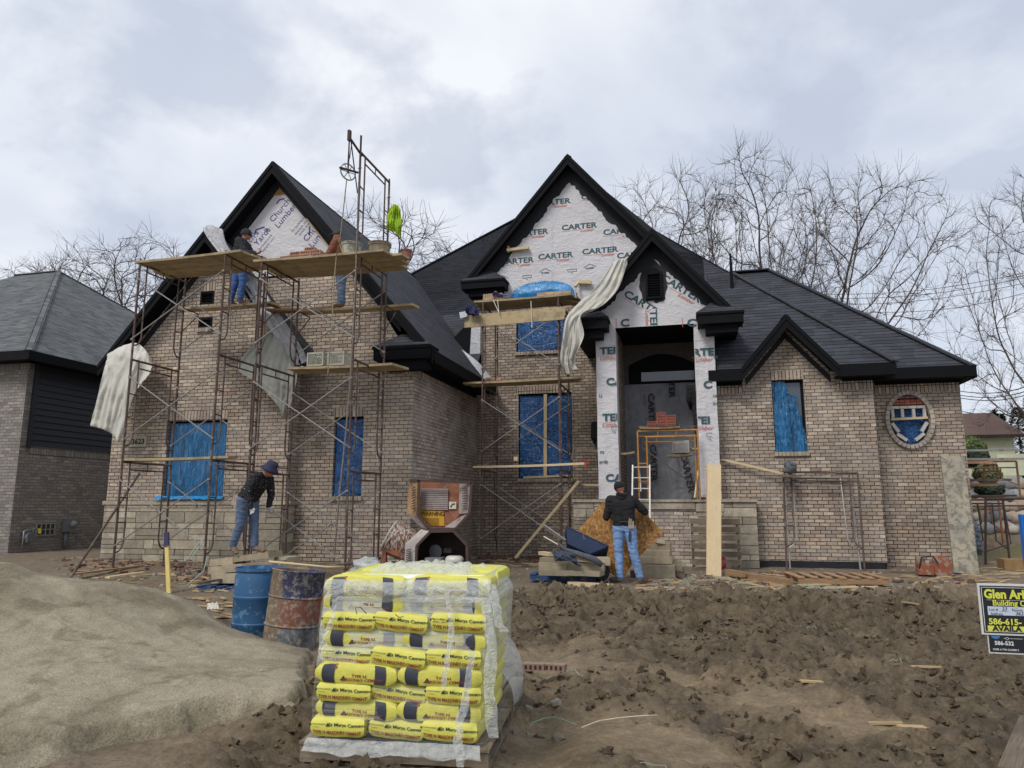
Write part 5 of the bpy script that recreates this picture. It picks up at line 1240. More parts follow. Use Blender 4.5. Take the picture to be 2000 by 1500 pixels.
drape_sheet('house_wrap_sheet', 'torn silvery house wrap draped down the whole right slope of the left gable', [A_([(396, 444), (410, 440), (424, 444), (436, 450)], 13.2), A_([(404, 462), (420, 460), (432, 464), (442, 474)], 13.22), A_([(426, 492), (440, 490), (452, 494), (460, 502)], 13.24), A_([(462, 535), (478, 534), (494, 538), (506, 548)], 13.26), A_([(484, 572), (502, 574), (518, 580), (530, 590)], 13.26), A_([(512, 622), (532, 628), (550, 636), (566, 642)], 13.26), A_([(540, 664), (560, 672), (578, 678), (592, 684)], 13.28), A_([(560, 712), (574, 714), (590, 712), (602, 704)], 13.32)], M_wrap2, nu=26, nv=60, amp=.07, seed=11, freq=3)
drape_sheet('house_wrap_sheet', 'long white wrap blown over the left slope of the portico gable', [A_([(1196, 512), (1210, 508), (1222, 507), (1224, 515)], 16.1), A_([(1165, 560), (1182, 566), (1200, 570), (1208, 560)], 16.0), A_([(1130, 592), (1146, 605), (1164, 604), (1180, 594)], 15.95), A_([(1105, 622), (1118, 628), (1126, 622), (1136, 614)], 15.9), A_([(1097, 665), (1108, 670), (1122, 668), (1140, 655)], 15.9), A_([(1094, 704), (1104, 706), (1114, 704), (1122, 700)], 15.95), A_([(1103, 722), (1110, 732), (1117, 724), (1130, 722)], 16.0)], M_tarp, nu=24, nv=50, amp=.10, seed=23, freq=2.6)
drape_sheet('flashing_sheet', 'light sheet lying in the valley beside the garage roof and scaffold', [A_([(889, 676), (898, 680)], [18.3, 18.4]), A_([(915, 705), (935, 708)], [18.0, 18.3]), A_([(944, 742), (965, 745)], [17.7, 18.2])], M_wrap2, nu=8, nv=20, amp=.02, seed=29, cat='sheet')
mb = MB()
for i, (px, py) in enumerate([(952, 741), (963, 740), (975, 741)]): mb.box(atY(px, py, 16.5), (.12, .1, .06), tint=i/3)
o = mb.build('loose_bricks', M_redbrick); tag(o, 'few red brick halves at the left end of the middle portico deck', 'bricks', kind='stuff')
drape_sheet('cloth_bundle', 'dark blue cloth bundle hanging off the left end of the portico scaffold deck', [A_([(912, 594), (922, 598), (934, 606)], 16.1), A_([(908, 605), (920, 612), (936, 614)], 16.05), A_([(911, 615), (922, 617), (932, 617)], 16.1)], plain('navy_cloth', srgb(44, 46, 84), .9, .3, 10, .4), nu=12, nv=10, amp=.12, seed=4, cat='cloth')
mb = MB(); P = A_([(897, 610), (913, 607), (912, 618), (899, 622)], 16.1); mb.prism(P, (0, .02, 0)); o = mb.build('paper_sheet', plain('pale_paper', srgb(204, 214, 220), .7)); tag(o, 'small pale sheet clipped to the left end of the portico scaffold', 'sheet')
# hi-vis jacket slung over the hoist frame
M_hv = plain('hi_vis_lime', srgb(168, 204, 48), .8, .22, 10, .5, bdist=.03)
drape_sheet('hi_vis_jacket', 'lime hi-vis jacket slung over the back post of the hoist frame', [A_([(764, 404), (770, 401), (776, 402), (780, 406)], 12.66), A_([(758, 418), (768, 412), (776, 414), (783, 420)], 12.6), A_([(755, 440), (765, 436), (776, 438), (785, 440)], 12.6), A_([(757, 450), (768, 450), (777, 456), (784, 452)], 12.64), A_([(771, 452), (775, 456), (779, 464), (783, 466)], 12.68)], M_hv, nu=40, nv=46, amp=.11, seed=41, freq=2.4, cat='jacket')

# ================================================================== PORTICO SCAFFOLD AND LADDER
ys = wthing('portico_scaffold', 'ochre yellow scaffold frames standing inside the portico carrying red bricks', 'scaffold', (-.6, 16.8, 1.5))
for (yy) in (16.35, 17.7):
    mb = MB(); x0, x1 = atY(1245, 840, yy).x, atY(1362, 840, yy).x; zt = 2.98; z0 = 1.5 if yy > 16.5 else 1.45
    mb.tube([(x0, yy, z0), (x0, yy, zt)], .02, 8); mb.tube([(x1, yy, z0), (x1, yy, zt)], .02, 8); mb.tube([(x0, yy, zt), (x1, yy, zt)], .02, 8); mb.tube([(x0+.16, yy, zt-.14), (x1, yy, zt-.14)], .016, 7)
    mb.tube([(x0+.2, yy, z0), (x0+.2, yy, zt-.14)], .017, 7); mb.tube([(x1-.06, yy, z0), (x1-.06, yy, zt-.1)], .015, 7)
    for z in (2.25, 1.85): mb.tube([(x0, yy, z), (x0+.2, yy, z)], .014, 6)
    for x in (x0+.45, x0+.85): mb.tube([(x, yy, zt-.14), (x, yy, zt)], .01, 6)
    mb.build('frame', M_yscaf, ys, smooth=True, angle=45)
mb = MB(); mb.tube([(x0+.2, 16.4, 2.6), (x1, 17.6, 1.7)], .012, 6); mb.build('cross_brace', M_galv, ys)
plank(atY(1250, 835, 16.45), atY(1328, 833, 16.45), w=.3, label='short board under the red bricks in the portico', mat=M_oldwood, jag=False)
plank(atY(1248, 833, 16.75), atY(1325, 830, 16.75), w=.28, label='second board under the red bricks further into the portico', mat=M_oldwood, jag=False)
plank(atY(1208, 885, 16.9), atY(1240, 882, 16.9), w=.3, label='short shelf board beside the left column', mat=M_plank, jag=False)
plank(atY(1305, 889, 17.2), atY(1352, 886, 17.2), w=.4, label='shelf board under the pale milk crate in the portico', mat=M_plank, jag=False)
lad = wthing('ladder', 'white aluminium ladder standing in front of the porch wall', 'ladder', (-1.0, 15.9, 0)); M_alu = plain('white_aluminium', srgb(196, 192, 186), .5, .12, 10, .1, metal=.2)
la, lb = atY(1233, 1100, 15.6), atY(1236, 909, 16.35); ra, rb = atY(1270, 1100, 15.6), atY(1269, 909, 16.35)
for (p, q) in ((la, lb), (ra, rb)): mb = MB(); mb.bar(p, q, .03, .07); mb.build('rail', M_alu, lad)
for i in range(9): t_ = .06+i*.115; mb = MB(); mb.tube([la.lerp(lb, t_), ra.lerp(rb, t_)], .014, 7); mb.build('rung', M_alu, lad)
mb = MB(); mb.tube([atY(1252, 960, 16.9), atY(1246, 880, 17.3)], .02, 6); o = mb.build('pole', M_galv); tag(o, 'grey pole leaning inside the portico behind the ladder', 'pole')
mb = MB(); mb.bar(atY(1357, 973, 16.5), atY(1364, 920, 16.9), .03, .05); o = mb.build('batten', M_lumber); tag(o, 'pale stick leaning inside the right column of the portico', 'batten')

# ================================================================== CEMENT PALLET (foreground)
M_bag = film_mat('cement_bag_paper', srgb(218, 212, 96), .5, wr=.35, scale=5, var=.06, bd=.02, spec=.4)
M_band = plain('bag_band', srgb(58, 60, 70), .5, .15, 9, .1); M_bgreen = plain('bag_green', srgb(38, 58, 50), .6, .05, 9, 0); M_bred = plain('bag_red', srgb(150, 70, 52), .6, .05, 9, 0)
PR = radians(6.0)                          # pallet turned slightly
BX = Vector((cos(PR), sin(PR), 0)); BY = Vector((-sin(PR), cos(PR), 0))
P0 = atZ(767, 1496, -.24)+BY*.5              # centre of the pallet on the ground
BW, BD, BH = .532, .354, .114
def make_bag(kind):
    """local: x along the visible front face, y depth, z up. kind 'long': .61 wide; 'end': .405 wide"""
    w, d = (BW, BD) if kind == 'long' else (BD, BW); h = BH+.026
    root = thing('cement_bag', '', 'cement bag'); root['_org'] = (0, 0, 0)
    def surf(u, v, k=1.0):                  # pillow
        pass
    mb = MB(); nu, nv = 20, 10; N = 3.2
    def shape(p):                           # superellipsoid-like push of a box point
        x, y, z = p; ex, ey, ez = abs(x)/(w/2), abs(y)/(d/2), abs(z)/(h/2)
        pinch = 1-.30*max(0, (ex-.78)/.22)**2 if kind == 'long' else 1-.18*max(0, (ey-.75)/.25)**2
        rnd = 1-.16*(max(0, ey-.72)/.28)**2 if kind == 'long' else 1-.16*(max(0, ex-.78)/.22)**2
        zz = z*pinch*rnd*(1-.06*(abs(x)/(w/2))); yy = y*(1-.06*ez**3); xx = x*(1-.05*ez**3)
        nz = .006*mn.noise(Vector((x*9, y*9, z*9+(3 if kind == 'end' else 0))))
        return Vector((xx+nz, yy+nz, zz+nz))
    faces = [(0, -1), (0, 1)]
    def fn_front(sg): return lambda u, v: shape(((u-.5)*w*(1 if sg < 0 else -1), sg*d/2, (v-.5)*h))
    def fn_side(sg): return lambda u, v: shape((sg*w/2, (u-.5)*d*(1 if sg > 0 else -1), (v-.5)*h))
    def fn_top(sg): return lambda u, v: shape(((u-.5)*w, (v-.5)*d*(1 if sg > 0 else -1), sg*h/2))
    for sg in (-1, 1): mb.grid(fn_front(sg), 20, 6); mb.grid(fn_side(sg), 12, 6); mb.grid(fn_top(sg), 20, 12)
    for i, v in enumerate(mb.v): mb.v[i] = v+Vector((0, 0, h/2))
    mb.build('bag_body', M_bag, root, smooth=True)
    f = lambda x, z: shape((x, -d/2, z-h/2))+Vector((0, -.004, h/2))
    pr, gr, rd = MB(), MB(), MB()
    def strip(mb_, x0, x1, z0, z1):
        mb_.grid(lambda u, v: f(x0+(x1-x0)*u, z0+(z1-z0)*v), 3, 6)
    if kind == 'long':
        strip(pr, -w/2+.045, -w/2+.125, .002, h-.002); pr.build('dark_band', M_band, root, smooth=True); pr = MB(); strip(pr, w/2-.145, w/2-.065, .002, h-.002); pr.build('dark_band', M_band, root, smooth=True)
        a = -w/2+.16
        gr.poly([f(a, .022), f(a+.045, .022), f(a+.0225, .055)])
        bend = lambda p: f(p.x, p.z)
        put_text(rd, 'TYPE N', .030, (0.02, -d/2, .050), X_, Z_, bold=.0008, center=True, bend=bend); rd.build('red_print', M_bred, root); rd = MB()
        put_text(rd, 'MASONRY CEMENT', .030, (0.04, -d/2, .020), X_, Z_, bold=.0006, center=True, bend=bend); rd.build('red_print', M_bred, root); rd = MB()
        put_text(rd, 'S', .05, (-.15, -d/2, h-.035), X_, Z_, bold=.001, bend=bend)
    else:
        bend = lambda p: f(p.x, p.z)
        put_text(gr, 'St Marys Cement', .034, (-.055, -d/2, h*.60), X_, Z_, bold=.0006, bend=bend)
        put_text(gr, 'Votorantim', .019, (-.165, -d/2, h*.66), X_, Z_, bend=bend); put_text(gr, 'Cimentos', .011, (-.16, -d/2, h*.52), X_, Z_, bend=bend)
        put_text(rd, 'TYPE N MASONRY CEMENT', .037, (0, -d/2, h*.17), X_, Z_, bold=.001, sx=.70, center=True, bend=bend)
        gr.poly([f(-.075, h*.58), f(-.045, h*.58), f(-.06, h*.78)]); gr.poly([f(-.185, h*.76), f(-.168, h*.76), f(-.176, h*.58)])
    gr.build('green_print', M_bgreen, root); rd.build('red_print', M_bred, root)
    return root
bagL = make_bag('long'); bagE = make_bag('end')
first = {'long': True, 'end': True}; lay = ['bottom', 'second', 'third', 'fourth', 'fifth', 'sixth', 'seventh', 'eighth', 'top']
rb = random.Random(4)
def put_bag(kind, lx, ly, z, label, rot=0, tilt=0, sh=0):
    p = P0+BX*(lx+.065*(z-zb))+BY*ly; p.z = z; src = bagL if kind == 'long' else bagE
    r = (tilt, sh, PR+rot)
    if first[kind]: first[kind] = False; o = src; o.location = p; o.rotation_euler = r; o['label'] = label
    else: o = dup(src, p, 0, label, r)
    o['group'] = 'cement bags stacked on the wrapped pallet'; return o
zb = P0.z+.135
for k in range(9):
    z = zb+k*(BH-.006); j = lambda s=.012: rb.uniform(-s, s)
    if k % 2 == 0 and k != 8:
        for i, nm in enumerate(('left', 'middle', 'right')):
            put_bag('end', (i-1)*(BD+.0)+j(.012), -.30+BW/2-.2+j(.02), z, f'yellow cement bag end on, {nm} of three in the {lay[k]} layer of the wrapped pallet', j(.035), j(.02), [.015, .08, .045][i]+j(.03))
        for i, nm in enumerate(('left', 'right')): put_bag('long', (i-.5)*BW, .31, z, f'yellow cement bag at the back {nm} of the {lay[k]} layer of the wrapped pallet', pi+j(.02))
    else:
        for i, nm in enumerate(('left', 'right')):
            put_bag('long', (i-.5)*BW*.99+j(.012), -.50+BD/2+j(.02)-.0, z, f'yellow cement bag with dark bands, {nm} of two, front of the {lay[k]} layer', j(.035), j(.02), .02+j(.035))
        for i, nm in enumerate(('left', 'middle', 'right')): put_bag('end', (i-1)*BD, .21, z, f'yellow cement bag at the back {nm} of the {lay[k]} layer of the wrapped pallet', pi+j(.02))
def pallet(label, c, rz, w=1.22, d=1.02, mat=None, group='wooden pallets', rot=None, blue=None):
    t = thing('pallet', label, 'pallet', tuple(c), rz, group); t['_org'] = (0, 0, 0); mat = mat or M_oldwood
    if rot is not None: t.rotation_euler = rot
    for i in range(3): mb = MB(); mb.box((0, (i-1)*(d/2-.02), .06), (w, .04, .085), tint=random.random()); mb.build('stringer', mat, t)
    n = 7
    for i in range(n): mb = MB(); mb.box(((i-(n-1)/2)*(w-.1)/(n-1), 0, .115), (.11, d+.02, .018), tint=random.random()); mb.build('deck_board', mat, t)
    for i in (-1, 0, 1): mb = MB(); mb.box((i*(w-.1)/2, 0, .009), (.1, d, .016), tint=random.random()); mb.build('bottom_board', mat, t)
    return t
pallet('weathered pallet under the wrapped stack of yellow cement bags', P0+Vector((0, 0, .0)), PR, 1.2, 1.02)
# stretch film: a wrinkled, partly clear skin of several turns
def stretch_film():
    t = NT('stretch_film'); ob = t.tc.outputs['Object']; uv = t.tc.outputs['UV']
    st = t.noise(t.map(uv, (.7, 15, 1)), 3.0, 7, .62, .6); big = t.noise(t.map(uv, (1.1, 1.8, 1)), 1.6, 4, .6, .5); wr = t.noise(t.map(uv, (6, 2.4, 1)), 2.4, 5, .6, 1.5)
    sp = t.N.new('ShaderNodeSeparateXYZ'); t.L.new(uv, sp.inputs[0])
    a = t.math('ADD', t.ramp(st, [(.44, .02), (.68, .20)]), t.ramp(big, [(.52, 0), (.78, .16)]))
    a = t.math('ADD', a, t.ramp(wr, [(.58, 0), (.74, .26)])); top = t.ramp(sp.outputs[1], [(.42, .0), (.60, .30), (.9, .46), (1, .6)]); a = t.math('ADD', a, top, clamp=True)
    t.set(t.b.inputs['Alpha'], t.math('MINIMUM', a, .93)); c = t.mix(t.ramp(st, [(.4, 0), (.6, 1)]), srgb(222, 226, 226), srgb(248, 250, 250))
    return t.fin(c, .25, t.bump(t.math('ADD', st, wr), .5, .02), spec=.6)
M_film = stretch_film()
fl = wthing('stretch_wrap', 'crinkled clear stretch film wound round the stack of yellow cement bags', 'stretch film', tuple(P0))
def film(u, v):
    a = u*4; k = int(a) % 4; f = a-int(a); hx, hy = .572, .49; z = P0.z+.08+1.06*v
    cs = [(-1, -1), (1, -1), (1, 1), (-1, 1), (-1, -1)]; p, q = cs[k], cs[k+1]; x = (p[0]+(q[0]-p[0])*f)*hx; y = (p[1]+(q[1]-p[1])*f)*hy
    rr = min(f, 1-f); pull = 1-.03*max(0, 1-rr*9)
    n = .012*mn.noise(Vector((x*3, y*3, z*9)))+.016*abs(mn.noise(Vector((x*7+z*3, y*7, z*4))))+.012*max(0, v-.9)*10*mn.noise(Vector((x*6, y*6, 2)))
    flare = .03*max(0, .08-v)/.08
    if v > .86: pull *= 1-(v-.86)*1.1
    return P0+BX*(x*pull*(1+n+flare)+.065*(z-zb))+BY*(y*pull*(1+n+flare))+Z_*(z-P0.z)
mb = MB(); mb.grid(film, 150, 70); mb.build('side_film', M_film, fl, smooth=True)
M_film2 = film_mat('opaque_film', srgb(242, 246, 242), .3, wr=.9, scale=6, var=.08, bd=.04, alpha=.42)
def topf(u, v):
    x = (u-.5)*1.03; y = (v-.5)*1.0; e = min(1, 4*min(u, 1-u, v, 1-v)+.0)
    z = zb+9*(BH-.006)+.015+.07*abs(mn.noise(Vector((x*2.6, y*3, 2))))+.07*abs(mn.noise(Vector((x*7, y*8, 5))))+.03*abs(mn.noise(Vector((x*19, y*17, 5)))) - .09*(1-e)
    return P0+BX*(x+.06)+BY*y+Z_*(z-P0.z)
mb = MB(); mb.grid(topf, 80, 60); mb.build('top_sheet', M_film2, fl, smooth=True)
def fringe(pts, w, seed):
    mb = MB(); K = len(pts)-1
    def fn(u, v):
        q = min(v*K, K-1e-6); i = int(q); p = pts[i].lerp(pts[i+1], q-i); wv = w*(.6+.6*abs(mn.noise(Vector((seed, v*3, 1)))))
        return p+BX*((u-.5)*wv+.02*mn.noise(Vector((seed, v*6, 4))))+BY*(-.012-.02*abs(mn.noise(Vector((u*4, v*9, seed)))))
    mb.grid(fn, 6, 36); mb.build('loose_film', M_film2, fl, smooth=True)
def onf(px, py, off=.0):                     # pixel -> on the front film plane of the pallet
    d = ray(px, py); o = Vector((0, 0, EYE)); n = BY; c = P0-BY*(.535+off); t_ = (c-o).dot(n)/d.dot(n); return o+d*t_
fringe([onf(874, 1155, .02), onf(880, 1200, .02), onf(882, 1240, .02), onf(874, 1290, .03), onf(868, 1345, .03)], .045, 1)
fringe([onf(655, 1170, .02), onf(650, 1210, .02), onf(636, 1250, .02), onf(626, 1290, .02)], .05, 2)
fringe([onf(922, 1270, .02), onf(915, 1330, .02), onf(905, 1390, .03), onf(895, 1440, .03), onf(900, 1497, .04)], .07, 3)
fringe([onf(960, 1140, .0), onf(968, 1180, .0), onf(975, 1215, .0), onf(985, 1235, -.0)], .09, 4)
fringe([onf(950, 1180, .01), onf(962, 1270, .01), onf(955, 1350, .01), onf(965, 1440, .0)], .10, 5)
def skirt(u, v):
    x = -.55+1.10*u; return P0+BX*(x*(1+.03*v))+BY*(-.53-.05*v-.03*mn.noise(Vector((x*6, v*2, 1)))-.02*v*abs(mn.noise(Vector((x*14, 1, 1)))))+Z_*(.15-.09*v*(.7+.5*abs(mn.noise(Vector((x*5, 2, 7))))))
mb = MB(); mb.grid(skirt, 60, 5); mb.build('loose_film', M_film2, fl, smooth=True)
def lid(u, v):                                # torn film collar at the top right
    x = -.54+1.09*u; up = .05+.05*mn.noise(Vector((x*4, 0, 3)))+.07*max(0, (u-.75)*4)
    return P0+BX*(x+.06)+BY*(-.50-.035*sin(pi*v)-.01*mn.noise(Vector((x*10, v*4, 2))))+Z_*(1.075+(v-.75)*(.10+up*.8))
mb = MB(); mb.grid(lid, 60, 10); mb.build('loose_film', M_film2, fl, smooth=True)
mk = MB()                                     # marker scribbles on the film
for pts in [[(697, 1200), (694, 1186), (704, 1186)], [(704, 1186), (716, 1199)], [(772, 1200), (780, 1206), (788, 1204)], [(844, 1207), (850, 1211), (846, 1215), (856, 1214)], [(860, 1208), (867, 1212), (862, 1216), (872, 1215)]]:
    mk.tube([onf(*p, .03) for p in pts], .0025, 4)
mk.build('marker_scribble', M_tdark, fl)
# second pallet half hidden behind
P1 = atZ(868, 1405, -.23)+Y_*.40
pallet('second pallet half hidden behind the wrapped cement stack on the right', P1, .1, .9, .9)
for i, (dx, dz, rz) in enumerate([(.1, .14, .1), (.12, .27, 0), (.08, .40, .15)]):
    put_bag('long', 0, 0, 0, ['lowest', 'second lowest', 'third', 'uppermost'][i]+' yellow bag under the white cover behind the wrapped stack', 0); 
    o = COL.objects[-1]
for o in [x for x in COL.objects if x.get('label', '').endswith('white cover behind the wrapped stack')]:
    i = ['lowe', 'seco', 'thir', 'uppe'].index(o['label'][:4]); o.location = P1+Vector((.08-.02*i, -.15, .135+i*.12)); o.rotation_euler = (0, 0, .1); o['group'] = 'cement bags under the white cover'
def cover(u, v):
    a = pi*(u*1.1-.05); b = v; x = .44*cos(a)*(1+.06*b); y = -.42*b*1.1+.12; h = .50*max(0, sin(a))**.6*(1-.35*b*b); n = .05*mn.noise(Vector((x*4, y*4, h*4)))+.03*abs(mn.noise(Vector((x*9, y*9, 2))))
    return P1+Vector((x+.06, y-.06-n, .12+h+n))
mb = MB(); mb.grid(cover, 40, 24); o = mb.build('plastic_cover', M_film2, smooth=True); tag(o, 'white plastic sheet bunched over the bags on the second pallet', 'plastic sheet')

# ================================================================== BARRELS
def atT(px, py, t): return Vector((0, 0, EYE))+ray(px, py)*t
BLB = atT(505, 1180, 8.5); BLB.z = -.34
RSD = atT(566, 1190, 7.95); RSD.z = -.27
bb = wthing('blue_barrel', 'blue plastic barrel spattered with mortar behind the sand pile', 'barrel', tuple(BLB), 'mixing water barrels')
M_bbl = plain('barrel_blue', srgb(48, 92, 132), .5, .15, 5, .1, spots=[(srgb(120, 158, 186), 9, .56, .55), (srgb(176, 190, 196), 22, .64, .6)])
c = BLB; mb = MB(); mb.lathe([(.26, 0), (.285, .05), (.29, .30), (.297, .31), (.297, .33), (.288, .34), (.288, .60), (.296, .61), (.296, .63), (.287, .64), (.283, .84), (.27, .90), (.28, .91), (.29, .92), (.29, .955), (.272, .955), (.268, .88), (0, .86)], c, 32); mb.build('drum', M_bbl, bb, smooth=True, angle=40)
rbz = wthing('steel_drum', 'rusty steel drum with blue and orange paint patches beside the blue barrel', 'barrel', tuple(RSD), 'mixing water barrels')
t = NT('painted_drum'); ob = t.tc.outputs['Object']; sp = t.N.new('ShaderNodeSeparateXYZ'); t.L.new(ob, sp.inputs[0]); n = t.noise(ob, 4, 6, .65)
side = t.ramp(t.math('ADD', t.math('ADD', sp.outputs[0], t.math('MULTIPLY', sp.outputs[1], .0)), t.math('MULTIPLY', t.math('SUBTRACT', n, .5), .16)), [(.02, 0), (.05, 1)])
zb_ = t.ramp(t.math('ADD', sp.outputs[2], 0.0), [(0, srgb(100, 104, 108)), (.31, srgb(124, 76, 58)), (.61, srgb(48, 50, 82))], 'CONSTANT')
cc = t.mix(side, t.mix(n, srgb(96, 84, 70), srgb(128, 104, 78)), zb_); cc = t.mix(t.ramp(t.noise(ob, 3.2, 5, .6), [(.52, 0), (.62, .8)]), cc, srgb(62, 58, 58)); cc = t.mix(t.ramp(t.noise(ob, 16, 8, .8), [(.50, 0), (.60, .75)]), cc, srgb(158, 152, 140))
M_drum = t.fin(cc, .6, t.bump(n, .2, .01))
c = RSD; mb = MB(); mb.lathe([(.285, 0), (.295, .02), (.285, .03), (.287, .30), (.30, .315), (.287, .33), (.287, .60), (.30, .615), (.287, .63), (.287, .88), (.298, .895), (.285, .905), (.27, .89), (.27, .80), (0, .78)], c, 34, rotm('Y', 4.5) @ rotm('X', -3)); mb.build('drum', M_drum, rbz, smooth=True, angle=40)
mb = MB(); mb.tube([atT(525, 1097, 9.4), atT(640, 1108, 9.4), atT(672, 1107, 9.6)], .017, 8); o = mb.build('shovel_handle', M_lumber, smooth=True); tag(o, 'wooden tool handle lying across the drums toward the mixer', 'tool handle')
mb = MB(); mb.tube([atY(640, 1106, 9.9), atY(690, 1100, 11), atY(720, 1090, 12), atY(745, 1090, 12.6)], .022, 8); o = mb.build('hose', M_oldwood, smooth=True); tag(o, 'grey hose curving along the ground to the mixer', 'hose')

# ================================================================== STONE STACKS, LUMBER, DEBRIS
M_slab = plain('cut_stone', srgb(158, 146, 124), .95, .2, 7, .6, tint=.28, spec=.15)
M_bpal = plain('blue_pallet_paint', srgb(44, 74, 116), .8, .3, 8, .3, spots=[(srgb(128, 118, 104), 6, .54, .8)])
def slab_stack(items, group):
    for (lab, c, s, rz, rx) in items:
        mb = MB(); mb.box((0, 0, 0), (s[0]*.98, s[1]*random.uniform(.85, 1.1), s[2]), rotm('Z', rz+random.uniform(-5, 5)) @ rotm('Y', rx), 0, random.random(), grain=None)
        jx = Vector((random.uniform(-.05, .05), random.uniform(-.04, .04), 0))
        for i, v in enumerate(mb.v): mb.v[i] = v+jx+Vector(c)+Vector((mn.noise(v*7+Vector(c))*.012, 0, mn.noise(v*5)*.01))
        o = mb.build('stone_slab', M_slab); tag(o, lab, 'stone slab', group)
c = atY(485, 1156, 10.7); pallet('blue painted pallet under the stone slabs behind the blue barrel', c, -.10, 1.3, .9, M_bpal)
def S3(px, py, Y): return tuple(atY(px, py, Y))
slab_stack([(f'{n} of the cut stones piled under the bending worker', S3(px, py, Y), (w, .34, h), rz, rx) for (n, px, py, Y, w, h, rz, rx) in [
    ('lowest left', 455, 1128, 10.6, .62, .15, -8, -3), ('lowest right', 510, 1126, 10.65, .55, .14, -6, -3), ('second row left', 445, 1112, 10.8, .55, .12, -10, -4), ('second row middle', 480, 1108, 10.7, .6, .12, -8, -4), ('second row right', 535, 1107, 10.7, .55, .12, -5, -2),
    ('upper left', 445, 1096, 10.9, .5, .11, -12, -6), ('upper right', 498, 1088, 10.85, .95, .10, -10, -7), ('thin upper', 512, 1101, 10.6, .6, .06, -6, -5), ('farthest right', 565, 1098, 11.0, .25, .18, -4, 0)]], 'cut stones in the left pile')
pallet('blue painted pallet under the stones left of the worker with the OSB sheet', tuple(atZ(1105, 1132, .02)), .02, 1.15, .8, M_bpal)
slab_stack([(f'{n} stone in the pile left of the worker holding the OSB sheet', S3(px, py, Y), (w, .36, h), rz, rx) for (n, px, py, Y, w, h, rz, rx) in [
    ('bottom left', 1085, 1117, 12.3, .62, .09, 2, 0), ('bottom right', 1138, 1118, 12.3, .62, .08, 0, 0), ('broad middle right', 1150, 1107, 12.4, .62, .14, 0, 0), ('middle left', 1082, 1106, 12.4, .5, .12, 3, 2), ('upper left', 1090, 1095, 12.5, .6, .10, 2, 0), ('small upper right', 1172, 1096, 12.7, .25, .12, 8, 0)]], 'cut stones in the middle pile')
slab_stack([(f'{n} stone in the pile right of the worker holding the OSB sheet', S3(px, py, Y), (w, .4, h), rz, rx) for (n, px, py, Y, w, h, rz, rx) in [
    ('big bottom', 1283, 1115, 14.1, .72, .24, 2, 0), ('end bottom', 1317, 1112, 14.5, .2, .34, 10, 0), ('second', 1281, 1093, 14.2, .68, .13, 1, 0), ('third', 1285, 1080, 14.3, .58, .12, -1, 0), ('fourth', 1287, 1067, 14.4, .42, .12, 1, 0), ('small loose top', 1288, 1057, 14.4, .16, .07, 12, 8)]], 'cut stones in the right pile')
pallet('dark pallet under the stones right of the worker holding the OSB sheet', tuple(atZ(1285, 1124, .0)), .02, 1.0, .8)
def beam(label, a, b, w, h, mat=None, name='lumber_board', cat='board', group=None, up=(0, 0, 1)):
    mb = MB(); mb.bar(a, b, w, h, 0, random.random(), up); o = mb.build(name, mat or M_lumber); tag(o, label, cat, group); return o
M_cedar = wood_mat('reddish_lumber', srgb(140, 110, 84), srgb(172, 142, 110), tint=.12)
beam('tall pale board propped upright against the porch', atZ(1394, 1126, .02), atY(1395, 908, 15.4), .27, .045, up=(0, -1, 0))
beam('second upright board half hidden behind the tall pale board', atZ(1390, 1122, .04), atY(1389, 908, 15.6), .2, .045, wood_mat('peach_lumber', srgb(190, 150, 116), srgb(208, 172, 136)), up=(0, -1, 0))
beam('reddish beam on the ground pointing at the flat pallet', atZ(1428, 1120, .06), atZ(1545, 1138, .06), .09, .11, M_cedar)
beam('shorter reddish beam beside the porch stones', atZ(1420, 1117, .1), atZ(1452, 1122, .1), .1, .1, M_cedar)
beam('long thin board on the ground before the far right wall', atZ(1700, 1115, .03), atZ(1790, 1118, .03), .1, .03, M_oldwood)
beam('chunky light offcut lying in front of the blue pallet', atZ(1112, 1140, .04), atZ(1195, 1146, .04), .12, .08)
beam('peach board lying among the stones by the wheelbarrow', atY(1120, 1086, 12.5), atY(1163, 1097, 12.2), .12, .05)
beam('pale board end near the foot of the leaning prop', atY(1057, 1080, 12.9), atY(1078, 1083, 12.6), .12, .06)
beam('narrow board leaning in the corner behind the left drum pile', atZ(560, 1108, .3), atZ(600, 1106, .3), .05, .04)
pallet('flat wooden pallet lying on the ground in front of the right wing', tuple(atZ(1630, 1137, .02)), .12, 1.45, 1.0, M_cedar)
pallet('weathered pallet leaning upright against the porch stones', tuple(Vector(atY(1397, 1066, 15.9))), 0, 1.1, .98, M_oldwood, rot=(radians(82), radians(90), 0))
for i, (a, b) in enumerate([((1560, 1143), (1712, 1138)), ((1610, 1148), (1715, 1146))]): beam(['upper', 'lower'][i]+' loose slat under the flat wooden pallet', atZ(*a, .03), atZ(*b, .03), .09, .02, M_lumber)
# long speckled scaffold board leaning on the far right corner
t = NT('cement_board'); uv = t.tc.outputs['UV']; n = t.noise(uv, 7, 7, .72, .8); n2 = t.noise(uv, 2.2, 4); c_ = t.mix(t.ramp(n2, [(.35, 0), (.65, 1)]), srgb(142, 136, 122), srgb(164, 154, 132)); c_ = t.mix(t.ramp(n, [(.46, 0), (.58, .8)]), c_, srgb(98, 94, 86)); M_spec = t.fin(c_, .9, t.bump(n, .3, .006))
beam('wide mortar speckled scaffold board leaning on the far right corner of the house', atZ(1888, 1122, .0), atY(1858, 891, 17.3), .44, .05, M_spec, name='scaffold_plank', cat='plank', up=(0, -1, 0))
beam('yellow topped survey lath with blue paint standing in the dirt by the sand', atZ(330, 1160, 0), atY(326, 1068, 9.9), .07, .025, plain('lath_yellow', srgb(206, 184, 110), .8, .1, 9, .1), name='survey_stake', cat='stake', up=(0, -1, 0))
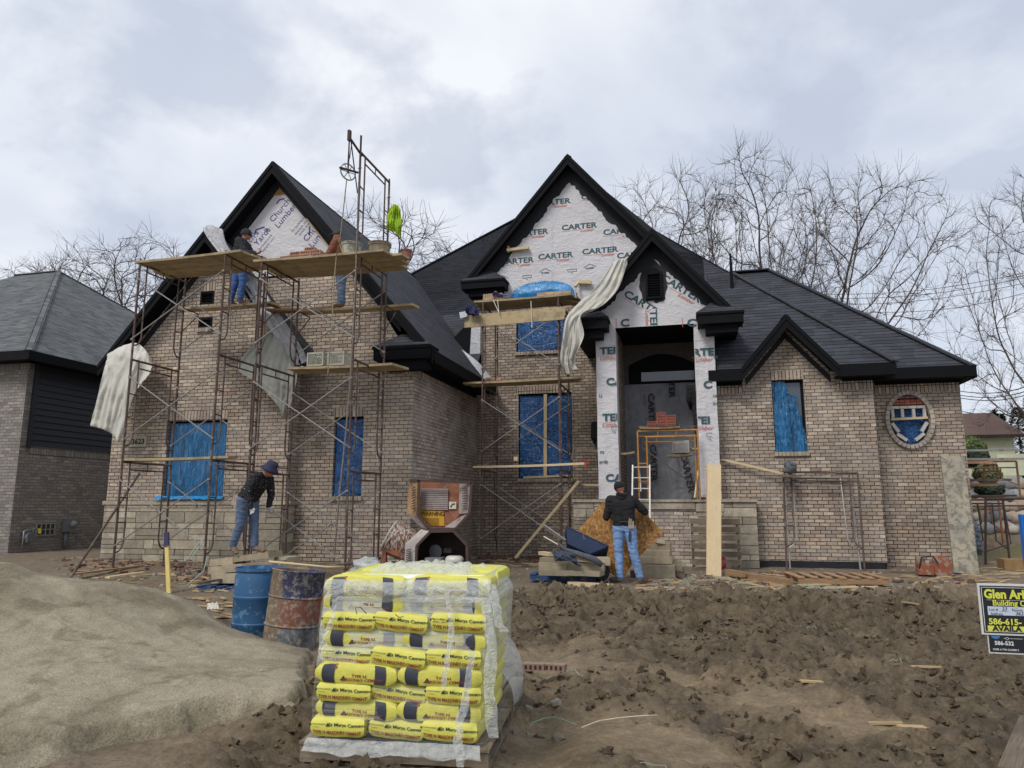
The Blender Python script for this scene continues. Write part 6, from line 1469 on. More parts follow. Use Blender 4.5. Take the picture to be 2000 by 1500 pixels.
mb = MB(); mb.bar(atY(326, 1066, 9.88), atY(325, 1040, 9.88), .08, .03, up=(0, -1, 0)); o = mb.build('stake_head', plain('stake_blue', srgb(58, 60, 92), .8)); tag(o, 'dark blue painted top section of the survey lath', 'stake top')
# wheelbarrow
wb = wthing('wheelbarrow', 'blue wheelbarrow tray tipped on its side left of the OSB sheet', 'wheelbarrow', tuple(atZ(1145, 1105, .05)))
wc = atY(1138, 1068, 13.0); Rw = rotm('Y', 24) @ rotm('X', -28)
mb = MB(); a, b = .34, .24
P = [Vector((-.38, -.26, .11)), Vector((.42, -.26, .11)), Vector((.42, .26, .11)), Vector((-.38, .26, .11))]; Q = [Vector((-.24, -.16, -.13)), Vector((.18, -.16, -.13)), Vector((.18, .16, -.13)), Vector((-.24, .16, -.13))]
P = [wc+Rw @ p for p in P]; Q = [wc+Rw @ p for p in Q]; mb.poly(Q[::-1])
for i in range(4): j = (i+1) % 4; mb.poly([P[i], P[j], Q[j], Q[i]]); mb.tube([P[i], P[j]], .014, 6)
tray = mb.build('tray', plain('tray_blue', srgb(26, 46, 78), .6, .2, 5, .15, spots=[(srgb(150, 156, 160), 6, .6, .6)]), wb); md = tray.modifiers.new('s', 'SOLIDIFY'); md.thickness = .006
mb = MB(); mb.tube([wc+Rw @ Vector((-.3, -.2, -.1)), wc+Rw @ Vector((-.75, -.26, -.04))], .018, 7); mb.tube([wc+Rw @ Vector((-.3, .2, -.1)), wc+Rw @ Vector((-.75, .26, -.04))], .018, 7); mb.build('handles', M_galv, wb)
mb = MB(); w0 = wc+Rw @ Vector((.45, 0, -.28)); mb.lathe([(.06, -.03), (.16, -.045), (.18, 0), (.16, .045), (.06, .03)], w0, 20, Rw @ rotm('X', 90)); mb.build('wheel', plain('tyre', srgb(40, 40, 42), .9), wb, smooth=True)
drape_sheet('dark_jacket', 'dark work jacket thrown over the stones beside the wheelbarrow', [A_([(1072, 1072), (1100, 1076), (1122, 1082)], 12.2), A_([(1078, 1082), (1105, 1086), (1128, 1096)], 12.1), A_([(1084, 1096), (1110, 1096), (1133, 1107)], 12.05)], plain('jacket_slate', srgb(62, 68, 82), .9, .3, 10, .5), nu=22, nv=14, amp=.12, seed=8, cat='jacket')
mb = MB(); mb.tube([atY(1091, 1062, 12.6), atY(1104, 1073, 12.4), atY(1130, 1082, 12.2), atY(1160, 1092, 12.1), atY(1176, 1104, 12.1)], [.02, .03, .05, .055, .045], 8); o = mb.build('cloth_roll', plain('slate_cloth', srgb(78, 80, 88), .9, .3, 9, .4), smooth=True); tag(o, 'rolled grey cloth trailing off the stones toward the OSB sheet', 'cloth')
# red gas can / blade disc behind upright board, concrete saw at right
mb = MB(); c = atZ(1406, 1116, .0)+Vector((0, .2, .16)); mb.lathe([(0, -.05), (.10, -.06), (.15, -.03), (.15, .03), (.10, .06), (0, .05)], c, 18, rotm('X', 80)); mb.box(c+Vector((.05, -.05, .1)), (.08, .05, .06)); o = mb.build('fuel_can', plain('red_plastic', srgb(136, 44, 48), .45), smooth=True); tag(o, 'red round jug peeking out behind the tall pale board', 'jug')
sw = wthing('cut_off_saw', 'orange and cream cut-off saw lying by the far right wall', 'saw', tuple(atZ(1822, 1126, 0))); so = atZ(1822, 1126, .0); M_or = plain('saw_orange', srgb(146, 82, 56), .6, .25, 7, .2, spots=[(srgb(150, 138, 124), 8, .50, .8)])
mb = MB(); mb.box(so+Vector((-.13, 0, .14)), (.26, .2, .20)); mb.box(so+Vector((-.20, -.02, .28)), (.14, .14, .12)); mb.build('engine_housing', M_or, sw)
mb = MB(); mb.lathe([(0, -.02), (.17, -.02), (.18, 0), (.17, .02), (0, .02)], so+Vector((.17, -.02, .15)), 22, rotm('X', 90)); mb.build('blade', M_galv, sw, smooth=True, angle=40)
mb = MB(); mb.lathe([(.02, -.04), (.19, -.04), (.20, 0), (.19, .05), (.02, .05)], so+Vector((.15, .0, .20)), 22, rotm('X', 90)); mb.build('blade_guard', M_or, sw, smooth=True, angle=40)
mb = MB(); mb.tube([so+Vector((-.25, -.1, .15)), so+Vector((-.2, -.13, .36)), so+Vector((0, -.13, .38)), so+Vector((.08, -.1, .25))], .014, 7); mb.build('handle', M_tdark, sw)
# frames leaning against the right wing
def lean_frame(label, base_px, top_px, Yb, Yt, w_px, mat, group='scaffold frames leaning on the right wing'):
    t = wthing('leaning_scaffold', label, 'scaffold frame', tuple(atY(base_px[0], base_px[1], Yb)), group)
    lb, lt = atY(*base_px, Yb), atY(*top_px, Yt); rb, rt = atY(base_px[0]+w_px[0], base_px[1]+w_px[2], Yb), atY(top_px[0]+w_px[1], top_px[1]+w_px[3], Yt)
    mb = MB(); mb.tube([lb, lt], .02, 8); mb.tube([rb, rt], .02, 8); mb.tube([lt, rt], .02, 8); dx = (rt-lt).normalized(); il = lt.lerp(lb, .09)+dx*.17; ir = rt.lerp(rb, .09)-dx*.17
    mb.tube([il, ir], .015, 7)
    for (o_, c_, s_) in ((lt, lb, 1), (rt, rb, -1)):
        q = dx*(.17*s_); mb.tube([o_+q, o_.lerp(c_, .68)+q, o_.lerp(c_, .74)+q*.7, o_.lerp(c_, .78)], .015, 7)
        for k in (.36, .56): mb.tube([o_.lerp(c_, k), o_.lerp(c_, k)+q], .012, 6)
    mb.build('frame', mat, t, smooth=True, angle=45)
lean_frame('front rusty scaffold frame leaning against the right wing wall', (1537, 1113), (1529, 922), 16.2, 16.85, (152, 146, 4, 2), M_rust)
lean_frame('second rusty scaffold frame leaning just behind the front one on the right wing', (1543, 1111), (1532, 932), 16.35, 16.88, (138, 126, 3, 1), M_galv)
mb = MB()
for (dx, dz, r, s) in [(0, .06, .11, 1), (.06, .15, .07, 2), (-.05, .17, .06, 3)]: mb.ball(atY(1543, 922, 16.7)+Vector((dx, 0, dz)), (r*1.2, r, r), None, 12, 8, 0, .5, .6, s)
o = mb.build('tool_bundle', plain('tool_grey', srgb(96, 98, 100), .8, .5, 9, .7, bdist=.04), smooth=True); tag(o, 'grey bundle of gear sitting on the board atop the leaning frames', 'bundle')
beam('small dark board across the left top of the leaning frames', atY(1527, 929, 16.6), atY(1555, 931, 16.6), .22, .06, M_oldwood)

# ---- rubble, scraps and straps
def rubble():
    rnd = random.Random(12); br, wd, st, sn = MB(), MB(), MB(), MB()
    def scatter(n, reg, fn):
        for i in range(n):
            px = rnd.uniform(reg[0], reg[1]); py = rnd.uniform(reg[2], reg[3]); p = atZ(px, py, .05); p.z = gz(p.x, p.y); fn(p, rnd)
    def brk(p, r): br.box(p+Z_*.02, (r.uniform(.04, .16), r.uniform(.03, .09), r.uniform(.03, .06)), rotm('Z', r.uniform(0, 180)) @ rotm('X', r.uniform(-25, 25)), 0, r.random())
    def wod(p, r): wd.box(p+Z_*.015, (r.uniform(.08, .45), r.uniform(.02, .07), .015), rotm('Z', r.uniform(-50, 50)) @ rotm('Y', r.uniform(-6, 6)), 0, r.random())
    def stn(p, r): random.seed(r.random()); rock(sn, p, r.uniform(.02, .06), r.random()*50, 0, r.random(), .6, 6, 4)
    def stp(p, r):
        a = r.uniform(-.6, .6); L = r.uniform(.08, .34); d = Vector((cos(a), sin(a), 0)); q = [p+d*(L*(k/4-.5))+Z_*(.02+.05*sin(pi*k/4)*r.random())+d.orthogonal()*.04*sin(3*k) for k in range(5)]
        st.tube(q, .004, 4, 0, r.random())
    for (n, reg) in [(60, (120, 430, 1098, 1125)), (90, (920, 1120, 1076, 1098)), (40, (1480, 1900, 1116, 1140)), (50, (330, 420, 1110, 1140)), (30, (560, 760, 1092, 1104)), (30, (1240, 1420, 1120, 1140))]: scatter(n, reg, brk)
    for (n, reg) in [(90, (130, 440, 1096, 1140)), (60, (920, 1120, 1078, 1105)), (110, (1250, 1560, 1118, 1150)), (60, (1560, 1900, 1118, 1150)), (40, (1890, 2000, 1095, 1140)), (30, (380, 460, 1140, 1180)), (5, (1000, 1900, 1160, 1400))]: scatter(n, reg, wod)
    for (n, reg) in [(220, (900, 1900, 1100, 1155)), (160, (100, 600, 1095, 1150)), (8, (1000, 1100, 1290, 1340))]: scatter(n, reg, stn)
    for (n, reg) in [(60, (1280, 1500, 1118, 1148)), (50, (1530, 1750, 1128, 1150)), (26, (330, 420, 1080, 1150)), (7, (1000, 1900, 1160, 1460))]: scatter(n, reg, stp)
    tag(br.build('brick_rubble', plain('rubble_brick', srgb(112, 84, 72), .9, .2, 12, .4, tint=.35)), 'scattered broken brick pieces along the foot of the house', 'brick rubble', kind='stuff')
    tag(wd.build('wood_scraps', wood_mat('scrap_wood', srgb(150, 124, 90), srgb(196, 172, 134), tint=.3)), 'scattered wood scraps and splinters on the building pad', 'wood scraps', kind='stuff')
    tag(st.build('strapping_scraps', plain('mint_strap', srgb(150, 166, 152), .5, .15, 9, 0, tint=.2)), 'cut lengths of pale green strapping strewn over the ground', 'strapping', kind='stuff')
    tag(sn.build('stone_chips', plain('chip_grey', srgb(136, 128, 114), .95, .2, 10, .4, tint=.3)), 'small stone chips scattered on the dirt', 'stone chips', kind='stuff')
rubble()
for i, (a, b, lab) in enumerate([((140, 1122), (330, 1098), 'long reddish board lying in the dirt below the left scaffold'), ((210, 1128), (280, 1118), 'short pale board next to the raker pole foot'), ((270, 1100), (400, 1108), 'grey board lying along the stone base'), ((380, 1140), (455, 1128), 'broken board at the corner of the stone pile pallet')]):
    beam(lab, atZ(*a, .14), atZ(*b, .16), .09, .03, M_cedar if i == 0 else M_oldwood if i > 1 else M_lumber)
for i, (pts, Y) in enumerate([([(395, 1052), (385, 1065), (374, 1080), (368, 1092)], 11.2), ([(398, 1052), (390, 1068), (378, 1084), (374, 1092)], 11.2), ([(404, 1090), (398, 1115), (375, 1135), (360, 1148)], 10.8)]):
    mb = MB(); mb.tube([atY(*p, Y-.1*i) for p in pts], .008, 5); o = mb.build('strap', plain('mint_strap2', srgb(172, 196, 182), .5)); tag(o, ['upper', 'middle', 'lowest'][i]+' pale green strap hanging from the foot of the left scaffold post', 'strap', 'pale green straps')
# cored brick lumps on the mud
lb_ = thing('brick_cluster', 'two cored pinkish bricks lying on the mud right of the cement pallet', 'bricks', tuple(atZ(1055, 1313, -.2))); lb_['_org'] = (0, 0, 0)
for i, (x, y, r) in enumerate([(-.06, 0, 4), (.14, .02, -6)]):
    mb = MB(); R = rotm('Z', r); mb.box((x, y, .05), (.2, .09, .06), R, 0, .5)
    for k in range(4): mb.box(Vector((x, y, .05))+R @ Vector((-.07+.045*k, -.046, 0)), (.022, .005, .035), R, 1)
    mb.build('brick', [plain('mud_brick', srgb(140, 118, 104), .9, .15, 12, .3), M_hole], lb_)
beam('grey weathered plank poking up at the bottom right corner of the photo', atZ(1990, 1520, -.2)+Z_*.02, atZ(2030, 1425, -.15)+Z_*.06, .2, .04, M_oldwood)
mb = MB(); mb.grid(lambda u, v: Vector(atZ(404+22*u, 1200-12*v, -.05))+Z_*(.06+.05*abs(mn.noise(Vector((u*5, v*5, 1))))), 8, 6); o = mb.build('paper_scrap', plain('kraft_white', srgb(206, 200, 184), .8, .1, 9, .3)); tag(o, 'crumpled white paper at the top edge of the sand heap', 'paper')
# hoarding and signs at the right edge
pt = wthing('portable_toilet', 'bright blue plastic cabin panel cut by the right edge', 'toilet cabin', (4.8, 11.3, 0)); M_pt = plain('cabin_blue', srgb(22, 108, 190), .4, .08, 3, .05)
a = atY(2008, 1130, 12.3); mb = MB(); mb.box((a.x+.55, 12.35, a.z+.42), (1.1, .1, 1.0)); mb.build('body', M_pt, pt)
mb = MB()
for i in range(6): mb.box((a.x+.06+i*.19, 12.28, a.z+.42), (.04, .03, .94))
mb.build('ribs', M_pt, pt)
sg = wthing('builder_sign', 'black and yellow builder sign on a post at the right edge', 'sign', tuple(atZ(1999, 1400, -.2)))
SY = 5.5
def sgp(px, py, off=0): p = atY(px, py, SY); p.y = SY-off; return p
s0, s1 = sgp(1909, 1139), sgp(1919, 1239); sw_, sh_ = .62, s0.z-s1.z
ang = radians(3.5)
ux = Vector((cos(ang), 0, -sin(ang)*.3)); uy = Vector((.09, 0, 1)); O = Vector((s1.x-.002, SY, s1.z))
def q4(mb, x0, y0, x1, y1, off, th=.002): P = [O+ux*x+uy*y-Y_*off for x, y in ((x0, y0), (x1, y0), (x1, y1), (x0, y1))]; mb.prism(P, (0, th, 0))
H = sh_; ux = Vector((1, 0, .0)); uy = (s0-s1).normalized()
mb = MB(); q4(mb, 0, 0, .62, H, 0, .012); mb.build('board', plain('sign_white', srgb(214, 212, 206), .5, .04, 4, 0), sg)
mb = MB(); q4(mb, .012, .012, .61, H-.014, .003); mb.build('black_face', plain('sign_black', srgb(34, 35, 42), .45, .06, 4, 0), sg)
mb = MB(); q4(mb, .018, .020, .60, .023, .006); q4(mb, .018, H-.026, .60, H-.023, .006); q4(mb, .018, .02, .021, H-.024, .006); q4(mb, .045, H-.105, .6, H-.1035, .006); mb.build('white_rules', plain('sign_rule', srgb(220, 220, 216), .5), sg)
mb = MB(); q4(mb, .045, H-.20, .58, H-.145, .006); mb.build('form_panel', plain('sign_panel', srgb(196, 206, 220), .5, .04), sg)
mb = MB(); q4(mb, .035, .025, .6, .058, .006); ye = plain('sign_yellow', srgb(216, 218, 84), .5, .03, 4, 0)
T = lambda m, tx, s, x, y, **k: put_text(m, tx, s, O+ux*x+uy*y-Y_*.0095, ux, uy, **k)
T(mb, 'Glen Arb', .078, .030, H-.092, bold=.0032, sx=.86); T(mb, 'Building C', .050, .075, H-.138, bold=.0012, sx=.92); T(mb, '586-615-', .052, .042, .068, bold=.0016, sx=1.0); mb.build('yellow_lettering', ye, sg)
mb = MB(); T(mb, 'AVAILA', .044, .062, .028, bold=.002, sx=1.12); T(mb, 'Lot # _____  Permit', .026, .052, H-.172, sx=.9); T(mb, 'Address', .024, .058, H-.198, sx=.9); T(mb, '3623', .03, .2, H-.195, shear=.3); T(mb, '23', .03, .125, H-.168, shear=.3); mb.build('dark_lettering', M_tdark, sg)
mb = MB(); mb.box((O.x+.30, SY+.04, (O.z+H-.55)/2-.1), (.05, .04, 1.0)); mb.build('post', M_oldwood, sg)
s2 = wthing('agent_sign', 'smaller black and white realty rider sign hanging under the builder sign', 'sign', tuple(O)); O2 = Vector((O.x+.032, SY+.008, O.z-.118)); 
def q5(mb, x0, y0, x1, y1, off, th=.002): P = [O2+ux*x+uy*y-Y_*off for x, y in ((x0, y0), (x1, y0), (x1, y1), (x0, y1))]; mb.prism(P, (0, th, 0))
mb = MB(); q5(mb, .0, 0, .5, .116, 0, .006); mb.build('board', MATS['sign_white'], s2); mb = MB(); q5(mb, .006, .010, .49, .116, .003); mb.build('black_face', MATS['sign_black'], s2)
mb = MB(); T2_ = lambda m, tx, s, x, y, **k: put_text(m, tx, s, O2+ux*x+uy*y-Y_*.0065, ux, uy, **k)
T2_(mb, '586-532', .034, .035, .056, bold=.001, sx=.98); T2_(mb, 'OVER A 7TH CLOSED S', .016, .022, .022, bold=.0004, sx=.9)
mb.tube([O2+ux*(.11+.008*cos(a_))+uy*(.097+.008*sin(a_))-Y_*.006 for a_ in [2*pi*i/12 for i in range(13)]], .0015, 4, caps=False)
for (x0, x1) in ((.09, .10), (.12, .20)): q5(mb, x0, .0965, x1, .0985, .006)
mb.build('white_lettering', MATS['sign_rule'], s2)
mb = MB(); mb.prism([O2+ux*(.045+.026*cos(a_))+uy*(.112-.020*abs(sin(a_)))-Y_*.005 for a_ in [pi+pi*i/12 for i in range(13)]], (0, .001, 0)); mb.build('round_logo', plain('logo_blue', srgb(70, 122, 168), .5), s2)

# ================================================================== MORTAR MIXER
mx = wthing('mortar_mixer', 'rust brown towed mortar mixer with its slotted engine hood open', 'mortar mixer', (-4.9, 12.3, 0))
M_mxr = plain('mixer_rust_paint', srgb(146, 90, 62), .65, .25, 5, .3, spots=[(srgb(98, 70, 58), 4, .5, .7), (srgb(176, 160, 148), 9, .6, .6)])
M_mxg = plain('mixer_greyed_paint', srgb(150, 138, 132), .7, .2, 6, .3, spots=[(srgb(120, 78, 62), 5, .54, .7)])
M_mxd = plain('mixer_dark', srgb(74, 56, 50), .8, .25, 7, .3)
MY = 12.1
def mp(px, py, Y=MY): return atY(px, py, Y)
def plate(pts, Y, th, mat, name, parent=mx, hole=None):
    mb = MB(); mb.prism([mp(*p, Y) for p in pts], (0, th, 0)); return mb.build(name, mat, parent)
# open hood (tilted up): front face with rims, side wings
hood = [(806, 938), (920, 942), (918, 1004), (890, 1033), (838, 1034), (806, 1004)]
plate([(822, 940), (897, 942), (896, 1006), (876, 1032), (842, 1033), (820, 1005)], MY+.18, .02, M_mxr, 'hood_panel')
rim = MB()
for (a, b) in [((818, 938), (816, 1006)), ((816, 1006), (838, 1034)), ((838, 1034), (890, 1033)), ((890, 1033), (917, 1003)), ((917, 1003), (921, 942)), ((800, 938), (921, 943))]: rim.bar(mp(*a, MY-.02), mp(*b, MY-.02), .045, .022, up=(0, 1, 0))
rim.build('hood_rim', M_mxd, mx)
mb = MB(); W1 = [mp(800, 938, MY), mp(818, 938, MY-.02), mp(815, 1006, MY-.02), mp(794, 1003, MY+.05)]; mb.prism(W1, (0, .02, 0)); mb.build('hood_wing', plain('wing_ochre', srgb(168, 132, 92), .7, .25, 5, .3, spots=[(srgb(100, 80, 66), 6, .52, .7)]), mx)
mb = MB(); mb.prism([mp(897, 944, MY+.1), mp(919, 944, MY), mp(916, 1002, MY), mp(896, 1004, MY+.1)], (0, .02, 0)); mb.build('hood_wing', M_mxg, mx)
mb = MB(); mb.prism([mp(794, 1003, MY+.03), mp(816, 1006, MY-.01), mp(838, 1033, MY-.01), mp(822, 1030, MY+.05)], (0, .02, 0)); mb.prism([mp(897, 1010, MY+.1), mp(914, 1004, MY+.02), mp(889, 1031, MY+.02), mp(868, 1030, MY+.15)], (0, .02, 0)); mb.build('hood_shoulder', M_mxg, mx)
sl = MB()
for i in range(9): y = 951+i*5.0; sl.bar(mp(804, y+3, MY-.035), mp(811, y, MY-.035), .016, .006, up=(0, 1, 0))
sl.build('vent_slots', M_tdark, mx); sl = MB()
for i in range(9): y = 951+i*5.0; sl.bar(mp(903, y+3, MY+.03), mp(913, y+2, MY-.0), .012, .006, up=(0, 1, 0))
sl.build('vent_slots', M_tdark, mx); sl = MB()
for i in range(13): y = 1073+i*3.6; sl.bar(mp(793, y+2, MY-.24), mp(803, y-1, MY-.24), .014, .006, up=(0, 1, 0))
sl.build('vent_slots', M_tdark, mx)

gr = MB()
for i in range(12): y = 955+i*3.55; gr.bar(mp(822, y, MY+.15), mp(875, y+.6, MY+.15), .022, .012, up=(0, 1, 0))
gr.build('grille_slats', plain('slat_grey', srgb(158, 146, 140), .7, .2, 9, .2), mx)
mb = MB(); mb.prism([mp(*p, MY+.165) for p in [(820, 997), (867, 998), (868, 1027), (843, 1027), (822, 1006)]], (0, .004, 0)); mb.build('warning_label', plain('label_amber', srgb(196, 148, 34), .6, .15, 5, .1), mx)
mb = MB(); put_text(mb, 'WARNING', .105, mp(822, 1007, MY+.155), X_, Z_, bold=.002, sx=.86)
for i in range(6): a = mp(830+i*.8, 1012+i*2.6, MY+.155); mb.box(a+X_*.13, (.26-.015*i, .002, .006))
mb.build('warning_lettering', plain('label_ink', srgb(70, 56, 30), .7), mx)
mb = MB(); mb.prism([mp(*p, MY+.15) for p in [(877, 980), (891, 980), (891, 994), (877, 994)]], (0, .004, 0)); mb.build('small_label', plain('small_label', srgb(206, 200, 180), .6, .2, 20), mx)
mb = MB(); a = mp(884, 987, MY+.14); mb.tube([a+Vector((-.04, 0, -.03)), a+Vector((-.01, 0, .02)), a+Vector((.04, 0, .03))], .008, 5); mb.build('small_label_mark', M_tdark, mx)
# lower housing: arched front with opening, left side wall
arch_o = [(788, 1125), (790, 1060), (838, 1034), (888, 1034), (915, 1065), (916, 1116)]
rim = MB(); O_ = [(812, 1124), (814, 1066), (841, 1038), (886, 1037), (912, 1065), (913, 1116)]
for (a, b) in zip(O_[:-1], O_[1:]): rim.bar(mp(*a, MY-.2), mp(*b, MY-.2), .045, .03, up=(0, 1, 0))
rim.build('opening_rim', M_mxd, mx)
mb = MB(); mb.prism([mp(788, 1124, MY-.18), mp(811, 1124, MY-.21), mp(813, 1066, MY-.21), mp(792, 1062, MY-.18)], (0, .03, 0)); mb.prism([mp(792, 1062, MY-.18), mp(813, 1066, MY-.21), mp(840, 1038, MY-.21), mp(822, 1034, MY-.1)], (0, .03, 0)); mb.build('housing_side', plain('housing_pale', srgb(176, 166, 160), .7, .2, 5, .25, spots=[(srgb(128, 92, 78), 5, .55, .7)]), mx)
mb = MB(); 
Bk = [mp(*p, MY+.35) for p in O_]; Fr = [mp(*p, MY-.19) for p in O_]
mb.prism(Bk, (0, .02, 0))
for i in range(5): mb.poly([Fr[i], Bk[i], Bk[i+1], Fr[i+1]])
mb.build('housing_inside', plain('housing_inside', srgb(58, 46, 42), .85, .3, 6, .2), mx)
# engine
en = MB(); en.box(mp(851, 1098, MY-.05), (.29, .3, .16)); en.build('engine_block', plain('engine_grey', srgb(124, 124, 130), .5, .2, 8, .2), mx)
mb = MB(); c = mp(888, 1094, MY-.1); mb.ball(c, (.17, .14, .105), None, 16, 10); 
for i, v in enumerate(mb.v): mb.v[i] = Vector((v.x, v.y, c.z+max(-.07, min(.075, v.z-c.z))))
mb.build('fuel_tank', plain('tank_cream', srgb(206, 202, 190), .35, .06, 6, .05), mx, smooth=True, angle=50)
mb = MB(); mb.lathe([(0, -.02), (.115, -.02), (.12, .02), (.09, .03), (0, .035)], mp(851, 1077, MY+.12), 22, rotm('X', 90)); mb.build('recoil_cover', plain('recoil', srgb(84, 84, 86), .5, .2, 9, .1), mx, smooth=True, angle=40)
for (px, py, r, nm, col) in [(830, 1116, .10, 'pulley', srgb(92, 84, 78)), (880, 1122, .13, 'flywheel', srgb(140, 60, 54))]:
    mb = MB(); c = mp(px, py, MY-.12); mb.tube([c+Vector((r*cos(a_), 0, r*sin(a_))) for a_ in [2*pi*i/20 for i in range(21)]], .018, 6, caps=False)
    for i in range(4): mb.tube([c, c+Vector((r*cos(i*pi/2), 0, r*sin(i*pi/2)))], .01, 5)
    mb.build(nm, plain('mx_'+nm, col, .6), mx)
mb = MB(); random.seed(2)
for i in range(9): a = mp(random.uniform(822, 905), random.uniform(1104, 1120), MY-.05); mb.tube([a, a+Vector((random.uniform(-.12, .12), .03, random.uniform(-.1, .1)))], .012, 5)
mb.box(mp(873, 1110, MY-.02), (.5, .2, .03)); mb.box(mp(875, 1075, MY+.12), (.14, .05, .08)); mb.build('engine_fittings', M_mxd, mx)
# drum
dc = mp(790, 1062, MY+.45); mb = MB(); mb.lathe([(0, -.30), (.19, -.30), (.27, -.20), (.31, 0), (.31, .22), (.30, .30), (.26, .30), (.27, .05), (0, 0)], dc, 28, rotm('Y', -62) @ rotm('X', 12)); 
t = NT('spattered_drum'); ob = t.tc.outputs['Object']; n = t.voro(t.map(ob, (3, 3, 9)), 5, 'DISTANCE_TO_EDGE'); n2 = t.noise(ob, 12, 6, .7, 1.5)
c_ = t.mix(t.ramp(n2, [(.4, 0), (.6, 1)]), srgb(96, 66, 50), srgb(134, 92, 66)); c_ = t.mix(t.ramp(t.noise(t.map(ob, (5, 5, 1.5)), 3, 6, .7, 2), [(.50, 0), (.54, .9)]), c_, srgb(200, 196, 186)); M_sp = t.fin(c_, .85, t.bump(n2, .5, .02))
mb.build('mixing_drum', M_sp, mx, smooth=True, angle=50)
mb = MB()
for i in range(11): x = -.24+i*.048; R = rotm('Y', -62) @ rotm('X', 12); h = sqrt(max(0, .0784-x*x)); mb.tube([dc+R @ Vector((x, -h, .31)), dc+R @ Vector((x, h, .31))], .008, 5)
ringp = [dc+(rotm('Y', -62) @ rotm('X', 12)) @ Vector((.3*cos(2*pi*i/24), .3*sin(2*pi*i/24), .31)) for i in range(25)]; mb.tube(ringp, .016, 6, caps=False); mb.build('bag_grate', plain('grate_white', srgb(196, 192, 182), .8, .2, 9, .3), mx)
mb = MB(); mb.box(mp(790, 1105, MY+.3), (.9, .6, .10)); mb.bar(mp(752, 1072, MY+.2), mp(752, 1112, MY+.2), .06, .06); mb.bar(mp(752, 1072, MY+.2), mp(795, 1088, MY+.1), .05, .08); mb.tube([mp(764, 1050, MY+.1), mp(748, 1075, MY+.05), mp(742, 1110, MY)], .015, 6); mb.build('chassis', M_mxr, mx)
mb = MB(); mb.prism([mp(778, 1090, MY), mp(810, 1090, MY), mp(806, 1125, MY), mp(782, 1125, MY)], (0, .1, 0)); mb.build('mudguard', M_mxd, mx)
for (px) in (800, 900):
    mb = MB(); c = mp(px, 1125, MY+.4); c.z = .22; mb.lathe([(.10, -.07), (.19, -.08), (.24, -.04), (.24, .04), (.19, .08), (.10, .07)], c, 22, rotm('Y', 90)); mb.build('wheel', MATS['tyre'], mx, smooth=True)
for (a, b, lab) in [((754, 1107), (778, 1106), 'upper'), ((756, 1122), (778, 1124), 'lower')]: beam(lab+' wooden block wedged beside the mixer chassis', mp(*a, MY-.1), mp(*b, MY-.1), .12, .05)
mb = MB()
for i, (px, py, r) in enumerate([(720, 1105, .14), (706, 1112, .10), (738, 1112, .11), (726, 1116, .13)]): mb.ball(atY(px, py, 9.5), (r*1.3, r, r*.8), None, 14, 9, 0, .5, .8, i)
o = mb.build('plastic_bundle', M_film2, smooth=True); tag(o, 'wad of white plastic on the ground behind the cement pallet', 'plastic')

for i, (pts, lab) in enumerate([([(1035, 1420), (1040, 1412), (1062, 1403), (1085, 1402), (1105, 1408), (1126, 1416)], 'thin green strap arching over the mud right of the cement pallet'), ([(1136, 1421), (1170, 1408), (1210, 1402), (1255, 1398), (1285, 1397)], 'long pale strap lying on the mud in the foreground')]):
    mb = MB(); mb.tube([atZ(*q, -.2)+Z_*(.0) for q in pts], .005, 5); o = mb.build('strap', plain('strap_'+str(i), srgb(128, 150, 126) if i == 0 else srgb(196, 184, 160), .6), smooth=True); tag(o, lab, 'strap')

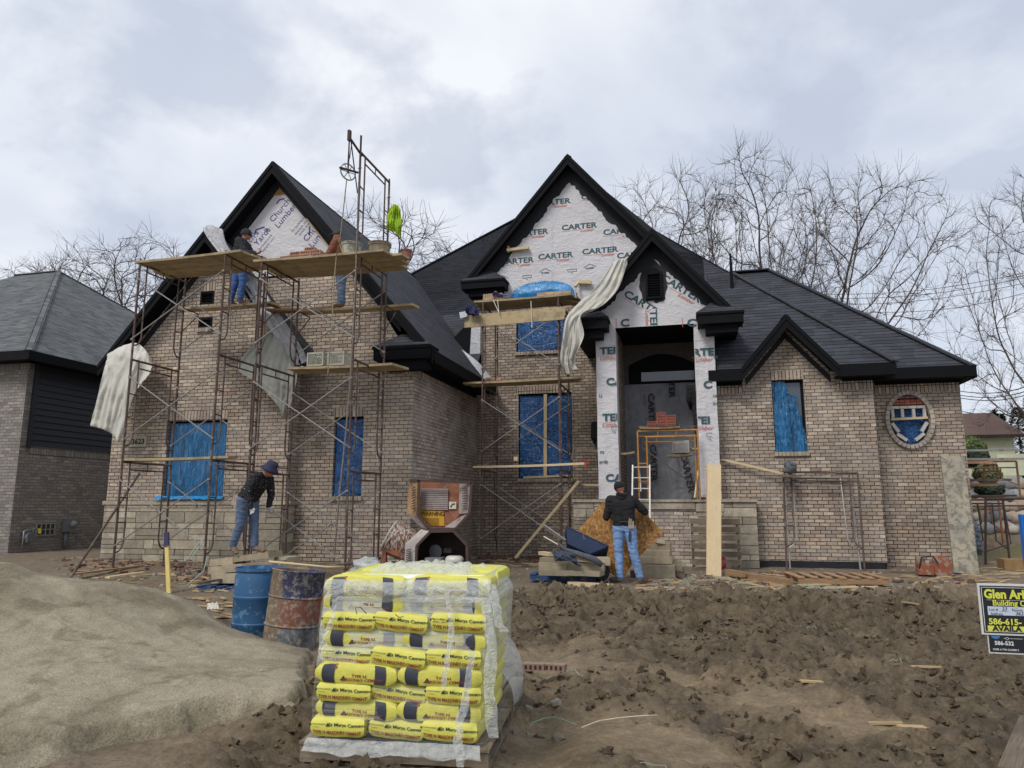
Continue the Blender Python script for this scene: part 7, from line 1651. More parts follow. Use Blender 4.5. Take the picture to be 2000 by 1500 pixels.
# ================================================================== PEOPLE
def skin_mesh(name, segs, mats, parent, vox=.012, smooth=6, wrinkle=.0, extra=None, it=1):
    """segs: (p0, r0, p1, r1, material index[, (sx, sy) flattening]) fused into one continuous surface"""
    mb = MB()
    for s in segs:
        p0, r0, p1, r1 = Vector(s[0]), s[1], Vector(s[2]), s[3]; d = p1-p0; n = 6
        if d.length < 1e-4: mb.ball(p0, r0, None, 14, 10); continue
        mb.tube([p0.lerp(p1, i/n) for i in range(n+1)], [r0+(r1-r0)*i/n for i in range(n+1)], 14); mb.ball(p0, r0, None, 14, 10); mb.ball(p1, r1, None, 14, 10)
    for e in (extra or []): mb.ball(e[0], e[1], e[2] if len(e) > 2 else None, 16, 12)
    me = mb.mesh('tmp', (0, 0, 0), False); o = bpy.data.objects.new('tmp', me); COL.objects.link(o)
    m = o.modifiers.new('r', 'REMESH'); m.mode = 'VOXEL'; m.voxel_size = vox
    m = o.modifiers.new('s', 'SMOOTH'); m.factor = .6; m.iterations = smooth
    bpy.context.view_layer.update(); ev = o.evaluated_get(bpy.context.evaluated_depsgraph_get()); m2 = bpy.data.meshes.new_from_object(ev)
    bpy.data.objects.remove(o); m2.name = name
    co = np.zeros(len(m2.vertices)*3); m2.vertices.foreach_get('co', co); co = co.reshape(-1, 3)
    P = np.array([tuple(s[0]) for s in segs]); Q = np.array([tuple(s[2]) for s in segs]); R0 = np.array([s[1] for s in segs]); R1 = np.array([s[3] for s in segs]); MI = np.array([s[4] for s in segs])
    def nearest(c):
        D = Q-P; L = np.maximum((D*D).sum(1), 1e-9); t = np.clip(((c[:, None]-P[None])*D[None]).sum(2)/L, 0, 1); C = P[None]+t[..., None]*D[None]
        d = np.linalg.norm(c[:, None]-C, axis=2)-(R0+(R1-R0)*t); return MI[d.argmin(1)]
    ev_m = [nearest(np.array([e[0]])) if len(e) < 4 else e[3] for e in (extra or [])]
    if wrinkle:
        nr = np.zeros(len(m2.vertices)*3); m2.vertices.foreach_get('normal', nr); nr = nr.reshape(-1, 3); mi = nearest(co); out = co.copy()
        for i, c in enumerate(co):
            if mats_w[mi[i]] if (mats_w := WR.get(id(mats), [1]*9)) else 1:
                v = Vector(c); w = mn.noise(Vector((v.x*9, v.y*9, v.z*22)))+.8*abs(mn.noise(Vector((v.x*20+v.z*14, v.y*20, v.z*26)))); out[i] = c+nr[i]*w*wrinkle
        m2.vertices.foreach_set('co', out.ravel())
    pc = np.zeros(len(m2.polygons)*3); m2.polygons.foreach_get('center', pc); pc = pc.reshape(-1, 3); mi = nearest(pc)
    for e in (extra or []):
        if len(e) > 3: r = max(e[1]) if isinstance(e[1], tuple) else e[1]; mi = np.where(np.linalg.norm(pc-np.array(tuple(e[0])), axis=1) < r*1.02, e[3], mi)
    m2.materials.clear()
    for m in mats: m2.materials.append(m)
    m2.polygons.foreach_set('material_index', mi.astype(np.int32)); m2.polygons.foreach_set('use_smooth', np.ones(len(m2.polygons), bool)); m2.update()
    ob = bpy.data.objects.new(name, m2); COL.objects.link(ob); ob.parent = parent; KIDS.setdefault(parent.name, []).append(ob); return ob
WR = {}
M_skin = plain('skin', srgb(168, 116, 92), .6, .08, 12, .1); M_jblack = plain('black_fabric', srgb(24, 24, 27), .9, .2, 14, .5)
M_jean1 = plain('light_denim', srgb(118, 148, 192), .9, .16, 14, .5, spots=[(srgb(150, 174, 208), 5, .55, .5)]); M_jean2 = plain('worn_denim', srgb(88, 104, 130), .9, .2, 12, .5, spots=[(srgb(140, 140, 140), 8, .58, .5)])
M_jean3 = plain('blue_denim', srgb(62, 92, 142), .9, .2, 12, .5); M_boot = plain('tan_boot', srgb(120, 98, 80), .8, .2, 14, .3)
M_brownj = plain('brown_canvas', srgb(124, 74, 54), .9, .15, 12, .4); M_hair = plain('dark_hair', srgb(26, 22, 22), .7, .2, 30, .4)
M_spjack = plain('spattered_black', srgb(24, 24, 28), .9, .2, 14, .5, spots=[(srgb(190, 188, 182), 34, .60, .9)]); M_hat = plain('navy_hat', srgb(46, 49, 72), .9, .15, 14, .4)
M_gyel = plain('lime_glove', srgb(186, 210, 60), .8, .1, 14, .3); M_ggrey = plain('grey_glove', srgb(176, 174, 170), .8, .15, 14, .4)
def person(label, base, J, mats, scale=1.0, gloves=None, vox=.011, wr=.011, face=None, group=None, boots=True):
    """J: joints in metres relative to base. mats = (top, trousers, skin, boots)"""
    t = thing('person', label, 'person', tuple(base), 0, group); t['_org'] = (0, 0, 0); g = {k: Vector(v)*scale for k, v in J.items()}; k = scale
    T_, L_, SK, B_ = 0, 1, 2, 3; pel, ch, nk, hd = g['pelvis'], g['chest'], g['neck'], g['head']
    side = (g['sR']-g['sL']).normalized(); hs = (g['hR']-g['hL']).normalized(); fw = g['face'].normalized()
    wai = pel.lerp(ch, .42)
    S_ = []
    for s in (-1, 1):
        S_ += [(ch+side*s*.085*k, .135*k, wai+hs*s*.068*k, .122*k, T_), (wai+hs*s*.068*k, .122*k, pel+hs*s*.075*k+(wai-pel)*.15, .126*k, T_), (pel+hs*s*.075*k, .122*k, pel+hs*s*.085*k-(wai-pel)*.25, .116*k, L_)]
    for a, s in (('L', -1), ('R', 1)):
        S_ += [(ch.lerp(nk, .5), .09*k, g['s'+a], .084*k, T_), (g['s'+a], .082*k, g['e'+a], .062*k, T_), (g['e'+a], .062*k, g['w'+a], .044*k, T_),
               (g['h'+a], .112*k, g['k'+a], .078*k, L_), (g['k'+a], .078*k, g['a'+a]+Vector((0, 0, .02)), .064*k, L_)]
        an, to = g['a'+a], g['t'+a]; S_ += [(an+Vector((0, 0, -.0)), .046*k, an+Vector((0, 0, -.035*k)), .046*k, B_), (an+Vector((0, 0, -.03*k)), .042*k, an.lerp(to, .6)+Vector((0, 0, -.012)), .044*k, B_), (an.lerp(to, .6)+Vector((0, 0, -.012)), .044*k, to, .034*k, B_)]
    S_ += [(ch.lerp(nk, .6), .085*k, nk, .058*k, T_), (nk, .054*k, hd-Vector((0, 0, .06*k)), .052*k, SK)]
    up = (hd-nk).normalized(); rt = fw.cross(up).normalized(); up2 = rt.cross(fw).normalized(); R = Matrix((rt, fw, up2)).transposed()
    ex = [(hd, (.075*k, .094*k, .112*k), R, SK), (hd+fw*.045*k-up2*.065*k, (.048*k, .05*k, .045*k), R, SK), (hd+fw*.098*k-up2*.012*k, (.013*k, .02*k, .022*k), R, SK), (hd+fw*.07*k-up2*.052*k, (.026*k, .03*k, .010*k), R, SK)]
    for s in (-1, 1): ex.append((hd+rt*s*.076*k-up2*.01*k, (.010*k, .018*k, .030*k), R, SK))
    body = skin_mesh('body', S_, list(mats), t, vox, 5, wr, ex)
    mb = MB()
    for s in (-1, 1): mb.ball(hd+fw*.082*k+rt*s*.031*k+up2*.018*k, .010*k, None, 8, 6)
    mb.build('eyes', M_tdark, t, smooth=True)
    # hands: palm, four unequal bent fingers and a thumb off its side
    for a, s in (('L', -1), ('R', 1)):
        w = g['w'+a]; hdv = (g.get('g'+a, w+(w-g['e'+a]).normalized()*.1*k)-w); hl = hdv.normalized(); sd = g.get('p'+a, Vector((0, 0, 1))*k); sd = (sd-hl*sd.dot(hl)).normalized(); cu = hl.cross(sd).normalized()*s
        H = [(w-hl*.02*k, .030*k, w+hl*.03*k, .028*k, 0)]
        for i, (o, l) in enumerate(((.027, .070), (.009, .080), (-.009, .074), (-.026, .058))):
            b = w+hl*.075*k+sd*o*k; H.append((w+hl*.02*k+sd*o*.7*k, .017*k, b, .0125*k, 0)); m = b+(hl*.8+cu*.55).normalized()*l*.5*k; e = m+(hl*.25+cu*1.0).normalized()*l*.5*k; H += [(b, .0115*k, m, .010*k, 0), (m, .010*k, e, .008*k, 0)]
        b = w+hl*.03*k+sd*.03*k; m = b+(hl*.6+sd*.7+cu*.3).normalized()*.035*k; e = m+(hl*.9+cu*.6).normalized()*.03*k; H += [(b, .015*k, m, .012*k, 0), (m, .012*k, e, .010*k, 0)]
        skin_mesh('glove' if gloves else 'hand', H, [gloves or M_skin], t, .0055, 2)
    return t, g, body, (fw, rt, up2, hd)
def cap_mesh(t, name, mat, fr, k=1, r=(.088, .105, .10), lift=.03, cut=-.2, vox=.009, more=()):
    fw, rt, up, hd = fr; R = Matrix((rt, fw, up)).transposed(); mb = MB(); nu, nv = 22, 10
    def fn(u, v):
        th = (pi*.5+cut*-1)*v*1.0 if False else pi*(.02+.55*v); ph = 2*pi*u; d = Vector((sin(th)*cos(ph)*r[0], sin(th)*sin(ph)*r[1], cos(th)*r[2])); return hd+R @ (d*k)+up*lift*k
    mb.grid(fn, nu, nv); [f(mb, R) for f in more]; o = mb.build(name, mat, t, smooth=True); md = o.modifiers.new('s', 'SOLIDIFY'); md.thickness = .006; return o

# worker with the OSB sheet, seen from behind
pb = atZ(1222, 1137, .02); 
JO = dict(pelvis=(0, 0, .98), chest=(-.02, .03, 1.34), neck=(-.03, .05, 1.50), head=(-.08, .10, 1.64), face=(-.1, 1, -.12), sL=(-.24, .05, 1.42), sR=(.17, .05, 1.42), eL=(-.31, .02, 1.12), wL=(-.30, .26, 1.27), eR=(.36, .10, 1.22), wR=(.30, .30, 1.24), hL=(-.10, 0, .94), hR=(.10, 0, .94), kL=(-.11, .02, .52), kR=(.15, .0, .52), aL=(-.10, 0, .10), aR=(.24, .05, .10), tL=(-.26, .10, .045), tR=(.25, .22, .045),
          gL=(-.31, .36, 1.33), gR=(.28, .40, 1.20), pL=(1, 0, .2), pR=(-1, 0, .2))
wk, g, body, fr = person('person in a black hoodie and light jeans carrying a sheet of OSB, seen from behind', (pb.x, pb.y, .0), JO, (M_jblack, M_jean1, M_skin, M_boot), 1.0, M_gyel)
cap_mesh(wk, 'knit_cap', M_jblack, fr, r=(.086, .102, .105), lift=.012)
def hood(mb, R): pass
mb = MB(); mb.tube([g['neck']+Vector((.07*cos(a), -.03+.07*sin(a), .02+.015*sin(a*2))) for a in [2*pi*i/16 for i in range(17)]], .036, 8, caps=False); mb.ball(g['neck']+Vector((.0, -.07, -.03)), (.10, .05, .08)); mb.build('hood', M_jblack, wk, smooth=True)
mb = MB()
mb.tube([Vector((.165*cos(a), .125*sin(a), 1.045)) for a in [2*pi*i/24 for i in range(25)]], .016, 6, caps=False); mb.build('belt', M_tdark, wk, smooth=True)
mb = MB(); mb.box((.13, -.12, 1.0), (.09, .04, .13), rotm('Z', 20)); mb.tube([(.10, -.15, 1.02), (.11, -.15, 1.11)], .012, 6); mb.tube([(.13, -.15, 1.02), (.14, -.15, 1.10)], .012, 6); mb.build('tool_pouch', plain('pouch', srgb(168, 150, 128), .8, .2, 12, .2), wk)
mb = MB(); mb.box((.10, -.128, .80), (.035, .012, .18), rotm('Y', 4)); mb.build('phone_in_pocket', M_hat, wk)
# OSB sheet
t = NT('osb'); uv = t.tc.outputs['UV']; v1 = t.N.new('ShaderNodeTexVoronoi'); t.L.new(t.map(uv, (1, 1, 1), rot=(0, 0, .6)), v1.inputs[0]); v1.inputs['Scale'].default_value = 26
v2 = t.N.new('ShaderNodeTexVoronoi'); t.L.new(t.map(uv, (2.6, .8, 1), rot=(0, 0, -.5)), v2.inputs[0]); v2.inputs['Scale'].default_value = 17
sp1 = t.N.new('ShaderNodeSeparateColor'); t.L.new(v1.outputs['Color'], sp1.inputs[0]); sp2 = t.N.new('ShaderNodeSeparateColor'); t.L.new(v2.outputs['Color'], sp2.inputs[0])
c_ = t.ramp(sp1.outputs[0], [(0, srgb(130, 88, 44)), (.35, srgb(158, 110, 58)), (.6, srgb(186, 142, 84)), (.85, srgb(144, 98, 50)), (1, srgb(196, 158, 100))]); c2 = t.ramp(sp2.outputs[1], [(0, .78), (.5, 1.0), (1, 1.2)]); c_ = t.mix(1, c_, c2, 'MULTIPLY'); c_ = t.mix(1, c_, t.ramp(t.noise(uv, 1.5, 4), [(.3, .85), (.7, 1.12)]), 'MULTIPLY')
M_osb = t.fin(c_, .8, t.bump(sp2.outputs[0], .3, .003))
OY = pb.y+.36
def at2(px, py, dy=0): return atY(px, py, OY+dy)
pts = [at2(1124, 1041), at2(1177, 981), at2(1241, 981), at2(1296, 1040), at2(1238, 1098), at2(1213, 1135, -.05), at2(1190, 1118, -.02)]
mb = MB(); mb.prism(pts, (0, .014, 0)); o = mb.build('osb_sheet', M_osb); tag(o, 'orange brown OSB sheet held cornerwise by the person in the black hoodie', 'OSB sheet')

# bending worker on the left stone pile
b0 = atY(486, 1082, 10.8)
JB = dict(pelvis=(-.06, 0, .92), chest=(.13, .0, 1.20), neck=(.24, .0, 1.32), head=(.33, -.01, 1.39), face=(.86, -.12, -.5), sL=(.20, .19, 1.24), sR=(.17, -.19, 1.24), eL=(.22, .25, .98), wL=(.24, .16, .78), eR=(.10, -.27, .99), wR=(.20, -.28, .76), hL=(-.04, .10, .88), hR=(-.08, -.10, .88), kL=(.02, .10, .50), kR=(-.10, -.10, .50), aL=(.05, .10, .12), aR=(-.23, -.08, .14), tL=(.26, .06, .06), tR=(-.13, -.12, .02), gR=(.24, -.29, .67), gL=(.26, .16, .68), pL=(1, 0, 0), pR=(1, 0, 0))
bw_, g, body, fr = person('person in a mortar spattered black jacket and bucket hat bending forward on the stone pile', tuple(b0+Vector((-.02, 0, -.0))), JB, (M_spjack, M_jean2, M_skin, M_boot), 1.0, M_ggrey)
fw, rt, up, hd = fr; Rh = Matrix((rt, fw, up)).transposed()
mb = MB(); mb.lathe([(.165, -.03), (.115, .025), (.105, .03), (.098, .10), (.075, .125), (0, .13)], hd+up*.02, 26, Rh, wob=.03); h = mb.build('bucket_hat', M_hat, bw_, smooth=True); md = h.modifiers.new('s', 'SOLIDIFY'); md.thickness = .005
mb = MB(); mb.box((-.19, -.15, .88), (.10, .05, .17), rotm('Y', 10)); mb.tube([(-.20, -.17, .9), (-.21, -.17, 1.02)], .012, 6); mb.build('tool_pouch', MATS['pouch'], bw_)

# upper left worker (dark jacket, hood up) on the lower board
a0 = Vector((-8.98, 13.0, 5.57)); px0 = atY(466, 590, 13.0); a0.x = px0.x
JA = dict(pelvis=(0, 0, .90), chest=(.04, -.03, 1.28), neck=(.06, -.04, 1.44), head=(.10, -.03, 1.56), face=(.95, .35, -.1), sL=(.02, .15, 1.36), sR=(.05, -.20, 1.36), eL=(.14, .22, 1.12), wL=(.34, .25, 1.10), eR=(.22, -.20, 1.08), wR=(.42, -.12, 1.07), hL=(-.09, .03, .86), hR=(.09, -.03, .86), kL=(-.13, 0, .46), kR=(.08, -.02, .46), aL=(-.20, 0, .09), aR=(.05, -.02, .09), tL=(-.16, .14, .045), tR=(.12, .10, .045), gL=(.44, .25, 1.10), gR=(.52, -.1, 1.08), pL=(0, 1, 0), pR=(0, 1, 0))
M_slate = plain('dark_slate_jacket', srgb(38, 40, 46), .9, .2, 14, .5)
ua, g, body, fr = person('person in a dark hooded jacket and blue jeans laying brick high on the left scaffold', tuple(a0), JA, (M_slate, M_jean3, M_skin, M_boot), 1.0, None, vox=.014)
cap_mesh(ua, 'hood', M_slate, fr, r=(.10, .115, .125), lift=.0)
# brown jacket worker
a1 = Vector((0, 12.98, 5.305)); a1.x = atY(664, 590, 12.98).x
JC = dict(pelvis=(.0, 0, .92), chest=(-.06, .0, 1.30), neck=(-.08, .0, 1.46), head=(-.13, .0, 1.60), face=(-1, .12, -.12), sL=(-.10, .19, 1.38), sR=(-.05, -.19, 1.38), eL=(-.20, .24, 1.12), wL=(-.38, .20, 1.14), eR=(-.16, -.26, 1.12), wR=(-.28, -.24, .98), hL=(.0, .09, .88), hR=(.0, -.09, .88), kL=(-.04, .09, .48), kR=(.06, -.09, .48), aL=(-.04, .09, .09), aR=(.10, -.08, .09), tL=(-.20, .08, .045), tR=(-.05, -.12, .045), gL=(-.48, .2, 1.13), gR=(-.34, -.22, .90), pL=(0, 0, 1), pR=(0, 0, 1))
ub, g, body, fr = person('person in a brown jacket and cap facing left beside the white bucket on the scaffold', tuple(a1), JC, (M_brownj, M_jean2, M_skin, M_boot), 1.0, None, vox=.014)
fw, rt, up, hd = fr
cap_mesh(ub, 'baseball_cap', M_tdark, fr, r=(.084, .100, .10), lift=.015)
mb = MB(); mb.box(hd+fw*.12+up*.035, (.13, .09, .012), Matrix((rt, fw, up)).transposed()); mb.build('cap_peak', M_tdark, ub)
mb = MB(); mb.bar(g['sR']+Vector((.06, -.02, .02)), g['pelvis']+Vector((.12, -.1, .1)), .05, .01); mb.build('harness_strap', plain('harness', srgb(190, 176, 120), .8), ub)
# two figures partly hidden by the portico columns
for (px, lab, z, jm, col, Yp) in [(1181, 'person in dark clothes half hidden behind the left portico column', 2.45, plain('navy_denim', srgb(38, 44, 62), .9), M_jblack, 17.3), (1374, 'person in a black jacket half hidden behind the right portico column', 3.0, M_slate, M_jblack, 17.4)]:
    q = atY(px, 900, Yp); bz = 2.62 if px < 1300 else 2.96
    Jd = dict(JO); Jd = {k_: Vector(v_) for k_, v_ in Jd.items()}; Jd.update(head=Vector((0, .06, 1.62)), eL=Vector((-.28, .05, 1.14)), wL=Vector((-.22, .2, .95)), gL=Vector((-.2, .28, .9)), eR=Vector((.26, .05, 1.14)), wR=Vector((.22, .2, .95)), gR=Vector((.2, .28, .9)), aR=Vector((.12, 0, .10)), tR=Vector((.14, .14, .045)), tL=Vector((-.12, .14, .045)))
    if px < 1300: bz = atY(1180, 945, Yp).z
    else: bz = atY(1350, 852, Yp).z-.28
    pp, g, body, fr = person(lab, (q.x, q.y, bz), Jd, (col, jm, M_skin, M_boot), 1.0, None, vox=.018)
    cap_mesh(pp, 'hair', M_hair, fr, r=(.082, .098, .10), lift=.012)
    if px < 1300: plank((q.x-.5, Yp, bz), (q.x+.35, Yp, bz), w=.4, label='board under the half hidden person left of the portico', jag=False)
    else: plank((q.x-.3, Yp, bz), (q.x+.45, Yp, bz), w=.3, label='board under the half hidden person inside the right column', jag=False)

# ================================================================== TREES AND FAR BACKGROUND
M_bark = plain('bare_bark', srgb(74, 66, 62), .95, .2, 6, .4); M_twig = plain('twigs', srgb(88, 78, 74), .95, .1, 6, 0)
def tree_meshes(seed, lean=(0, 0), crown=(3.0, 3.0, 3.2), cz=6.2, fork=2.6, n_att=950, shell=.55, h=11, gap=.0):
    """space colonisation: limbs grow toward scattered buds filling a rounded crown"""
    r = np.random.RandomState(seed); A = []
    while len(A) < n_att:
        q = r.uniform(-1, 1, 3); L = np.linalg.norm(q)
        if L > 1 or (L < shell and r.rand() > .25) or q[2] < -.75: continue
        w = 1+.18*np.sin(3*np.arctan2(q[1], q[0])+seed)
        A.append([q[0]*crown[0]*w+lean[0]*(q[2]+1), q[1]*crown[1]*w+lean[1]*(q[2]+1), cz+q[2]*crown[2]])
    A = np.array(A); st = .20; N = [np.array([0, 0, -.2])]; P = [-1]
    while N[-1][2] < fork: N.append(N[-1]+np.array([r.normal(0, .02)+lean[0]*.012, r.normal(0, .02), st])); P.append(len(N)-2)
    N = [n_ for n_ in N]; alive = np.ones(len(A), bool); near = np.full(len(A), 1e9); ni = np.zeros(len(A), int)
    def upd(lo):
        if lo >= len(N): return
        M = np.array(N[lo:]); D = np.linalg.norm(A[:, None]-M[None], axis=2); k = D.argmin(1); dm = D[np.arange(len(A)), k]; b_ = dm < near; near[b_] = dm[b_]; ni[b_] = k[b_]+lo
    upd(0)
    nk_ = [0]*9000
    for it in range(110):
        act = alive & (near < 4.5); 
        if not act.any(): break
        lo = len(N); S_ = {}
        for a_ in np.nonzero(act)[0]: S_.setdefault(ni[a_], []).append(a_)
        for k, L in S_.items():
            if nk_[k] >= 3: alive[L] = False; continue
            nk_[k] += 1
            v = (A[L]-N[k]); v = v/np.maximum(np.linalg.norm(v, axis=1, keepdims=True), 1e-6); v = v.mean(0); v = v/max(np.linalg.norm(v), 1e-6)+r.normal(0, .08, 3); 
            if P[k] >= 0: pv = N[k]-N[P[k]]; v = v+.9*pv/max(np.linalg.norm(pv), 1e-6)
            v = v/np.linalg.norm(v); N.append(N[k]+v*st); P.append(k)
        upd(lo); alive &= near > .34
        if len(N) > 7000: break
    N = np.array(N); n = len(N); ch = [[] for _ in range(n)]
    for i in range(1, n): ch[P[i]].append(i)
    R = np.zeros(n)
    for i in range(n-1, -1, -1): R[i] = .0085 if not ch[i] else (sum(R[c]**2.35 for c in ch[i]))**(1/2.35)
    tr, cr = MB(), MB(); stack = [(0, -1)]
    def chain(s0, par):
        pts, rs = ([Vector(N[par])] if par >= 0 else []), ([R[s0]] if par >= 0 else []); i = s0
        while True:
            pts.append(Vector(N[i])); rs.append(R[i])
            if not ch[i]: return pts, rs
            c = sorted(ch[i], key=lambda q: -R[q])
            for o_ in c[1:]: stack.append((o_, i))
            i = c[0]
    while stack:
        s0, par = stack.pop(); pts, rs = chain(s0, par)
        if len(pts) < 2: continue
        (tr if rs[0] > .055 else cr).tube(pts, rs, 8 if rs[0] > .09 else 5 if rs[0] > .03 else 3, 0, .5, False)
    rr = random.Random(seed)
    for i in range(n):                       # fine twigs
        if R[i] > .03 or (ch[i] and rr.random() < .45): continue
        d0 = Vector(N[i]-N[P[i]]).normalized()
        for _ in range(3 if ch[i] else 6):
            d = (d0+Vector((rr.gauss(0, .5), rr.gauss(0, .5), rr.gauss(.15, .4)))).normalized(); p_ = Vector(N[i]); Q = [p_]; L = rr.uniform(.12, .26)
            for j in range(3): d = (d+Vector((rr.gauss(0, .22), rr.gauss(0, .22), rr.gauss(.03, .2)))).normalized(); Q.append(Q[-1]+d*L)
            cr.tube(Q, [.0055, .0045, .0035, .0025], 3, 0, .5, False)
    return tr, cr
TP = {}
def tree(label, kind, base, height, rz, group='bare trees behind the house', sq=1.0, want=None):
    key = kind
    if key not in TP:
        K = {'round': dict(seed=5, crown=(2.9, 2.9, 3.0), cz=6.6, fork=3.0, n_att=750), 'tall': dict(seed=12, crown=(2.7, 2.7, 3.9), cz=6.9, fork=2.4, n_att=850), 'swept': dict(seed=21, lean=(1.1, 0), crown=(3.3, 2.8, 3.0), cz=6.2, fork=1.8, n_att=1000), 'gnarl': dict(seed=33, crown=(3.6, 3.2, 4.2), cz=6.0, fork=2.6, n_att=800), 'wisp': dict(seed=44, crown=(3.0, 2.6, 3.2), cz=5.6, fork=2.4, n_att=420)}[kind]
        tr, cr = tree_meshes(**K); root = thing('bare_tree', label, 'tree', (0, 0, 0)); root['_org'] = (0, 0, 0); tr.build('trunk', M_bark, root, smooth=True); cr.build('crown', M_twig, root)
        zmax = max(max(v.z for v in cr.v), max(v.z for v in tr.v)); hi = [v for v in cr.v if v.z > zmax*.5]; mx_ = sum(v.x for v in hi)/len(hi); my_ = sum(v.y for v in hi)/len(hi); TP[key] = (root, zmax, mx_, my_, np.array([tuple(v) for v in cr.v[::5]])); o = root
    else: o = dup(TP[key][0], (0, 0, 0), 0, label)
    s = height/TP[key][1]; cx, cy = TP[key][2]*s*sq, TP[key][3]*s*sq; o.location = (base[0]-(cx*cos(rz)-cy*sin(rz)), base[1]-(cx*sin(rz)+cy*cos(rz)), base[2]); o.rotation_euler = (0, 0, rz); o.scale = (s*sq, s*sq, s); o['group'] = group; o['label'] = label
    if want is not None:                 # scale until the visible top reaches the height it has in the picture
        V = TP[key][4]; tgt = want; lo_, hi_ = .3, 1.8
        for _ in range(14):
            m = (lo_+hi_)/2; s2 = s*m; c_, q_ = cos(rz), sin(rz); bx = base[0]-(TP[key][2]*c_-TP[key][3]*q_)*s2*sq; by = base[1]-(TP[key][2]*q_+TP[key][3]*c_)*s2*sq
            x = bx+(V[:, 0]*c_-V[:, 1]*q_)*s2*sq; y = by+(V[:, 0]*q_+V[:, 1]*c_)*s2*sq; z = base[2]+V[:, 2]*s2-EYE
            F = -_st*x+_ct*y; d = _cp*F+_sp*z; py = 750-F_PX*(-_sp*F+_cp*z)/d
            if np.percentile(py, .6) < tgt: hi_ = m
            else: lo_ = m
        o.scale = (s2*sq, s2*sq, s2); o.location = (bx, by, base[2])
    return o
def tree_at(label, kind, px, top, Y, rz=0, sq=1.0, gz_=0):
    p = atY(px, top, Y); tree(label, kind, (p.x, Y, gz_), p.z-gz_, rz, sq=sq, want=top)
tree_at('bare fan shaped tree rising directly right of the central gable', 'round', 1305, 335, 34, .5, .72)
tree_at('tallest upright bare tree behind the middle of the roof ridge', 'tall', 1462, 285, 35, 1.2, .8)
tree_at('windswept bare tree leaning right over the right wing roof', 'swept', 1640, 330, 34, 0.05, .72)
tree_at('large gnarled bare tree filling the right edge of the sky', 'gnarl', 1990, 345, 30, 2.2, .62)
tree_at('bare tree behind the gap between the two houses', 'round', 278, 462, 40, 2.6, 1.15)
tree_at('smaller bare tree just above the neighbour roof hip', 'wisp', 190, 492, 44, .9, 1.1)
tree_at('faint bare treetop peeking over the left end of the neighbour roof', 'wisp', 85, 512, 50, 2.1, .9)
tree_at('bare treetop showing behind the hoist frame', 'wisp', 762, 405, 40, 1.1, 1.3)
tree_at('tiny bare treetop in the notch between garage and main roof', 'wisp', 848, 478, 46, 3.1, .8)
# dense hedge of evergreens at the right edge
M_ever = plain('evergreen', srgb(44, 56, 40), .9, .35, 5, .2, tint=.35)
def evergreen(label, px, top, Y, w, gz_=1.0, group='evergreens behind the garage'):
    p = atY(px, top, Y); H = p.z-gz_; t_ = wthing('evergreen_tree', label, 'evergreen', (p.x, Y, gz_), group); mb = MB(); mb.tube([(p.x, Y, gz_), (p.x, Y, gz_+H*.9)], [.12, .03], 7); mb.build('trunk', M_bark, t_)
    mb = MB(); r = random.Random(int(px))
    for i in range(2600):
        v = r.random()**.8; R_ = w*(1-v)**.8*(.35+.65*r.random()**.5)*(1+.2*sin(9*v*6)); a = r.uniform(0, 2*pi); c = Vector((p.x+R_*cos(a), Y+R_*sin(a), gz_+.1+v*H)); d = Vector((cos(a), sin(a), r.uniform(-.5, .5)))*r.uniform(.08, .2); u = Vector((-sin(a), cos(a), r.uniform(-.4, .4)))*.05
        mb.poly([c-u, c+d, c+u], 0, r.random())
    mb.build('crown', M_ever, t_)
evergreen('dark pointed evergreen left of the others above the brown roof', 1942, 805, 41, 1.0); evergreen('narrow dark evergreen in the middle above the brown roof', 1957, 812, 42, .8); evergreen('dark evergreen at the far right behind the roof end', 1985, 800, 38, 2.0, .8); evergreen('broad evergreen cut by the right edge beside the pale garage', 2015, 770, 37, 2.6, .8)
# shrubs
def shrub(label, px, py, Y, r_, col, flat=.8, gcat='shrub'):
    p = atY(px, py, Y); mb = MB(); rr_ = random.Random(int(px*3))
    for i in range(2400):
        d = Vector((rr_.gauss(0, 1), rr_.gauss(0, 1), rr_.gauss(0, 1))).normalized(); k = rr_.uniform(.7, 1)*(1+.18*mn.noise(d*2.5)); c = p+Vector((d.x*r_*k, d.y*r_*k, d.z*r_*flat*k)); u = d.orthogonal().normalized()*rr_.uniform(.02, .05); w = d.cross(u).normalized()*.05
        mb.poly([c-u, c+w+d*.03, c+u, c-w], 0, rr_.random())
    o = mb.build('shrub', plain('shrub_'+str(int(px)), col, .9, .3, 6, .1, tint=.4)); tag(o, label, gcat)
shrub('rounded yellow green shrub by the right corner of the house', 1884, 880, 25, .6, srgb(84, 98, 52)); shrub('dark green shrub in front of the pale garage', 1900, 893, 24.6, .42, srgb(50, 66, 46)); shrub('small dark hedge above the boulders', 1932, 957, 22.5, .33, srgb(40, 52, 38), .6); shrub('grey green bush standing on the boulder wall', 1928, 926, 23.5, .35, srgb(96, 100, 70))
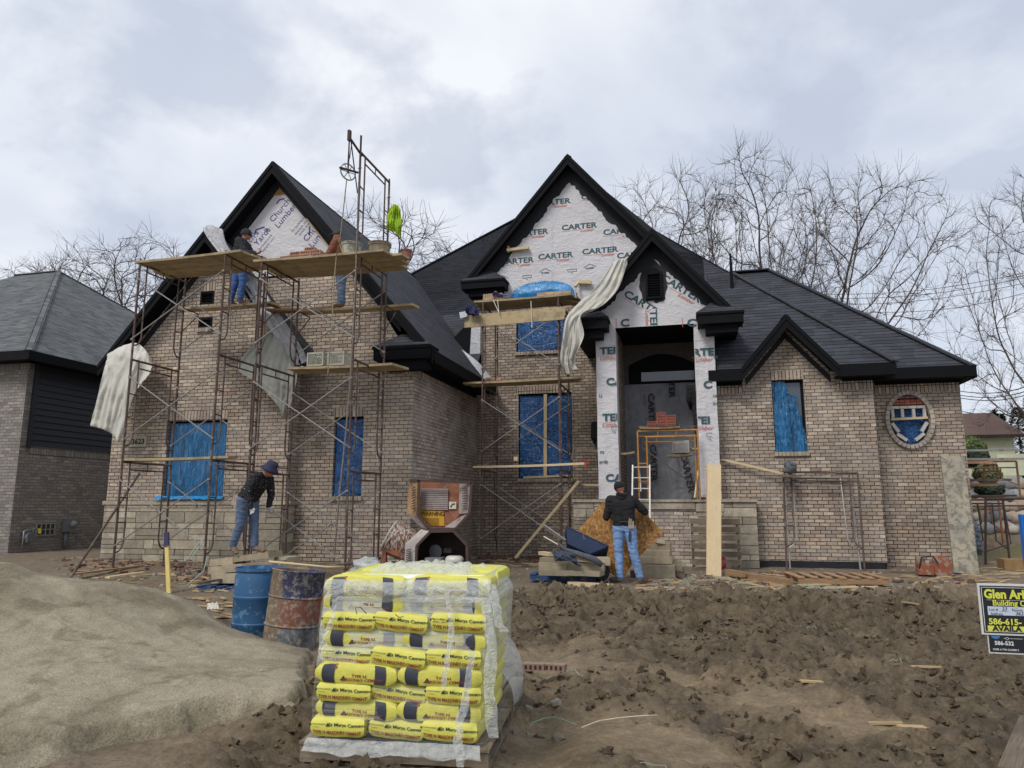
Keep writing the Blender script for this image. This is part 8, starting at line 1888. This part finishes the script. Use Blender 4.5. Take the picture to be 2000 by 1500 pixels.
# brown roofed garage
gr = wthing('garage', 'low pale yellow building with a brown roof beyond the boulder wall', 'garage', (12, 33, 1)); GY = 32
a, b = atY(1860, 855, GY), atY(1989, 937, GY); z0 = .9
mb = MB(); mb.box(((a.x-2+b.x)/2, GY+2.5, (z0+atY(1989, 853, GY).z)/2), (b.x-a.x+2, 5, atY(1989, 853, GY).z-z0)); mb.build('wall', plain('cream_siding', srgb(196, 196, 168), .8, .08, 4, .1), gr)
rz0 = atY(1994, 848, GY-.3); rt0 = atY(1974, 828, GY+2.5)
mb = MB(); slab(mb, [(a.x-3, GY-.4, rz0.z), (rz0.x+.1, GY-.4, rz0.z), (rz0.x+.1, GY+2.5, rt0.z+.5), (a.x-3, GY+2.5, rt0.z+.5)]); slab(mb, [(a.x-3, GY+5.4, rz0.z), (rz0.x+.1, GY+5.4, rz0.z), (rz0.x+.1, GY+2.5, rt0.z+.5), (a.x-3, GY+2.5, rt0.z+.5)]); mb.build('roof', [plain('brown_roof', srgb(98, 76, 68), .9, .1, 5, .2), plain('brown_fascia', srgb(66, 56, 54), .8)], gr)
mb = MB(); w0 = atY(1921, 880, GY-.05); w1_ = atY(1995, 895, GY-.05); mb.box(((w0.x+w1_.x)/2, GY-1.2, w1_.z-.3), (w1_.x-w0.x, .08, .8)); mb.build('lower_panel', plain('cream_panel', srgb(206, 206, 178), .8, .08), gr)
# boulder wall, each boulder a stone of its own
rb_ = random.Random(6); nb_ = 0
for row in range(5):
    for i in range(15):
        px = 1868+i*15.5+(row % 2)*7+rb_.uniform(-2, 2); pyb = 945+row*22+rb_.uniform(-3, 3); p = atY(px, pyb, 22.0+(1085-pyb)/150*3-.15)
        mb = MB(); r_ = rb_.uniform(.15, .215); tone = rb_.choice([srgb(150, 144, 132), srgb(136, 136, 136), srgb(158, 140, 124), srgb(124, 126, 130), srgb(168, 162, 150)])
        key = 'boulder_'+str(int(tone[0]*999)); mb.ball((p.x, p.y, p.z), (r_*1.15, r_, r_*.92), rotm('Y', rb_.uniform(-20, 20)), 12, 9, 0, .5, .35, nb_)
        o = mb.build('boulder', plain(key, tone, .85, .15, 8, .3), smooth=True); nb_ += 1
        tag(o, 'grey and tan boulder of the stacked wall behind the stored scaffold frames', 'boulder', 'boulders of the retaining wall')
mb = MB(); P_ = [atY(1850, 1085, 22), atY(2120, 1085, 22), atY(2120, 935, 25), atY(1850, 935, 25)]; mb.poly(P_); o = mb.build('slope_behind_boulders', M_mud); tag(o, kind='structure')
# stored scaffold frames at the right edge (in front of the boulders)
def hframe(label, x0p, x1p, topp, botp, Yf, mat, group='scaffold frames stored at the right edge'):
    a, b, c, d = atY(x0p, topp, Yf), atY(x1p, topp, Yf), atY(x0p, botp, Yf), atY(x1p, botp, Yf); b.z = a.z; d.z = c.z; b.x, d.x = b.x, b.x
    t_ = wthing('scaffold_stand', label, 'scaffold frame', tuple(c), group); mb = MB(); mb.tube([c, a], .025, 7); mb.tube([(b.x, Yf, c.z), b], .025, 7); mb.tube([a, b], .028, 7); mb.tube([a-Z_*.16, b-Z_*.16], .018, 6); mb.tube([a.lerp(b, .3)-Z_*.16, Vector((a.x*.65+b.x*.35, Yf, c.z+.5)), c+Z_*.3], .016, 6); mb.tube([a.lerp(b, .7)-Z_*.16, Vector((a.x*.3+b.x*.7, Yf, c.z+.5)), Vector((b.x, Yf, c.z+.3))], .016, 6)
    mb.build('frame', mat, t_, smooth=True, angle=45)
hframe('dark scaffold frame nearest the long speckled board at the right edge', 1886, 1958, 970, 1098, 19.2, M_dsteel); hframe('dark scaffold frame cut off by the right edge of the photo', 1925, 2040, 974, 1105, 18.8, M_dsteel)
hframe('rust orange frame behind the dark ones at the right edge', 1893, 1950, 976, 1062, 20.2, plain('orange_rust', srgb(142, 90, 56), .8, .2)); hframe('high ochre frame standing on the slope at the right', 1878, 1985, 902, 972, 20.8, plain('ochre_rust', srgb(132, 100, 70), .8, .2)); hframe('small ochre frame between boulders and garage', 1922, 1947, 908, 934, 20.9, MATS['ochre_rust'])
for i, (py, x0, x1, c_) in enumerate([(880, 1868, 1999, M_galv), (897, 1868, 2000, M_galv), (904, 1880, 1940, M_redbrick), (938, 1882, 1975, M_rust), (948, 1880, 1950, MATS['ochre_rust']), (969, 1884, 1985, M_dsteel)]):
    mb = MB(); mb.bar(atY(x0, py, 20.5), atY(x1, py-1, 20.5), .07, .05); o = mb.build('scaffold_rail', c_); tag(o, ['topmost', 'second', 'short red', 'fourth', 'fifth short', 'lowest'][i]+' horizontal rail in the stack of stored scaffold at the right', 'rail', 'rails in the stored scaffold stack')
mb = MB(); 
for k_ in range(6): mb.ball(atY(1903+k_*1.5, 1028+k_*9, 19)+Vector((0, 0, 0)), (.10, .08, .10), None, 10, 7, 0, .5, .7, k_)
o = mb.build('plastic_bundle', plain('bundle_blue', srgb(96, 108, 122), .5, .4, 8, .5), smooth=True); tag(o, 'bluish wrapped bundle standing between the leaning board and dark frames', 'bundle')
mb = MB(); mb.box(atY(1977, 1105, 17.5), (.42, .4, .28)); o = mb.build('cardboard_box', plain('cardboard', srgb(140, 112, 76), .9)); tag(o, 'brown cardboard box on the ground left of the blue cabin', 'box')
# power lines
for i, (p, q) in enumerate([((1600, 575), (2060, 520)), ((1600, 583), (2060, 530)), ((1600, 595), (2060, 540)), ((1700, 610), (2060, 556)), ((1860, 762), (2060, 735)), ((1860, 770), (2060, 744)), ((1860, 775), (2060, 752)), ((1860, 800), (2060, 785))]):
    a, b = atY(*p, 48), atY(*q, 44); mb = MB(); mb.tube([a.lerp(b, t_/12)-Z_*.5*sin(pi*t_/12) for t_ in range(13)], .018 if i < 4 else .03, 4); o = mb.build('power_line', M_tdark)
    tag(o, ['highest', 'second highest', 'third highest', 'fourth', 'fifth', 'sixth', 'seventh', 'lowest'][i]+' power line crossing the sky at the right edge', 'power line', 'power lines at the right')
for o in COL.objects:
    if '_org' in o: del o['_org']
    if o.get('label') and o.parent is None and len(o['label'].split()) > 16: print('LONG', o['label'])
